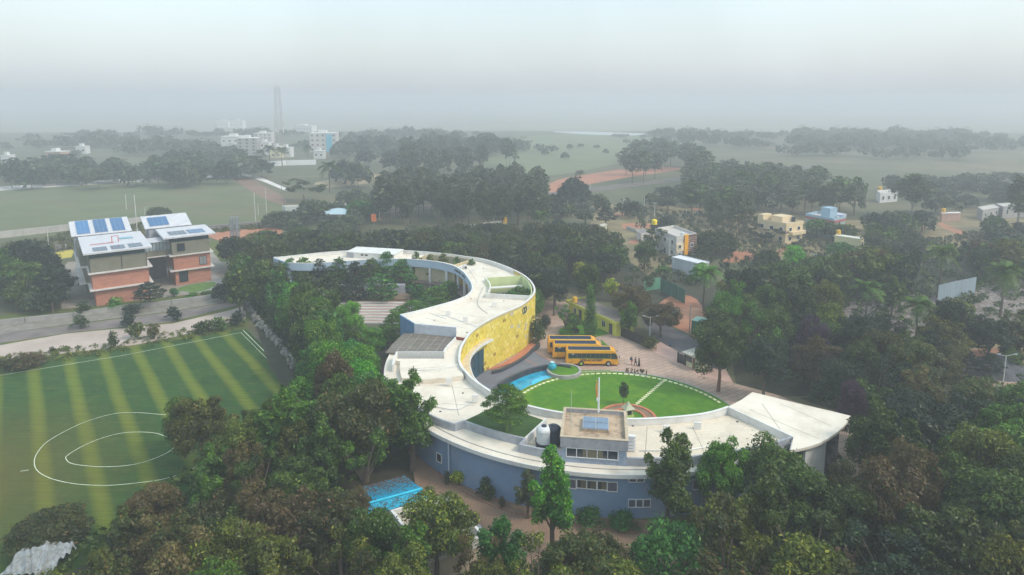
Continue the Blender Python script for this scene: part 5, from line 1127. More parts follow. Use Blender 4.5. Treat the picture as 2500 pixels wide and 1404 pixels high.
def container(p0, p1, dep, h, label, name='site_container', m=GREENC):
    d_ = (p1 - p0).normalized(); o = empty(name, p0, math.atan2(d_.y, d_.x)); L_ = (p1 - p0).length
    b = MB(); b.box(0, 0, 0, L_, dep, h); b.build('shell', m, o)
    n_ = int(L_ / .6)
    for k_ in range(n_): b = MB(); b.box(.1 + k_ * .6, -.04, .05, .4 + k_ * .6, 0, h - .05); b.build('panel', m, o)
    b = MB(); b.box(-.08, -.08, h, L_ + .08, dep + .08, h + .1); b.build('roof', mat('pale_green_roof', (.22, .38, .32)), o); return tag(o, label, 'container')
container(gat(1612, 790), gat(1649, 795), 3.0, 2.9, 'green sheet metal site container beside the red earth track')
container(gat(1687, 817), gat(1713, 823), 3.0, 3.2, 'green site container partly hidden behind the leafy tree by the road')
def netfence(pts, h, m, label, name='screen_fence', step_=3.0):
    P_ = [Vector(p) for p in pts]; L0 = P_[0]; o = empty(name, L0); tag(o, label, 'fence')
    for i in range(len(P_) - 1):
        a_, c_ = P_[i], P_[i + 1]; n_ = max(1, int((c_ - a_).length / step_)); 
        for k_ in range(n_):
            p = a_.lerp(c_, k_ / n_) - L0; q = a_.lerp(c_, (k_ + 1) / n_) - L0; b = MB(); b.wall([p + Vector((0, 0, h)), q * .98 + p * .02 + Vector((0, 0, h))], .06, .05); b.build('panel', m, o)
            b = MB(); b.box(-.06, -.06, 0, .06, .06, h + .1); b.build('post', METAL, o, p)
    return o
NETG = mat('green_shade_net', (.04, .15, .10), col2=(.03, .11, .08), scale=1)
netfence([at(1572, 712, 0), at(1612, 705, 0)], 3.2, mat('light_green_net', (.10, .28, .18)), 'light green net screen, upper stretch behind the trees by the track')
netfence([at(1612, 712, 0), at(1640, 724, 0), at(1672, 742, 0)], 3.6, NETG, 'dark green net fence running down towards the coconut palm')
netfence([gat(1597, 776), gat(1612, 790)], 2.6, NETG, 'short green net fence joining the site container')
BLUEF = mat('blue_white_sheet', (.30, .37, .42), col2=(.22, .28, .32), scale=.6, stretch=(3, 3, .2))
netfence([at(2288, 738, 0), at(2330, 727, 0), at(2380, 716, 0)], 4.4, BLUEF, 'tall pale blue sheet metal fence under the palms at right', step_=2.0)
netfence([at(1984, 792, 0), at(2022, 786, 0)], 3.6, BLUEF, 'pale blue sheet fence glimpsed between dark trees', step_=2.0)
# walls and rails to the left
WALLG = mat('pale_boundary_wall', (.50, .47, .44), col2=(.38, .36, .33), scale=.3, detail=9, stain=(.3, .5, (.25, .24, .2)))
def lwall(name, pts, h, m, label, th=.25, panel=6.0):
    P_ = [Vector(p) for p in pts]; L0 = P_[0]; o = empty(name, L0); tag(o, label, 'wall'); n_ = 0
    for i in range(len(P_) - 1):
        a_, c_ = P_[i], P_[i + 1]; n_ = max(1, int((c_ - a_).length / panel))
        for k_ in range(n_):
            p = a_.lerp(c_, k_ / n_) - L0; q = a_.lerp(c_, (k_ + .985) / n_) - L0; b = MB(); b.wall([p + Vector((0, 0, h)), q + Vector((0, 0, h))], th, 0); b.build('wall_panel', m, o)
    return o
lwall('boundary_wall', [at(-60, 588, 0), at(0, 582, 0), at(168, 563, 0), at(345, 545, 0)], 2.6, WALLG, 'long pale grey boundary wall between the faded field and the railway')
lwall('yard_wall', [gat(-60, 800), gat(180, 775), gat(300, 757), gat(420, 744), gat(575, 722)], 1.2, mat('grey_stone_yard_wall', (.36, .34, .32), col2=(.25, .24, .22), scale=.6, detail=9), 'low grey stone wall in front of the brick school block', .5, 8)
lwall('white_wall', [at(637, 408, 0), at(700, 404, 0), at(773, 402, 0)], 4.0, FRAMEW, 'white compound wall below the palms in the hazy town', .3, 12)
lwall('yard_wall', [at(1530, 560, 0), at(1595, 583, 0)], 1.4, WALLG, 'pale low wall beside the small grey hut', .3)
BAL = mat('railway_ballast', (.20, .17, .15), col2=(.14, .12, .11), scale=1.5, detail=9); RAILM = mat('rail_steel', (.28, .24, .22), rough=.4, metal=.6)
rl = spline([at(x, y, 0) for x, y in [(-300, 655), (0, 624), (168, 602), (476, 561), (654, 545), (900, 520), (1360, 474), (1500, 456), (1735, 430), (2000, 405)]], 6)
strip('railway_ballast', rl, 13, BAL, off=.06)
for dx_ in (-4.3, -2.6, 1.6, 3.3):
    pp = shrink(rl, dx_); b = MB(); b.wall([Vector((p.x, p.y, .30)) for p in pp], .16, .06); b.build('rail', RAILM, kind='structure')
for i in range(26):
    p = rl[8 + i // 2].lerp(rl[9 + i // 2], (i % 2) * .5); nn = Vector((.5, .86, 0)) * -8
    if i % 2 == 0:
        o = pole('track_post', Vector((p.x + nn.x * .9, p.y + nn.y * .9, 0)), 1.5, .12, 'short white post beside the railway track, one of an even row', FRAMEW, 'post'); o['group'] = 'white posts along the railway'
# ---------------------------------------------------------------- poles
WOOD = mat('weathered_pole_wood', (.30, .26, .22), scale=2); CP = mat('pale_concrete_pole', (.58, .56, .52), scale=2)
PL = [('utility_pole', 1703, 527, 483, 'tall utility pole above the dry field, right of the round green tree', 0), ('utility_pole', 1598, 533, 494, 'utility pole on the dry slope above the orange and white house', 1), ('utility_pole', 1573, 503, 480, 'utility pole on the far side of the dry slope', 0),
      ('utility_pole', 1522, 504, 485, 'utility pole behind the dark flat topped tree', 1), ('utility_pole', 1440.6, 484, 449, 'utility pole in front of the railway bend', 0), ('utility_pole', 1373, 492, 474, 'utility pole just right of the tall grove', 0),
      ('utility_pole', 1466.5, 500, 476, 'utility pole among the scrub below the red field', 0), ('utility_pole', 1676, 523, 502, 'short utility pole beside the tallest one on the dry field', 1), ('utility_pole', 1758, 554, 520, 'utility pole near the red track above the round tree', 1),
      ('utility_pole', 1633.5, 640, 581, 'pole standing in front of the orange and white house', 1), ('utility_pole', 2213, 582, 561, 'leaning pale pole right of the yellow house', 0), ('utility_pole', 1986, 642, 618, 'pole with crossarm rising from dark trees below the yellow house', 1),
      ('utility_pole', 1683, 818, 744, 'tall wooden pole on the red earth beside the green container', 0), ('utility_pole', 340, 620, 476, 'tall thin white mast rising behind the brick block', 0), ('utility_pole', 120, 610, 558, 'grey pole beside the railway at left', 0),
      ('utility_pole', 652, 540, 460, 'tall pole at the right end of the faded field', 0), ('utility_pole', 690, 506, 445, 'dark wooden pole beside the white station hut', 0), ('utility_pole', 624, 540, 470, 'thin pole left of the globe lamp', 0), ('utility_pole', 681, 640, 592, 'thin pole rising beside the ring end of the school', 0),
      ('utility_pole', 927, 537, 480, 'thin pole left of the grove', 0), ('utility_pole', 309, 512, 474, 'goal line pole in the faded field', 0)]
for nm, x, yb, yt, lab, ar in PL:
    p = at(x, yb, 0); pole(nm, p, px_h(p, yt), .15, lab, WOOD if 'wood' in lab else CP, 'pole', arms=ar)
for x, yb, yt, lm, lab in ((1586, 832, 774, (-1, 1), 'two armed street lamp at the end of the entrance gate wall'), (2449, 932, 868, (-1, 1), 'two armed street lamp by the grey gravel heap at right'), (631, 525, 497, (.4,), 'lamp post with pale head at the edge of the faded field'), (354, 526, 505, (1,), 'lamp post behind the brick block, left of the round dark tree'), (583, 640, 0, 0, '')):
    if lab: p = gat(x, yb); pole('street_lamp', p, px_h(p, yt), .11, lab, CP, 'street lamp', lamp=lm)
# ---------------------------------------------------------------- blue roofed shed and white walled terrace in front
z_ = 5.0; BLS = mat('bright_blue_sheet', (.012, .42, .62), col2=(.01, .34, .54), scale=.8, rough=.5, stain=(2.2, .5, (.10, .12, .12)))
bs_ = empty('blue_roofed_shed', at(940, 1230, 1.4)); tag(bs_, 'shed with bright blue corrugated roof scattered with dead leaves', 'shed')
r1, r2 = at(905, 1229, 5.2), at(1031, 1194, 5.2); e1_, e2_ = at(868, 1196, 4.3), at(988, 1161, 4.3); f1_, f2_ = at(925, 1254, 4.4), at(1046, 1217, 4.4)
dd = (r1 - r2).normalized() * 9; r1 = r1 + dd; e1_ = e1_ + dd; f1_ = f1_ + dd; lo = bs_.location.copy()
def corr(a, b_, c, d, n_, m_, name):
    """a corrugated sheet roof slope from ridge a-b to eave d-c"""
    k_ = MB()
    for i in range(n_):
        for j, (s0, s1, h0, h1) in enumerate(((0, .25, 0, .07), (.25, .5, .07, .07), (.5, .75, .07, 0), (.75, 1, 0, 0))):
            t0, t1 = (i + s0) / n_, (i + s1) / n_; up_ = Vector((0, 0, 1))
            k_.face([a.lerp(b_, t0) + up_ * h0 - lo, a.lerp(b_, t1) + up_ * h1 - lo, d.lerp(c, t1) + up_ * h1 - lo, d.lerp(c, t0) + up_ * h0 - lo])
    return k_.build(name, m_, bs_)
corr(e1_, e2_, r2, r1, 60, BLS, 'roof_slope'); corr(r1, r2, f2_, f1_, 60, mat('bright_blue_sheet_clean', (.015, .50, .72), col2=(.012, .42, .64), scale=.8, rough=.5, stain=(1.4, .8, (.07, .06, .05))), 'roof_slope')
b = MB(); b.tube([r1 - lo + Vector((0, 0, .08)), r2 - lo + Vector((0, 0, .08))], [.16, .16], 6); b.build('ridge_cap', mat('light_blue_ridge', (.02, .48, .68), rough=.4), bs_)
b = MB(); q = [e1_, e2_, f2_, f1_]; b.prism([((p - lo).x * .97, (p - lo).y * .97) for p in q], 0, 2.75, top=False); b.build('wall', CONC, bs_)
lf = MB(); rl_ = random.Random(9)
for i in range(3400):
    t_, f_ = rl_.random(), rl_.random() ** .4; p = e1_.lerp(e2_, t_).lerp(r1.lerp(r2, t_), 1 - f_) - lo
    if i > 2900: t_ = rl_.random(); f_ = rl_.random() ** .7; p = r1.lerp(r2, t_).lerp(f1_.lerp(f2_, t_), f_ * .9) - lo
    a_ = rl_.uniform(0, 6.28); s_ = rl_.uniform(.05, .14); p.z += .085; dx_, dy_ = math.cos(a_) * s_, math.sin(a_) * s_
    lf.face([(p.x - dx_, p.y - dy_, p.z), (p.x + dy_ * .5, p.y - dx_ * .5, p.z + .02), (p.x + dx_, p.y + dy_, p.z), (p.x - dy_ * .5, p.y + dx_ * .5, p.z + .02)])
o = lf.build('fallen_leaves', mat('dead_leaf_litter', (.13, .09, .07), col2=(.07, .05, .04), scale=3), bs_); o['kind'] = 'stuff'
wt_ = empty('white_walled_terrace', at(1060, 1300, 1.4)); tag(wt_, 'flat roofed store with white parapet walls in front of the blue shed', 'building'); lo2 = wt_.location
wq = [at(957, 1246, 4.9), at(1073, 1209, 4.9), at(1088, 1208, 4.9), at(1180, 1306, 4.9)]; wq2 = [wq[0], wq[2], wq[3], wq[3] + (wq[0] - wq[2])]
b = MB(); b.prism([((p - lo2).x, (p - lo2).y) for p in wq2], -.5, 2.6); b.build('roof', mat('pale_terrace_screed', (.55, .47, .34), col2=(.4, .34, .25), scale=.4, detail=9), wt_)
b = MB(); b.wall([p - lo2 for p in wq2], .3, 2.4, closed=True); b.build('parapet', WHITE, wt_)
o = tank(at(1169, 1309, 2.0), .4, 1.3, METAL, 'small grey drum standing against the corner of the white terrace wall', stand=0)
# white crumpled tarpaulin at the bottom left corner
c_ = gat(98, 1412); bm = bmesh.new(); bmesh.ops.create_grid(bm, x_segments=34, y_segments=26, size=1)
for v in bm.verts:
    x, y = v.co.x * 2.5, v.co.y * 2.4; n1 = noise.noise(Vector((x * .8, y * .5, 1))); n2 = noise.noise(Vector((x * 2.4, y * 2.0, 4)))
    v.co = Vector((x, y, max(.05, 3.0 + n1 * .9 + n2 * .35 - (x * x + y * y) * .12 + abs(noise.noise(Vector((x * 1.5 + y, 2, 7)))) * .8)))
me = bpy.data.meshes.new('tarpaulin'); bm.to_mesh(me); bm.free(); me.materials.append(mat('dirty_white_tarpaulin', (.36, .39, .41), col2=(.20, .20, .18), scale=1.6)); o = link('tarpaulin', me, None, (c_.x, c_.y, 0)); tag(o, 'crumpled dirty white tarpaulin over a shed at the bottom left corner', 'tarpaulin')
# ---------------------------------------------------------------- rubble wall of white boulders beside the pitch
rk = empty('boulder_wall', gat(640, 800)); tag(rk, 'rough wall of pale boulders between the pitch and the dense trees', 'rock wall'); RKM = mat('pale_boulder', (.29, .27, .24), col2=(.15, .14, .12), scale=1.5, detail=9, bump=.4, objrand=.2)
rms = []
for k_ in range(4):
    bm = bmesh.new(); bmesh.ops.create_icosphere(bm, subdivisions=1, radius=.5)
    for v in bm.verts: v.co *= .75 + .5 * random.random()
    me = bpy.data.meshes.new('boulder'); bm.to_mesh(me); bm.free(); me.materials.append(RKM); rms.append(me)
rp = spline([gat(x, y) for x, y in [(594, 743), (612, 763), (627, 783), (645, 806), (662, 824), (680, 846), (700, 874), (722, 905)]], 10)
for i, p in enumerate(rp):
    for j in range(2 + (i % 2)):
        o = link('boulder', random.choice(rms), rk); o.location = (p.x - rk.location.x + random.uniform(-.5, .5), p.y - rk.location.y + random.uniform(-.5, .5), .2 + j * .5); s_ = random.uniform(.6, 1.3); o.scale = (s_, s_, s_ * .8); o.rotation_euler = (random.random() * 3, random.random() * 3, random.random() * 3)
# ---------------------------------------------------------------- amphitheatre inside the ring
am = empty('amphitheatre', at(895, 760, 0)); tag(am, 'open air amphitheatre of curved pink steps with white edges inside the ring', 'steps'); al = am.location
SEAT = mat('pink_step_paving', (.42, .26, .20), col2=(.34, .2, .16), scale=1); 
cA = Vector((at(900, 785, 0).x, 112, 0)); r0 = at(900, 790, 0).y - 112; r9 = at(900, 738, 2).y - 112
for k_ in range(8):
    ra, rb_ = r0 + (r9 - r0) * k_ / 8, r0 + (r9 - r0) * (k_ + 1) / 8; z0 = .3 * (k_ + 1)
    for m_, ri, ro_, zt, nm in ((WHITE, ra, ra + .35, z0 + .03, 'step_edge'), (SEAT, ra + .35, rb_, z0, 'step_tread')):
        b = MB(); n_ = 22
        for i in range(n_):
            t0, t1 = R(62 + 60 * i / n_), R(62 + 60 * (i + 1) / n_); f_ = lambda rr_, t: (cA.x + rr_ * math.cos(t) - al.x, cA.y + rr_ * math.sin(t) - al.y)
            A = [f_(ri, t0), f_(ro_, t0), f_(ro_, t1), f_(ri, t1)]; b.hexa([(x, y, 0) for x, y in A], [(x, y, zt) for x, y in A])
        b.build(nm, m_, am)
p0, p1 = at(820, 731, 2.6), at(1000, 731, 2.6); b = MB(); b.box(p0.x - al.x, p0.y + 1 - al.y, 0, p1.x - al.x, p0.y + 5 - al.y, 2.5); b.build('upper_landing', BROWNE, am)
stg = empty('stage_pavilion', at(895, 724, 2.4)); tag(stg, 'grey gabled stage pavilion behind the amphitheatre steps', 'pavilion')
b = MB(); b.box(-7, 2.0, -2.4, 9, 3.5, 2.3); b.hexa([(-1, 1.9, 2.3), (5, 1.9, 2.3), (5, 3.6, 2.3), (-1, 3.6, 2.3)], [(1.9, 1.9, 4), (2.1, 1.9, 4), (2.1, 3.6, 4), (1.9, 3.6, 4)]); b.build('wall', mat('grey_lilac_plaster', (.36, .36, .40), scale=.5), stg)
b = MB(); b.box(-3, 1.9, -.2, -1, 2.0, 1.8); b.build('doorway', mat('dark_red_door', (.10, .04, .03)), stg)
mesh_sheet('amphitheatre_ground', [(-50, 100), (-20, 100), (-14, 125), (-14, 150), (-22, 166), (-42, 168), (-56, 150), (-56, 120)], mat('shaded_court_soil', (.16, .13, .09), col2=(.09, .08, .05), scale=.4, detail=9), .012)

# ================================================================ HOUSES FURTHER OFF
def house(name, label, L0, N0, R0, h, wall, roofm=None, winL=0, winR=0, floors=1, band=None, para=.9, cat='house', frame=FRAMEW, wz=None, anchor=0):
    Lp, N, Rp = at(*L0, h), at(*N0, h), at(*R0, h); u_ = Rp - N; v_ = Lp - N
    o = empty(name, (N.x, N.y, 0)); tag(o, label, cat); Q = [Vector((0, 0, 0)), u_, u_ + v_, v_]; q2 = [(p.x, p.y) for p in Q]
    b = MB(); b.prism(q2, 0, h - para + .02, top=False); b.build('wall', wall, o)
    b = MB(); b.prism(q2, h - para, h - para + .05); b.build('roof', roofm or mat('pale_house_roof', (.52, .47, .42), scale=.6), o)
    b = MB(); b.wall([Vector((p.x, p.y, h)) for p in Q], .22, h - para - .3, closed=True); b.build('parapet', band or wall, o)
    lens = (u_.length, v_.length)
    if floors > 1:
        for f_ in range(1, floors): b = MB(); b.wall([Vector((p.x, p.y, (h - para) * f_ / floors + .12)) for p in Q], .5, (h - para) * f_ / floors - .06, closed=True); b.build('floor_band', wall, o)
    for n_, d_, L_ in ((winR, u_.normalized(), lens[0]), (winL, v_.normalized(), lens[1])):
        out = Vector((d_.y, -d_.x, 0)); 
        if out.dot(-(u_ + v_)) < 0: out = -out
        for f_ in range(floors):
            for i in range(n_):
                p = d_ * L_ * (i + .5) / n_ + out * .06; z0 = (h - para) * f_ / floors + (h - para) / floors * .35; hh = (h - para) / floors * .38; ww = min(1.3, L_ / n_ * .4)
                q = MB(); q.box(-ww / 2, -.05, 0, ww / 2, .05, hh); w_ = q.build('window', DARKGL, o, (p.x, p.y, z0)); w_.rotation_euler = (0, 0, math.atan2(d_.y, d_.x))
                q = MB(); q.box(-ww / 2 - .1, -.09, -.1, ww / 2 + .1, .09, 0); q.box(-ww / 2 - .1, -.09, hh, ww / 2 + .1, .09, hh + .1); q.box(-ww / 2 - .1, -.09, 0, -ww / 2, .09, hh); q.box(ww / 2, -.09, 0, ww / 2 + .1, .09, hh); q.build('frame', frame, w_)
    return o, u_, v_
BEIGE = mat('warm_beige_house_paint', (.72, .56, .34), var=.06, scale=.4); LBLUE = mat('light_blue_house_paint', (.32, .45, .56), var=.06); YEL = mat('pale_yellow_house_paint', (.70, .62, .36), var=.06); OFFW = mat('off_white_house_paint', (.62, .58, .54), col2=(.52, .48, .45), scale=.4)
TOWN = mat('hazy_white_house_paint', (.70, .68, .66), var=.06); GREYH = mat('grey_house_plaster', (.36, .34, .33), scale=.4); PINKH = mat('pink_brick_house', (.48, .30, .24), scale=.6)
hb, u_, v_ = house('beige_house', 'two storey beige house with open roof terrace and balcony', (1851, 533), (1920, 545), (1961, 539), 7.6, BEIGE, winL=3, winR=2, floors=2)
q = MB(); q.prism([((v_ * a + u_ * c).x, (v_ * a + u_ * c).y) for a, c in ((.35, .35), (.35, .95), (.75, .95), (.75, .35))], 6.6, 8.9); rm = q.build('roof_room', BEIGE, hb)
p = v_ * .3 + u_ * .93; q = MB(); q.box(-.5, -.5, 0, .5, .5, 1.9); q.build('door', DARKGL, rm, (p.x, p.y, 6.7))
q = MB(); q.prism([((v_ * a + u_ * c).x, (v_ * a + u_ * c).y) for a, c in ((-.12, .2), (-.12, 1.0), (0, 1.0), (0, .2))], 3.2, 4.3); q.build('balcony', BEIGE, hb)
q = MB(); q.prism([((v_ * a + u_ * c).x, (v_ * a + u_ * c).y) for a, c in ((.82, .0), (.82, .5), (1, .5), (1, .0))], 6.6, 9.2); q.build('roof_tower', BEIGE, hb)
hb, u_, v_ = house('blue_house', 'light blue house with red band and blue stair tower on its roof', (1967.5, 521), (2036, 533), (2064, 527), 7.8, mat('green_grey_house_paint', (.34, .42, .40), var=.06), band=LBLUE, winL=2, winR=1, floors=2)
q = MB(); q.wall([Vector((p.x, p.y, 6.9)) for p in (v_ * 1.02, Vector((0, 0, 0)) - v_ * .02, u_ * 1.02)], .4, 6.1); q.build('red_band', mat('dull_red_band', (.42, .12, .10)), hb)
c_ = v_ * .42 + u_ * .6; q = MB(); q.obox(c_, (v_.x, v_.y), (1.9, 2.0), 6.9, 10.6); q.build('stair_tower', LBLUE, hb); q = MB(); q.lathe((c_.x + 2.6, c_.y - 1.6, 7.1), [(.05, 0), (.5, .3), (.6, .5)], 10); q.build('dish', FRAMEW, hb)
q = MB(); q.prism([((v_ * a + u_ * c).x, (v_ * a + u_ * c).y) for a, c in ((.25, 1.0), (.25, 1.75), (.6, 1.75), (.6, 1.0))], 6.0, 7.4); q.build('side_balcony', mat('lilac_parapet', (.52, .52, .62)), hb)
house('yellow_house', 'long pale yellow single storey house with an orange tank on its roof', (2038, 574), (2101, 583), (2110, 580), 4.0, YEL, mat('white_flat_roof', (.7, .7, .7)), winR=1, para=.2)
tank(at(2047, 572, 3.85), .75, 1.6, YT_, 'orange water tank on the left end of the pale yellow house roof', stand=.05)
hb, u_, v_ = house('orange_white_house', 'two storey off white house with an orange corner and brown striped bay', (1600, 557), (1652, 577), (1700, 569), 7.4, OFFW, winL=3, winR=0, floors=2)
for a, c, m_, pr, z0, z1 in ((.38, .56, mat('bright_orange_panel', (.80, .36, .01)), .6, .9, 7.5), (.56, 1.02, mat('dark_brown_bay', (.12, .06, .05)), .35, .9, 7.2), (.0, .38, mat('cream_panel', (.74, .60, .40)), .3, 2.4, 4.9)):
    out = -v_.normalized() * pr; q = MB(); q.prism([(x.x, x.y) for x in (u_ * a + out, u_ * c + out, u_ * c, u_ * a)], z0, z1); q.build('bay', m_, hb)
for k_ in range(9): out = -v_.normalized() * .42; q = MB(); q.prism([(x.x, x.y) for x in (u_ * .57 + out, u_ * 1.0 + out, u_ * 1.0, u_ * .57)], 1.4 + k_ * .62, 1.52 + k_ * .62); q.build('cream_stripe', mat('pale_stripe', (.5, .36, .3)), hb)
d_ = u_.normalized()
for t_, z0 in ((.14, 3.4), (.75, 3.3), (.14, .9)):
    p = u_ * t_ - v_.normalized() * .48; q = MB(); q.box(-.5, -.06, 0, .5, .06, 1.1); w_ = q.build('window', DARKGL, hb, (p.x, p.y, z0)); w_.rotation_euler = (0, 0, math.atan2(d_.y, d_.x)); q = MB(); q.box(-.62, -.1, -.12, .62, .1, 0); q.box(-.62, -.1, 1.1, .62, .1, 1.22); q.box(-.62, -.1, 0, -.5, .1, 1.1); q.box(.5, -.1, 0, .62, .1, 1.1); q.build('frame', FRAMEW, w_)
p = v_ * .1 + u_ * .4; q = MB(); q.lathe((p.x, p.y, 6.6), [(.7, 0), (.7, 1.3), (.3, 1.5)], 12); q.build('roof_tank', WT, hb)
house('white_shed', 'long white plastered shed with pale roof below the orange and white house', (1640.5, 627), (1710, 644), (1731, 639), 4.2, mat('streaked_white_wall', (.60, .62, .66), col2=(.48, .5, .54), scale=.5, stretch=(1, 1, .2)), mat('pale_sheet_roof', (.66, .66, .66)), para=.15, cat='shed')
house('grey_hut', 'small pale hut with grey flat roof left of the leaning tree', (1553, 562), (1566, 570), (1584, 566), 3.2, OFFW, mat('dark_hut_roof', (.22, .20, .19)), para=.1, winR=1)
p = at(1597, 556, 7.6); tank(at(1597, 562, 6.5), .9, 1.8, mat('bright_yellow_tank', (.85, .62, .02), rough=.4), 'bright yellow water tank behind the tree by the orange and white house', stand=2.0)
house('white_house', 'small white house with orange tank beside the tall dark tree at right', (2141, 465), (2150, 471), (2192, 468), 5.0, TOWN, winR=3, para=.6)
tank(at(2148, 465, 4.4), 1.0, 2.0, YT_, 'orange water tank on the small white house at right', stand=.1)
house('ruined_house', 'unfinished grey house with flat roof at the right edge, left one', (2387, 505), (2400, 513), (2440, 506), 4.6, GREYH, winR=3, para=.1)
house('ruined_house', 'unfinished grey house with flat roof at the right edge, right one', (2432, 497), (2450, 504), (2510, 500), 5.2, GREYH, winR=3, para=.1)
house('brick_house', 'low pinkish brick house with white roof edge and orange tank', (2296, 518), (2300, 521), (2346, 520), 3.6, PINKH, mat('white_flat_roof', (.7, .7, .7)), para=.1)
tank(at(2303, 518, 3.6), .8, 1.7, YT_, 'orange water tank on the low pinkish brick house', stand=.05)
house('station_hut', 'white flat roofed hut at the end of the faded field', (690, 502), (697, 504), (736, 502), 4.6, mat('pale_green_white_plaster', (.58, .60, .55)), para=.3, winR=1)
house('brown_block_house', 'long low ochre walled house behind the trees with an orange tank', (1145, 548), (1150, 556), (1240, 545), 3.4, mat('ochre_house', (.45, .36, .2)), para=.1)
tank(at(1232, 544, 3.3), .95, 2.4, YT_, 'tall orange drum on the ochre walled house below the grove', stand=.05)
house('village_house', 'small white house with green roof partly hidden by far scrub', (1464, 548), (1468, 552), (1482, 549), 3.4, mat('pale_cream_hut', (.5, .5, .36)), para=.1)
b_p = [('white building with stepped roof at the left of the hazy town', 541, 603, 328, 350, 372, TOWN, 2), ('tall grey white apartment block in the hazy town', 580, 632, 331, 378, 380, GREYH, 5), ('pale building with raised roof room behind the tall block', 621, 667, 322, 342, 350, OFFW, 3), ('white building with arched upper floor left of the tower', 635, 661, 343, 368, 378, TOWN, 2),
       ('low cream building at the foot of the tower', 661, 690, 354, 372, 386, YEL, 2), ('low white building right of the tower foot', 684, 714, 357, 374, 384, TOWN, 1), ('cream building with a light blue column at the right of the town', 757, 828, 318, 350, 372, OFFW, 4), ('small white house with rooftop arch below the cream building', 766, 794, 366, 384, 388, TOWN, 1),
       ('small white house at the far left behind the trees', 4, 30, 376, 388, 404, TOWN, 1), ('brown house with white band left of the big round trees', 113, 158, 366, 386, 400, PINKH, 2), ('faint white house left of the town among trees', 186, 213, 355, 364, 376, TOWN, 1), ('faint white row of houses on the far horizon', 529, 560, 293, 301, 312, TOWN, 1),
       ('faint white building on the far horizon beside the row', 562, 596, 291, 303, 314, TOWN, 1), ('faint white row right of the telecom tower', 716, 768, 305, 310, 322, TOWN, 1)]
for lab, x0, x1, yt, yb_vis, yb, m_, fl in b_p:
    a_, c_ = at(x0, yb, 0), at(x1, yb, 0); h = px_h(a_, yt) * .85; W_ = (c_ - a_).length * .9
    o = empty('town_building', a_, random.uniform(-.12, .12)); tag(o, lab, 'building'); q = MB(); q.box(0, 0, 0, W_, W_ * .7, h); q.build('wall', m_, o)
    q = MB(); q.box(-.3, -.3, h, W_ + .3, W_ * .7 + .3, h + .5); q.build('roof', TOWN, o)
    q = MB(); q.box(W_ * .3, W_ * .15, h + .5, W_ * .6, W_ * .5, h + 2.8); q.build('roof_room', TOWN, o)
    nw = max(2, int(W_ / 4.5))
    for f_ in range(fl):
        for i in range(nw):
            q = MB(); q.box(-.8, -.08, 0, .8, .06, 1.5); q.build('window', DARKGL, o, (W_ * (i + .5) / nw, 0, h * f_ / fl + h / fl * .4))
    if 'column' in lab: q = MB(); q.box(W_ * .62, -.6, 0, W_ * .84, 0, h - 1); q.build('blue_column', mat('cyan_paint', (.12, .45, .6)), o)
# distant bus stand by the station: bus, stall roof, banner
o = copy_tree(bus0); p = at(835, 510, 0); o.location = p; o.rotation_euler = (0, 0, R(-60)); o.name = 'parked_bus'; tag(o, 'small white and dark bus with yellow front by the far roadside stalls', 'bus'); o['group'] = 'vehicles at the roadside stand'
for ch in o.children:
    if ch.name.startswith('body'): ch.data = ch.data.copy(); ch.data.materials[0] = mat('bus_white_paint', (.6, .56, .54)); 
    if ch.name.startswith('lettering'): bpy.data.objects.remove(ch)
p = at(826, 534, 0); o = empty('market_canopy', p); tag(o, 'pale blue pyramid canopy by the roadside stalls', 'canopy')
q = MB(); w_ = 6.5; q.hexa([(-w_, -w_, 3), (w_, -w_, 3), (w_, w_, 3), (-w_, w_, 3)], [(-.2, -.2, 4.6), (.2, -.2, 4.6), (.2, .2, 4.6), (-.2, .2, 4.6)]); q.build('canopy_cover', mat('pale_blue_canvas', (.42, .55, .60)), o)
for x in (-6, 6):
    for y in (-6, 6): q = MB(); q.box(-.1, -.1, 0, .1, .1, 3); q.build('post', METAL, o, (x, y, 0))
lwall('stall_wall', [at(735, 525, 0), at(807, 520, 0)], 2.2, mat('peach_wall_paint', (.62, .36, .24)), 'peach painted low wall in front of the roadside stalls', .3, 5)
for x, y, lab in ((770, 515, 'brown roadside stall left of the far bus'), (795, 512, 'brown roadside stall beside the far bus')):
    p = at(x, y, 0); o = empty('roadside_stall', p); tag(o, lab, 'stall'); q = MB(); q.box(-4, -3, 3.0, 4, 3, 3.3); q.build('stall_roof', OLD, o); q = MB(); q.box(-3.5, 1.5, 0, 3.5, 2, 3); q.build('counter', PINKH, o)
    for sx_ in (-3.7, 3.7): q = MB(); q.box(-.1, -.1, 0, .1, .1, 3.0); q.build('post', WOOD, o, (sx_, -2.7, 0))
p = at(913, 553, 0); o = empty('orange_banner', p); tag(o, 'orange banner on a post above the dark trees', 'banner'); q = MB(); q.box(-1, -.08, 2.0, 1, .08, 5.0); q.build('cloth', mat('orange_cloth', (.72, .18, .04)), o); q = MB(); q.box(-.08, .08, 0, .08, .2, 6); q.build('post', METAL, o)
hp_ = spline([gat(x, y) for x, y in [(2385, 905), (2400, 885), (2430, 880), (2470, 900), (2495, 920), (2440, 915)]], 1)
c_ = at(2432, 905, 0); bm = bmesh.new(); bmesh.ops.create_grid(bm, x_segments=26, y_segments=18, size=1)
for v in bm.verts:
    x, y = v.co.x, v.co.y; rr_ = math.hypot(x, y * 1.0); v.co = Vector((x * 6.5, y * 5, max(0, 3.0 * (1 - rr_ ** 1.3) + .5 * noise.noise(Vector((x * 3, y * 3, 0))))))
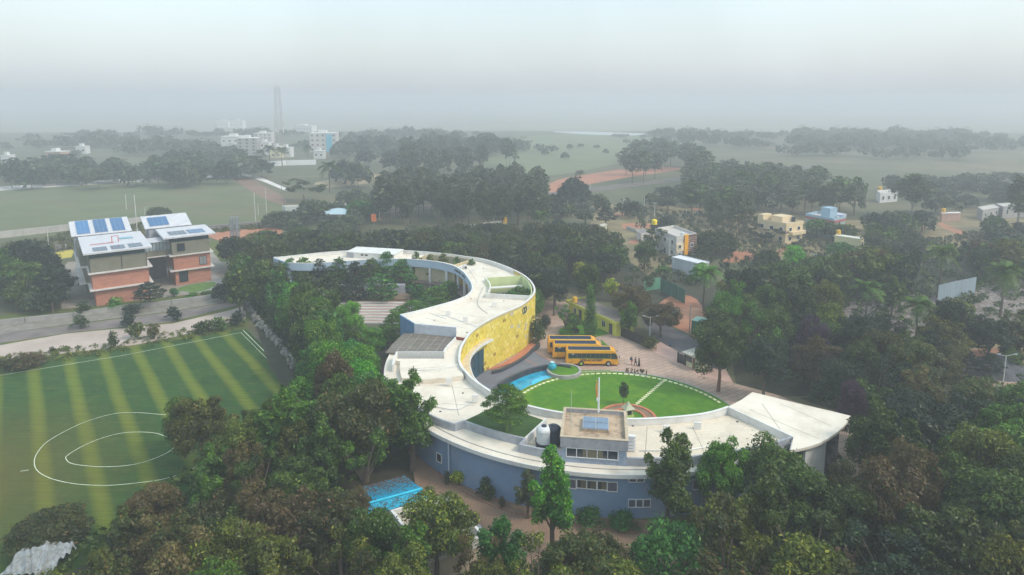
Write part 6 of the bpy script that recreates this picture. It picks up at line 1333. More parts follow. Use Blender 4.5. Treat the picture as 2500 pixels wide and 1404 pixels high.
me = bpy.data.meshes.new('gravel_heap'); bm.to_mesh(me); bm.free(); me.materials.append(mat('dark_grey_gravel', (.10, .10, .11), col2=(.06, .06, .07), scale=1.5, detail=10, bump=.5)); o = link('gravel_heap', me, None, (c_.x, c_.y, 0)); tag(o, 'heap of dark grey gravel on the building site at right', 'heap')

# ================================================================ TREES
import numpy as np
LM = dict(
    dark=leafmat('leaf_dark_green', (0.0169, 0.0364, 0.00315), (0.0624, 0.104, 0.0084), tip=((.09, .13, .02), .07)),
    deep=leafmat('leaf_deep_green', (.008, .018, .009), (.022, .042, .015), tip=((.05, .08, .02), .06)),
    mid=leafmat('leaf_mid_green', (0.0234, 0.065, 0.00315), (0.078, 0.169, 0.00735), tip=((.13, .20, .02), .10)),
    bright=leafmat('leaf_bright_green', (0.026, 0.117, 0.0021), (0.091, 0.26, 0.0063), tip=((.16, .28, .02), .12)),
    emerald=leafmat('leaf_emerald', (0.0078, 0.0845, 0.0084), (0.0286, 0.169, 0.0147), tip=((.06, .20, .03), .1)),
    fern=leafmat('leaf_fern_green', (0.0156, 0.091, 0.0084), (0.0585, 0.195, 0.021), tip=((.11, .24, .04), .12)),
    olive=leafmat('leaf_olive', (0.0416, 0.0572, 0.0042), (0.117, 0.143, 0.0084), tip=((.20, .19, .02), .10)),
    brown=leafmat('leaf_dry_brown', (0.0676, 0.0468, 0.0126), (0.1495, 0.104, 0.0336), tip=((.05, .08, .01), .12)),
    rust=leafmat('leaf_rusty', (0.0312, 0.0468, 0.0084), (0.078, 0.091, 0.0147), tip=((.12, .07, .02), .09)),
    purple=leafmat('leaf_purple', (.035, .018, .035), (.075, .035, .07)),
    grey=leafmat('leaf_grey_green', (0.039, 0.0598, 0.0231), (0.091, 0.117, 0.0441), tip=((.11, .13, .07), .10)),
    yellow=leafmat('leaf_yellow_green', (.14, .22, .004), (.34, .42, .008), tip=((.5, .45, .02), .2)),
    lime=leafmat('leaf_lime_green', (0.052, 0.208, 0.00315), (0.143, 0.416, 0.0063)),
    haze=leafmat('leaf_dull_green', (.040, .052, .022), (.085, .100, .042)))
rng = np.random.default_rng(5)
def leaves(cl, n, size, up=.35, lump=None):
    """n leaf quads scattered over clumps; cl: rows (x, y, z, r, flatten)."""
    cl = np.array(cl, float); w = cl[:, 3] ** 2; w /= w.sum(); i = rng.choice(len(cl), n, p=w); c = cl[i]
    d = rng.normal(size=(n, 3)); d[:, 2] += .25; d /= np.linalg.norm(d, axis=1)[:, None]
    rr = c[:, 3] * (.45 + .62 * rng.random(n) ** .6)
    sp = rng.random(n) < .10; rr = np.where(sp, rr * 1.32, rr)
    p = c[:, :3] + d * rr[:, None] * np.stack([np.ones(n), np.ones(n), c[:, 4]], 1)
    nr = d * .7 + rng.normal(size=(n, 3)) * .55; nr[:, 2] += up; nr /= np.linalg.norm(nr, axis=1)[:, None]
    a = np.cross(nr, rng.normal(size=(n, 3))); a /= np.linalg.norm(a, axis=1)[:, None]; b = np.cross(nr, a)
    s = size * (.5 + 1.0 * rng.random(n) ** 1.5); L_ = a * s[:, None]; W_ = b * (s * (.32 + .25 * rng.random(n)))[:, None]
    v = np.empty((n, 4, 3)); v[:, 0] = p - L_; v[:, 1] = p - W_ + nr * s[:, None] * .1; v[:, 2] = p + L_; v[:, 3] = p + W_ + nr * s[:, None] * .1
    return v.reshape(-1, 3)
def quadmesh(name, v):
    n = len(v) // 4; me = bpy.data.meshes.new(name); me.vertices.add(n * 4); me.vertices.foreach_set('co', v.astype(np.float32).ravel())
    me.loops.add(n * 4); me.loops.foreach_set('vertex_index', np.arange(n * 4, dtype=np.int32)); me.polygons.add(n)
    me.polygons.foreach_set('loop_start', np.arange(0, n * 4, 4, dtype=np.int32)); me.polygons.foreach_set('loop_total', np.full(n, 4, dtype=np.int32))
    me.update(calc_edges=True); me.validate(); me.materials.append(LM['mid']); return me
def clumps(kind, rd):
    """natural-size skeleton of a tree: crown clumps and limbs. Crown half-width 4 (bush 1.2), height H0."""
    cl = []; limbs = []
    if kind == 'broad':
        H0 = 10; base = (0, 0, 3.0); n = 46
        ax, ay = rd.uniform(.85, 1.1), rd.uniform(.85, 1.1)
        for k_ in range(n):
            t = (k_ + .5) / n; ph = math.acos(1 - 1.55 * t); th = k_ * 2.4 + rd.uniform(-.4, .4); q = rd.uniform(.5, 1.12)
            r_ = rd.choice((.55, .7, .9, 1.2)) * rd.uniform(.85, 1.15); x = 3.3 * q * math.sin(ph) * math.cos(th) * ax; y = 3.3 * q * math.sin(ph) * math.sin(th) * ay; z = 5.9 + 3.2 * q * math.cos(ph) + rd.uniform(-.8, .8)
            cl.append((x, y, min(z, 9.3 - r_ * .2), r_, rd.uniform(.7, .95)))
        for k_ in range(9): x, y, z = cl[k_ * 3 + 2][:3]; limbs.append([base, (x * .4, y * .4, (z + 3) * .5), (x * 1.02, y * 1.02, z + .2)])
    elif kind == 'upright':
        H0 = 11; n = 0
        for L_ in range(6):
            th = L_ * 1.05 * 2 + rd.uniform(-.3, .3); lean = rd.uniform(.9, 2.6); top = rd.uniform(7.4, 10.6)
            if L_ == 0: lean, top = .3, 10.7
            e = (lean * math.cos(th), lean * math.sin(th), top); limbs.append([(0, 0, 2.4), (e[0] * .45, e[1] * .45, top * .55), e])
            z = 3.6 + rd.uniform(0, 1.0)
            while z < top:
                f = z / top; rr_ = (1.35 - .85 * f) * rd.uniform(.8, 1.15); o_ = rd.uniform(0, 6.28); s_ = (1.5 - 1.1 * f)
                cl.append((e[0] * f + s_ * math.cos(o_), e[1] * f + s_ * math.sin(o_), z, max(.42, rr_ * .95), 1.0)); z += rr_ * .75
            cl.append((e[0], e[1], top, .42, 1.3))
    elif kind == 'tier':
        H0 = 9; limbs = []
        for L_, (z, r_) in enumerate(((3.6, 3.6), (4.9, 3.9), (6.1, 3.3), (7.2, 2.4), (8.1, 1.5), (8.7, .7))):
            m_ = max(3, int(r_ * 3.2))
            for k_ in range(m_):
                th = 2 * math.pi * k_ / m_ + rd.uniform(-.3, .3) + L_; q = r_ * rd.uniform(.55, .95); x, y = q * math.cos(th), q * math.sin(th)
                cl.append((x, y, z + rd.uniform(-.3, .3), rd.uniform(.75, 1.15), .30))
                if k_ % 2 == 0: limbs.append([(0, 0, z - .7), (x * .6, y * .6, z - .3), (x, y, z)])
    elif kind == 'grove':
        H0 = 17
        for k_ in range(26):
            t = k_ / 26; z = 7.2 + 9.0 * t; r_ = 3.0 * math.sin(math.pi * min(.97, t * .85 + .12)); th = k_ * 2.4
            cl.append((r_ * rd.uniform(.4, 1) * math.cos(th), r_ * rd.uniform(.4, 1) * math.sin(th), z, rd.uniform(.8, 1.5), 1.15))
        for k_ in range(6): x, y, z = cl[k_ * 4][:3]; limbs.append([(0, 0, max(4, z - 5)), (x * .5, y * .5, z - 2), (x, y, z)])
    elif kind == 'column':
        H0 = 10
        for k_ in range(40):
            z = .6 + 9.2 * k_ / 40; r_ = (1.3 - .95 * (z / 10) ** 1.5); th = k_ * 2.4; cl.append((r_ * .55 * math.cos(th), r_ * .55 * math.sin(th), z, max(.28, r_ * .62), 1.4))
    elif kind == 'dome':
        H0 = 6
        for k_ in range(60):
            t = (k_ + .5) / 60; ph = math.acos(1 - 1.1 * t); th = k_ * 2.4; q = rd.uniform(.8, 1.0)
            cl.append((3.5 * q * math.sin(ph) * math.cos(th), 3.5 * q * math.sin(ph) * math.sin(th), 2.0 + 3.3 * q * math.cos(ph), rd.uniform(.55, 1.0), .85))
        for k_ in range(7): x, y, z = cl[k_ * 7 + 3][:3]; limbs.append([(0, 0, 1.2), (x * .4, y * .4, z * .6), (x * .9, y * .9, z)])
    elif kind == 'bush':
        H0 = 2.4
        for k_ in range(16):
            th = k_ * 2.4; q = rd.uniform(.1, .8); cl.append((q * math.cos(th), q * math.sin(th), rd.uniform(.5, 1.8) * (1.15 - q * .4), rd.uniform(.35, .6), .9))
        for k_ in range(5): x, y, z = cl[k_ * 3][:3]; limbs.append([(0, 0, .05), (x * .5, y * .5, z * .6), (x, y, z)])
    elif kind == 'sparse':
        H0 = 9
        for k_ in range(16):
            th = k_ * 2.4; q = rd.uniform(.8, 3.4); z = rd.uniform(4.2, 8.4); cl.append((q * math.cos(th), q * math.sin(th), z, rd.uniform(.5, .95), .7))
            limbs.append([(0, 0, 2.2), (q * .5 * math.cos(th), q * .5 * math.sin(th), z * .7), (q * math.cos(th), q * math.sin(th), z)])
    return H0, cl, limbs
BASE_R = dict(broad=4, upright=3.6, tier=4.4, grove=3.4, column=1.15, dome=4.1, bush=1.25, sparse=4, palm=3.6)
NL = dict(broad=(17000, 1900, 380), upright=(15000, 1900, 340), tier=(9500, 1800, 300), grove=(7000, 1900, 360), column=(5000, 1400, 300), dome=(16000, 1900, 380), bush=(1500, 500, 120), sparse=(3600, 1100, 250))
LS = dict(broad=(.175, .42, .85), upright=(.17, .42, .85), tier=(.165, .36, .8), grove=(.26, .42, .85), column=(.15, .28, .5), dome=(.155, .40, .85), bush=(.12, .2, .4), sparse=(.16, .3, .7))
protos = {}
def palm_mesh(seed, dense=1.0):
    rd = random.Random(seed); vs_ = []
    for k_ in range(22):
        th = k_ * 2.4 + rd.uniform(-.2, .2); el = rd.uniform(-.2, 1.15); L_ = rd.uniform(3.0, 3.9); pr = None; n_ = 9
        pts = []
        for i in range(n_ + 1):
            t = i / n_; r_ = L_ * t * math.cos(el) * (1 - .1 * t) + .15; z = 8.6 + L_ * t * math.sin(el) - 2.6 * t * t * (1.1 - el * .4); pts.append(Vector((r_ * math.cos(th), r_ * math.sin(th), z)))
        side = Vector((-math.sin(th), math.cos(th), 0))
        for i in range(n_):
            a, b_ = pts[i], pts[i + 1]; w_ = .85 * math.sin(math.pi * (i + .8) / (n_ + 1)) + .1
            for j in range(3):
                p = a.lerp(b_, j / 3); d_ = (b_ - a).normalized()
                for s_ in (-1, 1):
                    tip = p + side * s_ * w_ + d_ * .35 + Vector((0, 0, -.32 * w_ - .1)); q = d_ * .06
                    vs_ += [p - q, p + q, tip + q * .3, tip - q * .3]
            q = side * .035; vs_ += [a - q, a + q, b_ + q, b_ - q]
    return quadmesh('crown', np.array([tuple(v) for v in vs_]))
def proto(kind, var, lod):
    key = (kind, var, lod)
    if key in protos: return protos[key]
    rd = random.Random(hash(kind) % 1 + var * 17 + len(kind) * 101)
    t = MB()
    if kind == 'palm':
        H0 = 9.4; crown = palm_mesh(var)
        t.tube([(0, 0, 0), (.15, .1, 3), (.1, 0, 6), (0, 0, 8.7)], [.24, .17, .14, .12], 7); limbs = []
    else:
        H0, cl, limbs = clumps(kind, rd)
        crown = quadmesh('crown', leaves(cl, NL[kind][lod], LS[kind][lod], up=.35))
        tr = .2 if kind in ('bush',) else .26; zt = {'broad': 6.5, 'upright': 9, 'tier': 8.4, 'grove': 15, 'column': 9, 'dome': 3.5, 'bush': .6, 'sparse': 3}[kind]
        if kind == 'bush': tr = .05
        n_ = 6 if lod < 2 else 4
        wob = [(rd.uniform(-.18, .18), rd.uniform(-.18, .18)) for _ in range(3)]
        t.tube([(0, 0, -.2), (wob[0][0], wob[0][1], zt * .33), (wob[1][0], wob[1][1], zt * .66), (0, 0, zt)], [tr * 1.15, tr * .9, tr * .6, tr * .2], n_)
        if lod < 2:
            for l_ in limbs: t.tube(l_, [tr * .5, tr * .32, tr * .1], 4, cap=False)
    tme = bpy.data.meshes.new('trunk'); tme.from_pydata(t.v, [], t.f); tme.materials.append(TRUNK); tme.update()
    protos[key] = (H0, crown, tme); return protos[key]
def plant(x, y, z, h, r, kind, lm, label, group=None, name=None, var=None, bark=None, cat=None):
    d = math.hypot(x, y); lod = 0 if d < 150 else (1 if d < 330 else 2)
    var = random.randrange(3 if lod == 0 and kind in ('broad', 'upright') else 2) if var is None else var
    H0, crown, trunk = proto(kind, var, min(lod, 1) if kind == 'palm' else lod)
    nm = name or {'palm': 'palm_tree', 'bush': 'shrub'}.get(kind, 'tree')
    o = empty(nm, (x, y, z), random.uniform(0, 6.28)); s_ = r / BASE_R[kind]; o.scale = (s_ * random.uniform(.93, 1.07), s_ * random.uniform(.93, 1.07), h / H0)
    for n_, me_, m_ in (('crown', crown, LM[lm]), ('trunk', trunk, bark or (PALEBARK if kind in ('grove',) else TRUNK))):
        c = link(n_, me_, o); c.material_slots[0].link = 'OBJECT'; c.material_slots[0].material = m_
    tag(o, label, cat or {'palm': 'palm', 'bush': 'shrub'}.get(kind, 'tree'), group); return o
PLANTED = []
def top_tree(x, yt, h, w, kind, lm, label, **kw):
    z = 0
    for _ in range(5): p = at(x, yt, h + z); z = hgt(p.x, p.y)
    r = w / 2 / scale_at(Vector((p.x, p.y, z + h * .6))); PLANTED.append((p.x, p.y, r)); return plant(p.x, p.y, z, h, r, kind, lm, label, **kw)
def base_tree(x, yb, yt, w, kind, lm, label, z=None, **kw):
    p = gat(x, yb) if z is None else at(x, yb, z); h = px_h(p, yt); r = w / 2 / scale_at(p); PLANTED.append((p.x, p.y, r)); return plant(p.x, p.y, p.z, h, r, kind, lm, label, **kw)
# ---- trees that stand out in the photograph
B = 'broad'; U = 'upright'; T = 'tier'
for a in [
    (1352, 1092, 12.5, 175, U, 'bright', 'tall bright green tree rising before the long wing left of the penthouse windows'),
    (1640, 1052, 12.5, 185, U, 'mid', 'tall multi stemmed tree before the long wing, right of the penthouse'),
    (1765, 1062, 11, 130, B, 'bright', 'rounded bright green tree in front of the right part of the long wing'),
    (1905, 1080, 10.5, 190, B, 'mid', 'green crowned tree just below the raised slab at the wing end'),
    (1665, 1288, 8.5, 290, 'dome', 'fern', 'huge round fern green crown at the bottom edge right of centre'),
    (1222, 1262, 9, 165, U, 'emerald', 'deep emerald pointed tree at the bottom edge beside the lane'),
    (1062, 1212, 9.5, 200, B, 'olive', 'olive yellow tree hiding most of the white walled terrace'),
    (1000, 905, 14, 165, U, 'mid', 'tall green tree overlapping the left edge of the terrace roof'),
    (885, 925, 14, 210, B, 'rust', 'big rust tinged tree left of the terrace roof'),
    (820, 860, 13, 120, B, 'brown', 'brownish tree left of the brown canopy roof'),
    (488, 965, 11, 165, B, 'olive', 'olive green tree overlapping the centre circle of the pitch'),
    (690, 955, 13, 230, U, 'mid', 'wide many stemmed green tree at the near right corner of the pitch'),
    (590, 1030, 11, 150, B, 'olive', 'yellowish olive tree between the pitch and the wide many stemmed tree'),
    (780, 1010, 12, 170, U, 'dark', 'dark upright tree above the blue roofed shed'),
    (2172, 985, 13, 175, B, 'dark', 'dark tall crown just right of the wing end slab'),
    (1768, 712, 12, 95, B, 'mid', 'green crowned tree behind the gate cabin tree'),
    (1440, 642, 12, 70, B, 'dark', 'dark tree with a yellow green top behind the gate house'),
    (1542, 690, 10, 100, B, 'brown', 'dry brown tree behind the right end of the gate house'),
    (1615, 735, 8, 90, B, 'brown', 'dry brown tree at the bend of the road outside the gate'),
    (1560, 655, 11, 90, 'sparse', 'grey', 'thin greyish tree behind the gate house wood'),
    (850, 738, 9, 80, B, 'lime', 'lime green tipped tree left of the amphitheatre steps'),
    (835, 846, 8, 75, B, 'lime', 'lime green crown in the dense trees left of the brown canopy'),
    (2235, 424, 19, 80, 'grove', 'dark', 'very tall dark tree beside the small white house at right'),
    (2497, 428, 22, 70, 'grove', 'dark', 'very tall dark tree cut by the right edge of the picture'),
    (1750, 560, 8.5, 112, 'dome', 'dark', 'big round dark tree right of the orange and white house'),
    (1600, 556, 8.5, 80, 'sparse', 'dark', 'leaning open crowned tree in front of the orange and white house'),
    (1575, 585, 9, 70, B, 'dark', 'dark rounded crown left of the open crowned leaning tree'),
    (1628, 524, 7, 46, 'dome', 'deep', 'round dark green tree behind the orange and white house'),
    (385, 503, 5.5, 60, 'dome', 'dark', 'round dark tree behind the brick block at the field edge'),
    (692, 513, 6.5, 108, 'dome', 'grey', 'wide grey green acacia mound beside the red earth yard'),
    (820, 540, 5, 90, 'dome', 'grey', 'flat grey green mound below the pale blue canopy'),
    (880, 487, 8, 76, 'dome', 'fern', 'light green feathery crown beside the far bus'),
    (738, 438, 11, 118, 'sparse', 'dark', 'spreading open tree above the station hut'),
    (1870, 552, 6, 105, 'sparse', 'deep', 'dark spreading tree in front of the beige house'),
    (1995, 535, 7, 70, B, 'fern', 'light green tree hiding the lower blue house'),
    (2060, 545, 7, 80, B, 'dark', 'dark tree between the blue and the yellow house'),
    (2057, 590, 5, 70, 'dome', 'fern', 'light green rounded tree in front of the yellow house'),
    (1940, 598, 8, 55, B, 'lime', 'yellowish light green tree below the beige house'),
    (1875, 608, 7, 70, 'dome', 'dark', 'round dark tree by the red track below the beige house'),
    (1115, 568, 10, 90, B, 'mid', 'green tree with orange flecks behind the ring building'),
    (2310, 772, 11, 120, B, 'olive', 'olive tree below the pale blue sheet fence at right'),
    (1985, 770, 12, 90, B, 'purple', 'purplish crown in the wood right of the plaza'),
    (2085, 930, 11, 70, B, 'purple', 'purple flowering crown between dark trees right of the plaza'),
    (1480, 505, 8, 60, T, 'deep', 'dark flat topped tree in the scrub below the railway bend'),
    (1400, 430, 15, 88, 'dome', 'deep', 'big blue dark rounded tree left of the red field'),
    (545, 688, 5, 62, 'dome', 'deep', 'dark bush like tree at the right end of the yard wall'),
    (362, 690, 6, 78, T, 'deep', 'dark layered tree before the brick block'),
    (68, 585, 11, 100, B, 'deep', 'tall blue dark tree left of the brick block'),
    (45, 640, 8, 110, B, 'mid', 'rounded green tree at the left edge by the yard wall'),
    (125, 660, 8, 110, B, 'deep', 'broad dark tree close to the left side of the brick block'),
    (95, 700, 6, 90, 'dome', 'grey', 'grey green bushy tree by the yard wall at left'),
    (2245, 1082, 12, 150, B, 'brown', 'brown dry crown in the dark wood at lower right'),
    (2060, 1128, 9, 110, B, 'rust', 'rusty yellow tree below the wing end'),
    (1460, 1290, 8, 150, B, 'rust', 'rusty brown crown below the blue wall windows'),
    (760, 1190, 9, 130, B, 'brown', 'brown seeding crown left of the blue roofed shed'),
    (868, 1188, 6, 84, B, 'brown', 'brown seeding crown overlapping the left end of the blue roof'),
    (620, 1180, 9, 150, B, 'brown', 'dull brown crown in the dense trees below the pitch'),
    (118, 1246, 4.6, 190, 'dome', 'rust', 'rounded dark olive crown above the white tarpaulin'),
    (360, 1190, 7, 120, B, 'brown', 'dry brown bushy tree at the near edge of the pitch'),
    (1290, 1150, 6, 100, U, 'grey', 'grey green tree standing against the long blue wall'),
    (440, 970, 9, 90, B, 'mid', 'rounded green crown touching the centre circle line')]:
    top_tree(*a)
g = 'tiered trees round the amphitheatre'
for i, (x, yt, h, w, lm) in enumerate([(705, 634, 10, 70, 'fern'), (742, 630, 10.2, 70, 'bright'), (782, 636, 10, 70, 'deep'), (826, 632, 10.3, 70, 'fern'), (868, 640, 9.8, 70, 'deep'), (905, 634, 10, 76, 'mid'), (942, 617, 11, 70, 'fern'), (978, 636, 10, 84, 'fern'), (740, 668, 9, 90, 'dark'), (800, 672, 9, 90, 'dark'), (860, 676, 8, 90, 'deep'), (930, 670, 8.5, 96, 'fern')]):
    top_tree(x, yt, h, w, T, lm, (('first', 'second', 'third', 'fourth', 'fifth', 'sixth', 'seventh', 'last')[i] + ' layered tree from the left in the back row inside the ring') if i < 8 else (('first', 'second', 'third', 'last')[i - 8] + ' darker layered tree from the left in the front row inside the ring'), group=g)
for x, yt, h, w, lm, lab in ((1095, 688, 6, 84, 'bright', 'layered tree close under the fascia letters inside the ring'), (1062, 700, 6.5, 90, 'bright', 'layered tree in the middle of the ring court'), (1020, 692, 6, 44, 'emerald', 'small round emerald tree right of the stage pavilion'), (1005, 735, 7, 100, 'bright', 'layered bright tree right of the amphitheatre steps'),
                              (965, 760, 8, 90, 'bright', 'layered tree at the right foot of the amphitheatre steps'), (1040, 722, 5.5, 80, 'fern', 'low layered tree close to the white inner parapet'), (900, 800, 7, 100, 'bright', 'bright green tree below the amphitheatre steps'), (945, 800, 6, 80, 'mid', 'layered tree beside the blue gable wall')):
    top_tree(x, yt, h, w, T if 'layered' in lab else B, lm, lab)
base_tree(1237, 1052, 940, 128, T, 'bright', 'layered green tree growing in the roof garden of the long wing', z=7.9, bark=mat('green_stem', (.12, .20, .04)))
base_tree(1441, 824, 690, 30, 'column', 'mid', 'tall narrow weeping column tree in front of the gate house')
base_tree(1380, 812, 748, 60, 'sparse', 'bright', 'small open green tree beside the green bed at the plaza'); base_tree(1398, 805, 765, 46, T, 'mid', 'small layered tree in the green bed left of the column tree')
base_tree(1522, 990, 928, 24, B, 'dark', 'little dark tree on a thin stem on the round lawn')
base_tree(1753, 956, 780, 138, B, 'dark', 'large dark leafy tree with short trunk at the plaza edge by the gate cabin', bark=REDBARK)
base_tree(1418, 700, 640, 46, B, 'yellow', 'bright yellow green crown behind the gate house, left one', bark=TRUNK); base_tree(1490, 735, 678, 44, B, 'yellow', 'bright yellow green crown behind the gate house, right one')
base_tree(1535, 825, 735, 66, U, 'mid', 'green narrow tree between the gate house and the road')
for x, yb, yt, lab in ((1718, 760, 655, 'coconut palm beside the green net fence'), (2440, 775, 650, 'coconut palm at the right edge above the rubble'), (2290, 715, 605, 'coconut palm behind the pale blue sheet fence'), (2232, 850, 735, 'coconut palm below the pale blue sheet fence'), (2110, 790, 690, 'coconut palm in the dark wood at right'),
                       (660, 405, 358, 'hazy palm left of the telecom tower'), (690, 408, 362, 'hazy palm at the foot of the telecom tower'), (638, 406, 368, 'hazy palm at the left of the white compound wall'), (752, 395, 356, 'hazy palm right of the telecom tower'), (805, 470, 398, 'palm above the far roadside stalls'), (1000, 405, 370, 'hazy palm behind the grove, left one'),
                       (1035, 402, 368, 'hazy palm behind the grove, middle one'), (2165, 620, 572, 'small palm right of the yellow house'), (1320, 590, 520, 'palm like tree right of the grove foot'), (1085, 400, 372, 'hazy palm behind the grove, right one')):
    base_tree(x, yb, yt, (yb - yt) * .95, 'palm', 'mid' if yb > 600 else 'dark', lab)
base_tree(2418, 925, 866, 64, T, 'deep', 'small layered tree on the building site beside the two armed lamp'); base_tree(2360, 915, 862, 52, T, 'deep', 'small layered tree left of the gravel heap'); base_tree(2460, 905, 850, 70, T, 'mid', 'layered green tree behind the gravel heap')
# shrubs
for x, yb, yt, w, lm, lab in ((1121, 1183, 1146, 52, 'yellow', 'yellow shrub at the foot of the blue wall'), (1187, 1218, 1166, 62, 'dark', 'dark shrub at the middle of the blue wall'), (1092, 1180, 1150, 30, 'grey', 'thin grey shrub left of the yellow shrub'), (1226, 1240, 1210, 24, 'brown', 'small dry shrub in the bed by the blue wall'),
                              (284, 755, 726, 56, 'bright', 'bright round shrub at the foot of the brick block'), (205, 770, 735, 50, 'dark', 'dark shrub at the left corner of the brick block'), (320, 765, 742, 60, 'deep', 'dark low shrub right of the bright round shrub'),
                              (197, 802, 768, 56, 'grey', 'grey shrub in the ditch, leftmost'), (315, 800, 762, 50, 'deep', 'dark shrub in the ditch, middle'), (426, 782, 748, 52, 'deep', 'dark shrub in the ditch, right'), (335, 826, 782, 52, 'olive', 'olive shrub tree on the verge of the dirt road'),
                              (377, 828, 784, 44, 'brown', 'bare brown shrub beside the olive one'), (278, 850, 808, 34, 'dark', 'small dark windblown tree at the pitch edge'), (500, 812, 778, 60, 'dark', 'dark shrub at the pitch corner, left of a pair'), (535, 806, 775, 56, 'mid', 'green shrub at the pitch corner, right of a pair'), (580, 795, 760, 56, 'deep', 'dark shrub by the boulder wall'),
                              (70, 895, 862, 100, 'brown', 'dry brown hedge like shrub on the verge at left'), (20, 905, 870, 70, 'rust', 'dry rusty shrub on the verge at the left edge'), (128, 862, 846, 22, 'dark', 'tiny dark shrub beside the dirt road'), (470, 728, 712, 40, 'bright', 'bright low hedge by the path, left part'), (505, 726, 709, 46, 'mid', 'bright low hedge by the path, right part'), (425, 725, 700, 26, 'emerald', 'small emerald shrub before the dark layered tree'),
                              (1312, 838, 772, 62, 'dark', 'dark leafy clump against the right end of the yellow wall'), (1330, 800, 766, 40, 'deep', 'spiky dark clump right of the yellow wall'), (1372, 818, 800, 22, 'lime', 'small lime green shrub at the plaza bed'), (1405, 815, 795, 26, 'deep', 'small dark shrub at the plaza bed'), (1173, 912, 880, 26, 'purple', 'potted dark red shrub beside the entrance glass'),
                              (1586, 850, 820, 56, 'olive', 'dry yellow shrub behind the entrance gate'), (1440, 1280, 1240, 90, 'emerald', 'dark green shrub row under the blue wall, left'), (1520, 1290, 1248, 90, 'emerald', 'dark green shrub row under the blue wall, right'), (1378, 905, 899, 20, 'mid', 'tiny tuft in the round planter'), (1022, 716, 700, 60, 'purple', 'dark maroon shrub by the stage pavilion'),
                              (1855, 640, 622, 60, 'dark', 'low dark scrub by the red track'), (1620, 668, 650, 60, 'mid', 'green scrub before the white shed'), (1700, 690, 655, 60, 'emerald', 'bright scrub below the white shed'), (1950, 1130, 1085, 60, 'mid', 'leafy shrub at the wing end')):
    base_tree(x, yb, yt, w, 'bush', lm, lab)
for t_ in range(9):     # green court and the light well, seen from above
    p = court[0].lerp(court[6], .2 + .6 * random.random()).lerp(court[3], random.random() * .5)
ccen = sum(court, Vector()) / len(court)
for i, (dx_, dy_, h) in enumerate(((3.2, 2.2, 8.6), (2.2, -1.5, 8.4), (4.6, -2.6, 8.2), (-.5, -2.2, 7.8), (5.4, .2, 8.7), (1.2, .6, 8.0), (-2.6, -1.6, 7.2))):
    plant(ccen.x + dx_, ccen.y + dy_, .3, h, 3.0, 'broad', 'fern' if i % 2 else 'mid', ('leafy tree in the green court, ' + ('upper right', 'centre right', 'lower right', 'lower left', 'far right by the curved wall', 'centre under the ledge', 'far left by the curved parapet')[i]), group='trees in the green court')
wcen = sum(well, Vector()) / len(well)
for i, (a_, b_, h) in enumerate(((0, 6, 10.4), (1, 6, 9.8), (2, 6, 10.6), (3, 5, 9.9), (4, 5, 9.6))):
    p = wcen + Vector(((i - 2) * 3.6, 1.8 - i * 1.2, 0)); plant(p.x, p.y, .3, h, 2.4, T, 'olive' if i in (1, 2) else 'mid', (('first', 'second', 'third', 'fourth', 'last')[i] + ' tree from the left poking through the roof light well'), group='trees in the light well')
# ---- belts of trees that nothing tells apart
def inpoly(x, y, P_):
    c = False; j = len(P_) - 1
    for i in range(len(P_)):
        if (P_[i][1] > y) != (P_[j][1] > y) and x < (P_[j][0] - P_[i][0]) * (y - P_[i][1]) / (P_[j][1] - P_[i][1]) + P_[i][0]: c = not c
        j = i
    return c
def proj(X, Y, Z):
    dz = Z - CAM_H; c = Y * math.cos(CAM_P) - dz * math.sin(CAM_P); return 1250 + CAM_F * X / c, CAM_CY - CAM_F * (Y * math.sin(CAM_P) + dz * math.cos(CAM_P)) / c
FOOT = [high, roof_s]
KEEP = [(20, 1330, 170, 1404), (600, 800, 695, 905), (600, 880, 735, 925), (1995, 1035, 2095, 1110), (1395, 640, 1450, 700), (1468, 678, 1512, 732), (1425, 690, 1460, 800), (1685, 655, 1755, 745), (2195, 735, 2275, 800), (2250, 605, 2330, 680), (2390, 650, 2490, 740), (2080, 690, 2140, 760), (-200, 462, 690, 545), (690, 440, 930, 450), (850, 736, 990, 792), (950, 800, 1130, 905), (1100, 860, 1790, 1060), (1075, 1030, 1300, 1215), (1330, 1070, 1560, 1245), (1560, 950, 1980, 1085), (1640, 1060, 1980, 1100), (905, 1166, 1045, 1245), (1045, 1150, 1290, 1235), (1090, 1240, 1180, 1300), (1380, 726, 1500, 820), (1500, 790, 1700, 900), (1595, 750, 1672, 800), (1690, 880, 1720, 905), (1530, 555, 1735, 660), (1850, 520, 1962, 590), (1966, 500, 2085, 545), (2036, 560, 2110, 600), (2138, 460, 2195, 485), (2290, 510, 2350, 540),
        (2385, 492, 2500, 530), (2292, 692, 2382, 738), (2345, 845, 2500, 930), (2390, 730, 2470, 770), (2018, 1050, 2075, 1110), (1770, 612, 1935, 642), (160, 520, 525, 745), (0, 800, 560, 960), (0, 960, 410, 1180), (0, 1180, 290, 1240), (555, 805, 640, 950), (0, 735, 600, 870), (40, 1350, 150, 1404), (1572, 690, 1680, 745), (1305, 735, 1560, 830), (2270, 545, 2400, 585), (620, 740, 660, 800)]
BKEEP = [(20, 1330, 170, 1404), (670, 608, 1010, 630), (1010, 600, 1320, 1000)]
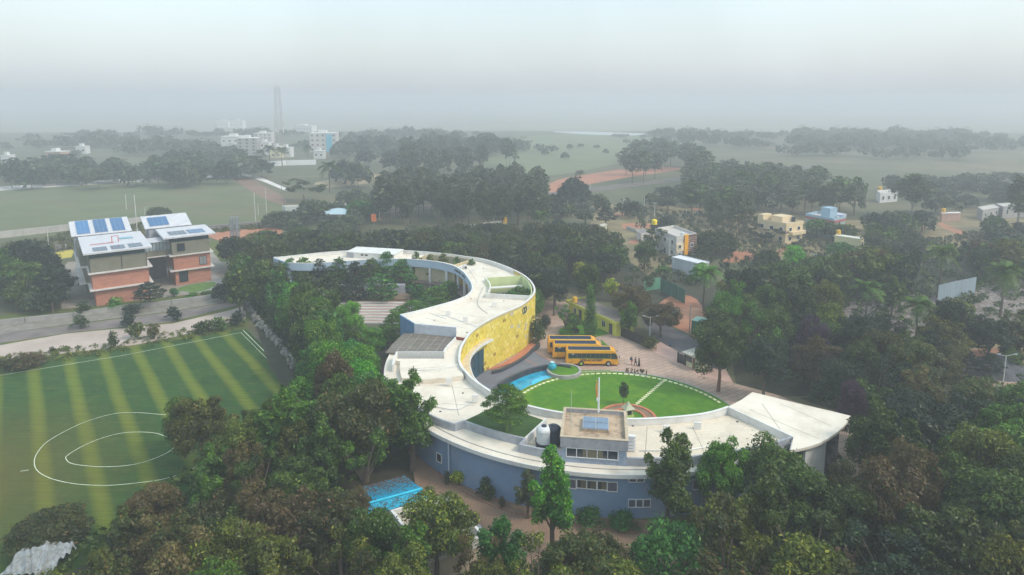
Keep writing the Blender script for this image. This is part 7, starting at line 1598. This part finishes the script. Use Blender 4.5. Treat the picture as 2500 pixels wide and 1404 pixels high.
def blocked(X, Y, Z, h, r):
    for P_ in FOOT:
        if inpoly(X, Y, P_): return True
        for t in range(6):
            if inpoly(X + (r * .55 + 1) * math.cos(t), Y + (r * .55 + 1) * math.sin(t), P_): return True
    x, yt = proj(X, Y, Z + h); _, yb = proj(X, Y, Z + h * .35); w = r * scale_at(Vector((X, Y, Z + h * .6))) * .8
    for x0, y0, x1, y1 in KEEP + ([] if Y > 178 or (X > 6 and Y > 128) else BKEEP):
        if x + w > x0 and x - w < x1 and yt < y1 - 6 and yb > y0 + 4: return True
    return False
REC = []
WORD = {'dark': 'dark green', 'deep': 'blackish green', 'mid': 'mid green', 'bright': 'bright green', 'olive': 'olive', 'brown': 'brownish', 'rust': 'rust flecked', 'grey': 'grey green', 'haze': 'dull green', 'fern': 'light green', 'emerald': 'emerald', 'purple': 'purplish', 'lime': 'lime green', 'yellow': 'yellow green'}
def belt(poly, hr, rr_, gap, kinds, mats_, label, group, n=4000, limit=200, check=True, avoid=1.0, seed=1, name=None):
    rd = random.Random(seed); pts = [at(x, y, hr[0]) for x, y in poly]
    X0, X1 = min(p.x for p in pts) - 8, max(p.x for p in pts) + 8; Y0, Y1 = min(p.y for p in pts) - 8, max(p.y for p in pts) + 8; c = 0
    for _ in range(n):
        if c >= limit: break
        X, Y = rd.uniform(X0, X1), rd.uniform(Y0, Y1); h = rd.uniform(*hr); r = rd.uniform(*rr_); Z = hgt(X, Y); x, y = proj(X, Y, Z + h)
        if not (inpoly(x, y, poly) and -140 < x < 2640 and y < 1500): continue
        if any((X - a) ** 2 + (Y - b_) ** 2 < (gap * .5 * (1 if rq > 3 else .7) + r * .45 * avoid) ** 2 for a, b_, rq in PLANTED): continue
        if check and blocked(X, Y, Z, h, r): continue
        k_ = rd.choice(kinds); m_ = rd.choice(mats_); PLANTED.append((X, Y, r)); c += 1
        sc_ = r * scale_at(Vector((X, Y, Z + h * .6))); REC.append((sc_, X, Y, Z, h, r, k_, m_, x, y, group))
    return c
cnts = []
cnts.append(belt([(560, 600), (665, 630), (690, 668), (830, 700), (860, 790), (930, 850), (960, 905), (860, 960), (740, 930), (690, 850), (640, 770), (585, 690)], (9, 12.5), (3.2, 4.6), 4.2, [B, B, U, B], ['dark', 'mid', 'mid', 'bright', 'mid', 'fern', 'olive'], 'tree in the dense wood between pitch and ring', 'trees between the pitch and the ring', seed=2))
cnts.append(belt([(560, 575), (700, 560), (900, 560), (1100, 545), (1330, 540), (1450, 545), (1540, 575), (1560, 640), (1500, 700), (1330, 690), (1250, 620), (1100, 600), (680, 608), (600, 640)], (9, 12.5), (3.6, 5.2), 4.8, [B, B, U], ['dark', 'deep', 'rust', 'dark', 'haze', 'mid'], 'tree of the wood behind the ring building', 'trees behind the ring building', seed=3, n=12000))
cnts.append(belt([(1700, 640), (1850, 640), (2100, 600), (2300, 580), (2520, 580), (2600, 1500), (1500, 1500), (1560, 1300), (1800, 1130), (2000, 1130), (2060, 1060), (1980, 980), (1860, 930), (1800, 800), (1690, 720)], (9, 13), (3.6, 5.4), 4.6, [B, B, U, B, B, 'sparse'], ['dark', 'deep', 'rust', 'dark', 'mid', 'brown', 'deep', 'olive'], 'tree in the dark wood on the right side', 'trees in the right hand wood', seed=4, limit=230))
cnts.append(belt([(200, 1260), (330, 1200), (420, 1110), (560, 1040), (640, 960), (860, 960), (960, 1100), (930, 1170), (880, 1210), (960, 1260), (1060, 1300), (1130, 1330), (1180, 1300), (1560, 1290), (1560, 1500), (-60, 1500), (-60, 1330), (20, 1260)], (8, 11), (3.0, 4.4), 4.0, [B, B, U, B, 'sparse'], ['dark', 'rust', 'brown', 'olive', 'mid', 'olive', 'brown'], 'tree in the dense foreground wood at lower left', 'trees in the foreground wood', seed=5, limit=150))
cnts.append(belt([(0, 600), (90, 590), (165, 650), (185, 720), (120, 760), (0, 770)], (5, 9), (2.5, 4), 4.5, [B, 'dome'], ['deep', 'dark', 'mid'], 'tree at the left edge beside the brick block', 'trees left of the brick block', seed=6))
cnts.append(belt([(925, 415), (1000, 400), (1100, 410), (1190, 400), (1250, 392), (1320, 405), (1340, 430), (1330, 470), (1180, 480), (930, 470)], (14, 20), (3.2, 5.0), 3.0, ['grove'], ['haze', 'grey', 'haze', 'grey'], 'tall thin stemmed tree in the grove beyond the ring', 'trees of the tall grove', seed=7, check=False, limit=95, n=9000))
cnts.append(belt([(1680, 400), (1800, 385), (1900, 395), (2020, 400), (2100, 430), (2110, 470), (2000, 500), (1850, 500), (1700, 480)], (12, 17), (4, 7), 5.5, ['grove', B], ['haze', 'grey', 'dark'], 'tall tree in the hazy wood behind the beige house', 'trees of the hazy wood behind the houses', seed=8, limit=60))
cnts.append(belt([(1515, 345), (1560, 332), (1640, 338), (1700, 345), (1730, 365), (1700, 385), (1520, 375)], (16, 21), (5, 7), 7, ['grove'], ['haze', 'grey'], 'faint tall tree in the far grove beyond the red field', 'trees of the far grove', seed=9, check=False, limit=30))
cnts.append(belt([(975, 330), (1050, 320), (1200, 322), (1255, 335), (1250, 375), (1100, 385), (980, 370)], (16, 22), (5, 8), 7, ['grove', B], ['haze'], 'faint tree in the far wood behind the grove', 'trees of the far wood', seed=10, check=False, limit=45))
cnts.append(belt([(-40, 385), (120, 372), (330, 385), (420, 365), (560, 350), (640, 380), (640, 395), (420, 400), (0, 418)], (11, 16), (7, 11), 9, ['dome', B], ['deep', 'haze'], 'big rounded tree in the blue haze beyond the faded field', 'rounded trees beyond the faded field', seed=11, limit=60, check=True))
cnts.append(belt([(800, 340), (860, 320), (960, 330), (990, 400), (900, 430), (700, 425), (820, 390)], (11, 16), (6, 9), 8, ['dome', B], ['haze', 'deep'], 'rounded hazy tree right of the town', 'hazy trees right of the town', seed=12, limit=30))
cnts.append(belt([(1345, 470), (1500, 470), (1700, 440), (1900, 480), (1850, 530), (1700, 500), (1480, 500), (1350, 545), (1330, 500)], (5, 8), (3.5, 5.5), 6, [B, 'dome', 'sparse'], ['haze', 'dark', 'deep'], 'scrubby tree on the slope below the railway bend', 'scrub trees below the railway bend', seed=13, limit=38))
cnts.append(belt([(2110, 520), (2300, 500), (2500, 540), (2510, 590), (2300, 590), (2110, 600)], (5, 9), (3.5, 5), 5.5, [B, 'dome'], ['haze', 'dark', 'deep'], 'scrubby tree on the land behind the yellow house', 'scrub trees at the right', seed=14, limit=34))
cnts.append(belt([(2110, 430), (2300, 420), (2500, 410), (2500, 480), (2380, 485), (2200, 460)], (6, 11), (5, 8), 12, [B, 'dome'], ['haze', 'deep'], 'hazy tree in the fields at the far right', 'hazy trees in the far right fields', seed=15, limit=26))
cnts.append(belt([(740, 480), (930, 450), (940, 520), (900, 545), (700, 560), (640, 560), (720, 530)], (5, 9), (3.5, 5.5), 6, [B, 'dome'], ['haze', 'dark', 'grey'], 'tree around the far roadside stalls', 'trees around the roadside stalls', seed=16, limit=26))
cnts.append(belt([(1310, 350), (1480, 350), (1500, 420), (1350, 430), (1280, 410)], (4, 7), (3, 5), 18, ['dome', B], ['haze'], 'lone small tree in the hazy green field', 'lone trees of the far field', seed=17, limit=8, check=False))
REC.sort(key=lambda q: -q[0])
MARKS = [('the pitch', 300, 1000), ('the pitch corner', 600, 810), ('the brick school block', 330, 640), ('the amphitheatre', 900, 765), ('the ring end wall', 680, 650), ('the stair house roof', 905, 620), ('the roof light well', 1080, 630), ('the green court', 1250, 695), ('the blue roofed shed', 970, 1200), ('the white walled terrace', 1080, 1270), ('the brown canopy roof', 1020, 840),
         ('the terrace roof', 1000, 960), ('the blue outer wall', 1200, 1150), ('the lower wall windows', 1560, 1230), ('the wing end slab', 1950, 1030), ('the gate cabin', 1700, 880), ('the lime gate house', 1440, 760), ('the orange and white house', 1660, 600), ('the white shed', 1690, 650), ('the beige house', 1905, 560), ('the blue house', 2025, 525), ('the yellow house', 2070, 585), ('the sheet metal fence', 2335, 715),
         ('the gravel heap', 2430, 900), ('the red field', 1500, 430), ('the telecom tower', 686, 390), ('the faded field', 300, 500), ('the unfinished houses', 2440, 510), ('the green container', 1630, 775), ('the station hut', 712, 508), ('the far stalls', 790, 515), ('the dry field', 1640, 540), ('the orange banner', 913, 545), ('the ochre walled house', 1190, 550), ('the bottom edge', 700, 1404), ('the bottom right corner', 2480, 1400),
         ('the bottom edge', 1900, 1404), ('the purple crown', 2085, 950), ('the small white house', 2165, 475), ('the rubble yard', 2430, 780), ('the bottom left corner', 20, 1400), ('the cream town building', 790, 340)]
used = {}
def where(x, y):
    nm, mx_, my_ = min(MARKS, key=lambda m: math.hypot(m[1] - x, (m[2] - y) * 1.3)); dx_, dy_ = x - mx_, y - my_; d_ = math.hypot(dx_, dy_)
    if 'edge' in nm: nm = 'the bottom edge'
    a = math.degrees(math.atan2(-dy_, dx_)) % 360; dr = ['right of', 'above and right of', 'above', 'above and left of', 'left of', 'below and left of', 'below', 'below and right of'][int((a + 22.5) // 45) % 8]
    return ('just ' if d_ < 70 else '' if d_ < 150 else 'well ') + dr + ' ' + nm
N_IND = 165
for q in REC[:N_IND]:
    sc_, X, Y, Z, h, r, k_, m_, x, y, group = q
    shape = {'broad': 'bushy', 'upright': 'upright', 'grove': 'tall thin stemmed', 'dome': 'round', 'sparse': 'open', 'tier': 'layered'}[k_]
    lab = None
    for extra in ('', 'large ' if r > 4.2 else 'small ', 'tall ' if h > 11 else 'low ', 'narrow ' if r < 4 else 'wide ', 'dense ', 'ragged '):
        l_ = extra + WORD[m_] + ' ' + shape + ' tree ' + where(x, y + 40)
        if l_ not in used: lab = l_; break
    if lab is None: lab = WORD[m_] + ' ' + shape + ' tree ' + where(x, y + 40)
    used[lab] = 1; plant(X, Y, Z, h, r, k_, m_, lab, group=group)
# the rest, past the count worth keeping apart, stand as whole woods
def co_of(me):
    a = np.empty(len(me.vertices) * 3, np.float32); me.vertices.foreach_get('co', a); return a.reshape(-1, 3)
mass = {}
for q in REC[N_IND:]:
    sc_, X, Y, Z, h, r, k_, m_, x, y, group = q; lod = 1 if math.hypot(X, Y) < 260 else 2
    H0, crown, trunk = proto(k_, random.randrange(2), lod); a = random.uniform(0, 6.28); ca, sa = math.cos(a), math.sin(a); s_ = r / BASE_R[k_]
    v = co_of(crown); v = np.stack([(v[:, 0] * ca - v[:, 1] * sa) * s_ + X, (v[:, 0] * sa + v[:, 1] * ca) * s_ + Y, v[:, 2] * h / H0 + Z], 1)
    mass.setdefault((group, m_), []).append(v)
    t = MB(); t.tube([(X, Y, Z), (X + .1, Y, Z + h * .4), (X, Y, Z + h * .75)], [.26, .2, .08], 4); tv = np.array(t.v, np.float32); mass.setdefault(('trunks', 'x'), []).append(np.array([t.v[i] for f in t.f[:8] for i in f]))
for (g_, m_), vv in mass.items():
    me = quadmesh('wood', np.concatenate(vv)); me.materials[0] = TRUNK if m_ == 'x' else LM[m_]; o = link('wood_trunks' if m_ == 'x' else 'wood_mass', me); tag(o, kind='stuff')
# far woods that read as one hazy mass
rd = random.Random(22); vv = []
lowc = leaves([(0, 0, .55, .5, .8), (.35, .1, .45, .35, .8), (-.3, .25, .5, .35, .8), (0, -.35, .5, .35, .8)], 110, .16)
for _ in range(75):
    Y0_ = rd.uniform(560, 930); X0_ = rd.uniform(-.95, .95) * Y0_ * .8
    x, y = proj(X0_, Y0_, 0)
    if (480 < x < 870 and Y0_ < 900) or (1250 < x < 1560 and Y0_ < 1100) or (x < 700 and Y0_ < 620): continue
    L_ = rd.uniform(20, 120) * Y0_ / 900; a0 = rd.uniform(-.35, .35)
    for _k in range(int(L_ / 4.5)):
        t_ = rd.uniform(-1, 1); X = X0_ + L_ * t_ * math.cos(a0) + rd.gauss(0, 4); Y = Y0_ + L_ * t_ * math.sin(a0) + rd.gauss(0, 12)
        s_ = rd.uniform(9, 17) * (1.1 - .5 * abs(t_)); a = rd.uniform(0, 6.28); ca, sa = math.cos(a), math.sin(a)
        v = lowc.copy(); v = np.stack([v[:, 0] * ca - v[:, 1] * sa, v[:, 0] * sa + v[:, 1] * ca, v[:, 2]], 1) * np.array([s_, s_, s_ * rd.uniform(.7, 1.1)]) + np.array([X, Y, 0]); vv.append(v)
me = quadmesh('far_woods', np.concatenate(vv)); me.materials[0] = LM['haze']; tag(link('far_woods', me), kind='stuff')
# undergrowth sheets
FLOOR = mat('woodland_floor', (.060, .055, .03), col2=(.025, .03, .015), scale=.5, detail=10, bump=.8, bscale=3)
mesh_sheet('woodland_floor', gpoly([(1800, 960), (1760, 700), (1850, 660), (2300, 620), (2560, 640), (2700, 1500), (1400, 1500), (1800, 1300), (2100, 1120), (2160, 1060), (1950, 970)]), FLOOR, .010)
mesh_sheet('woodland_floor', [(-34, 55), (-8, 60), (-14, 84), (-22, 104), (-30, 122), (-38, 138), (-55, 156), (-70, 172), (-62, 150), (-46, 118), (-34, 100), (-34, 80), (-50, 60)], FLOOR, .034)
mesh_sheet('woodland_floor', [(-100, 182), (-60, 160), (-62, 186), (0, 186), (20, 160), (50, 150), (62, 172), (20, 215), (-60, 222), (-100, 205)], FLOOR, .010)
# low ground scrub that nobody could count
def scrub(poly, n, s0, s1, lm, nm, off=0, seed=1):
    rd = random.Random(seed); P_ = [gat(x, y) for x, y in poly]; q = [(p.x, p.y) for p in P_]; X0, X1 = min(a for a, b_ in q), max(a for a, b_ in q); Y0, Y1 = min(b_ for a, b_ in q), max(b_ for a, b_ in q); out = []; t = 0
    tuft = leaves([(0, 0, .35, .45, .8)], 26, .22)
    while len(out) < n and t < n * 20:
        t += 1; X, Y = rd.uniform(X0, X1), rd.uniform(Y0, Y1)
        if not inpoly(X, Y, q) or any(inpoly(X, Y, F) for F in FOOT): continue
        s_ = rd.uniform(s0, s1) * (1 + .8 * max(0, noise.noise(Vector((X * .15, Y * .15, 0))))); a = rd.uniform(0, 6.28); ca, sa = math.cos(a), math.sin(a)
        v = np.stack([tuft[:, 0] * ca - tuft[:, 1] * sa, tuft[:, 0] * sa + tuft[:, 1] * ca, tuft[:, 2]], 1) * s_ + np.array([X, Y, hgt(X, Y) + off]); out.append(v)
    me = quadmesh(nm, np.concatenate(out)); me.materials[0] = LM[lm]; o = link(nm, me); tag(o, kind='stuff'); return o
scrub([(1560, 560), (1500, 505), (1800, 530), (2100, 600), (2500, 560), (2500, 640), (2000, 660), (1700, 700), (1560, 680)], 1500, .8, 2.4, 'grey', 'field_scrub', seed=1)
scrub([(1800, 640), (2500, 600), (2500, 1404), (1500, 1404), (2000, 1150), (2100, 1020), (1850, 930)], 1600, .8, 2.2, 'dark', 'undergrowth', seed=2)
scrub([(560, 700), (690, 680), (860, 800), (950, 950), (900, 1160), (500, 1404), (100, 1404), (400, 1200), (740, 950), (640, 790)], 1500, .8, 2.0, 'dark', 'undergrowth', seed=3)
scrub([(0, 600), (170, 570), (340, 545), (520, 560), (650, 545), (640, 560), (300, 590), (0, 640)], 900, .7, 1.6, 'olive', 'railway_scrub', seed=4)
scrub([(0, 870), (300, 835), (560, 780), (600, 800), (300, 862), (0, 905)], 300, .4, .9, 'olive', 'verge_grass', seed=5)

# ================================================================ HAZE
hz = bpy.data.meshes.new('haze'); b = MB(); b.box(-2600, -160, -1.2, 2600, 4000, 66)
o = b.build('haze', [], None); o['kind'] = 'stuff'
hm = bpy.data.materials.new('haze_air'); hm.use_nodes = True; n = hm.node_tree; n.nodes.clear()
ou = n.nodes.new('ShaderNodeOutputMaterial'); pv = n.nodes.new('ShaderNodeVolumePrincipled')
pv.inputs['Color'].default_value = (.765, .785, .815, 1); pv.inputs['Density'].default_value = .0010; pv.inputs['Anisotropy'].default_value = .1
n.links.new(pv.outputs[0], ou.inputs['Volume']); o.data.materials.append(hm)
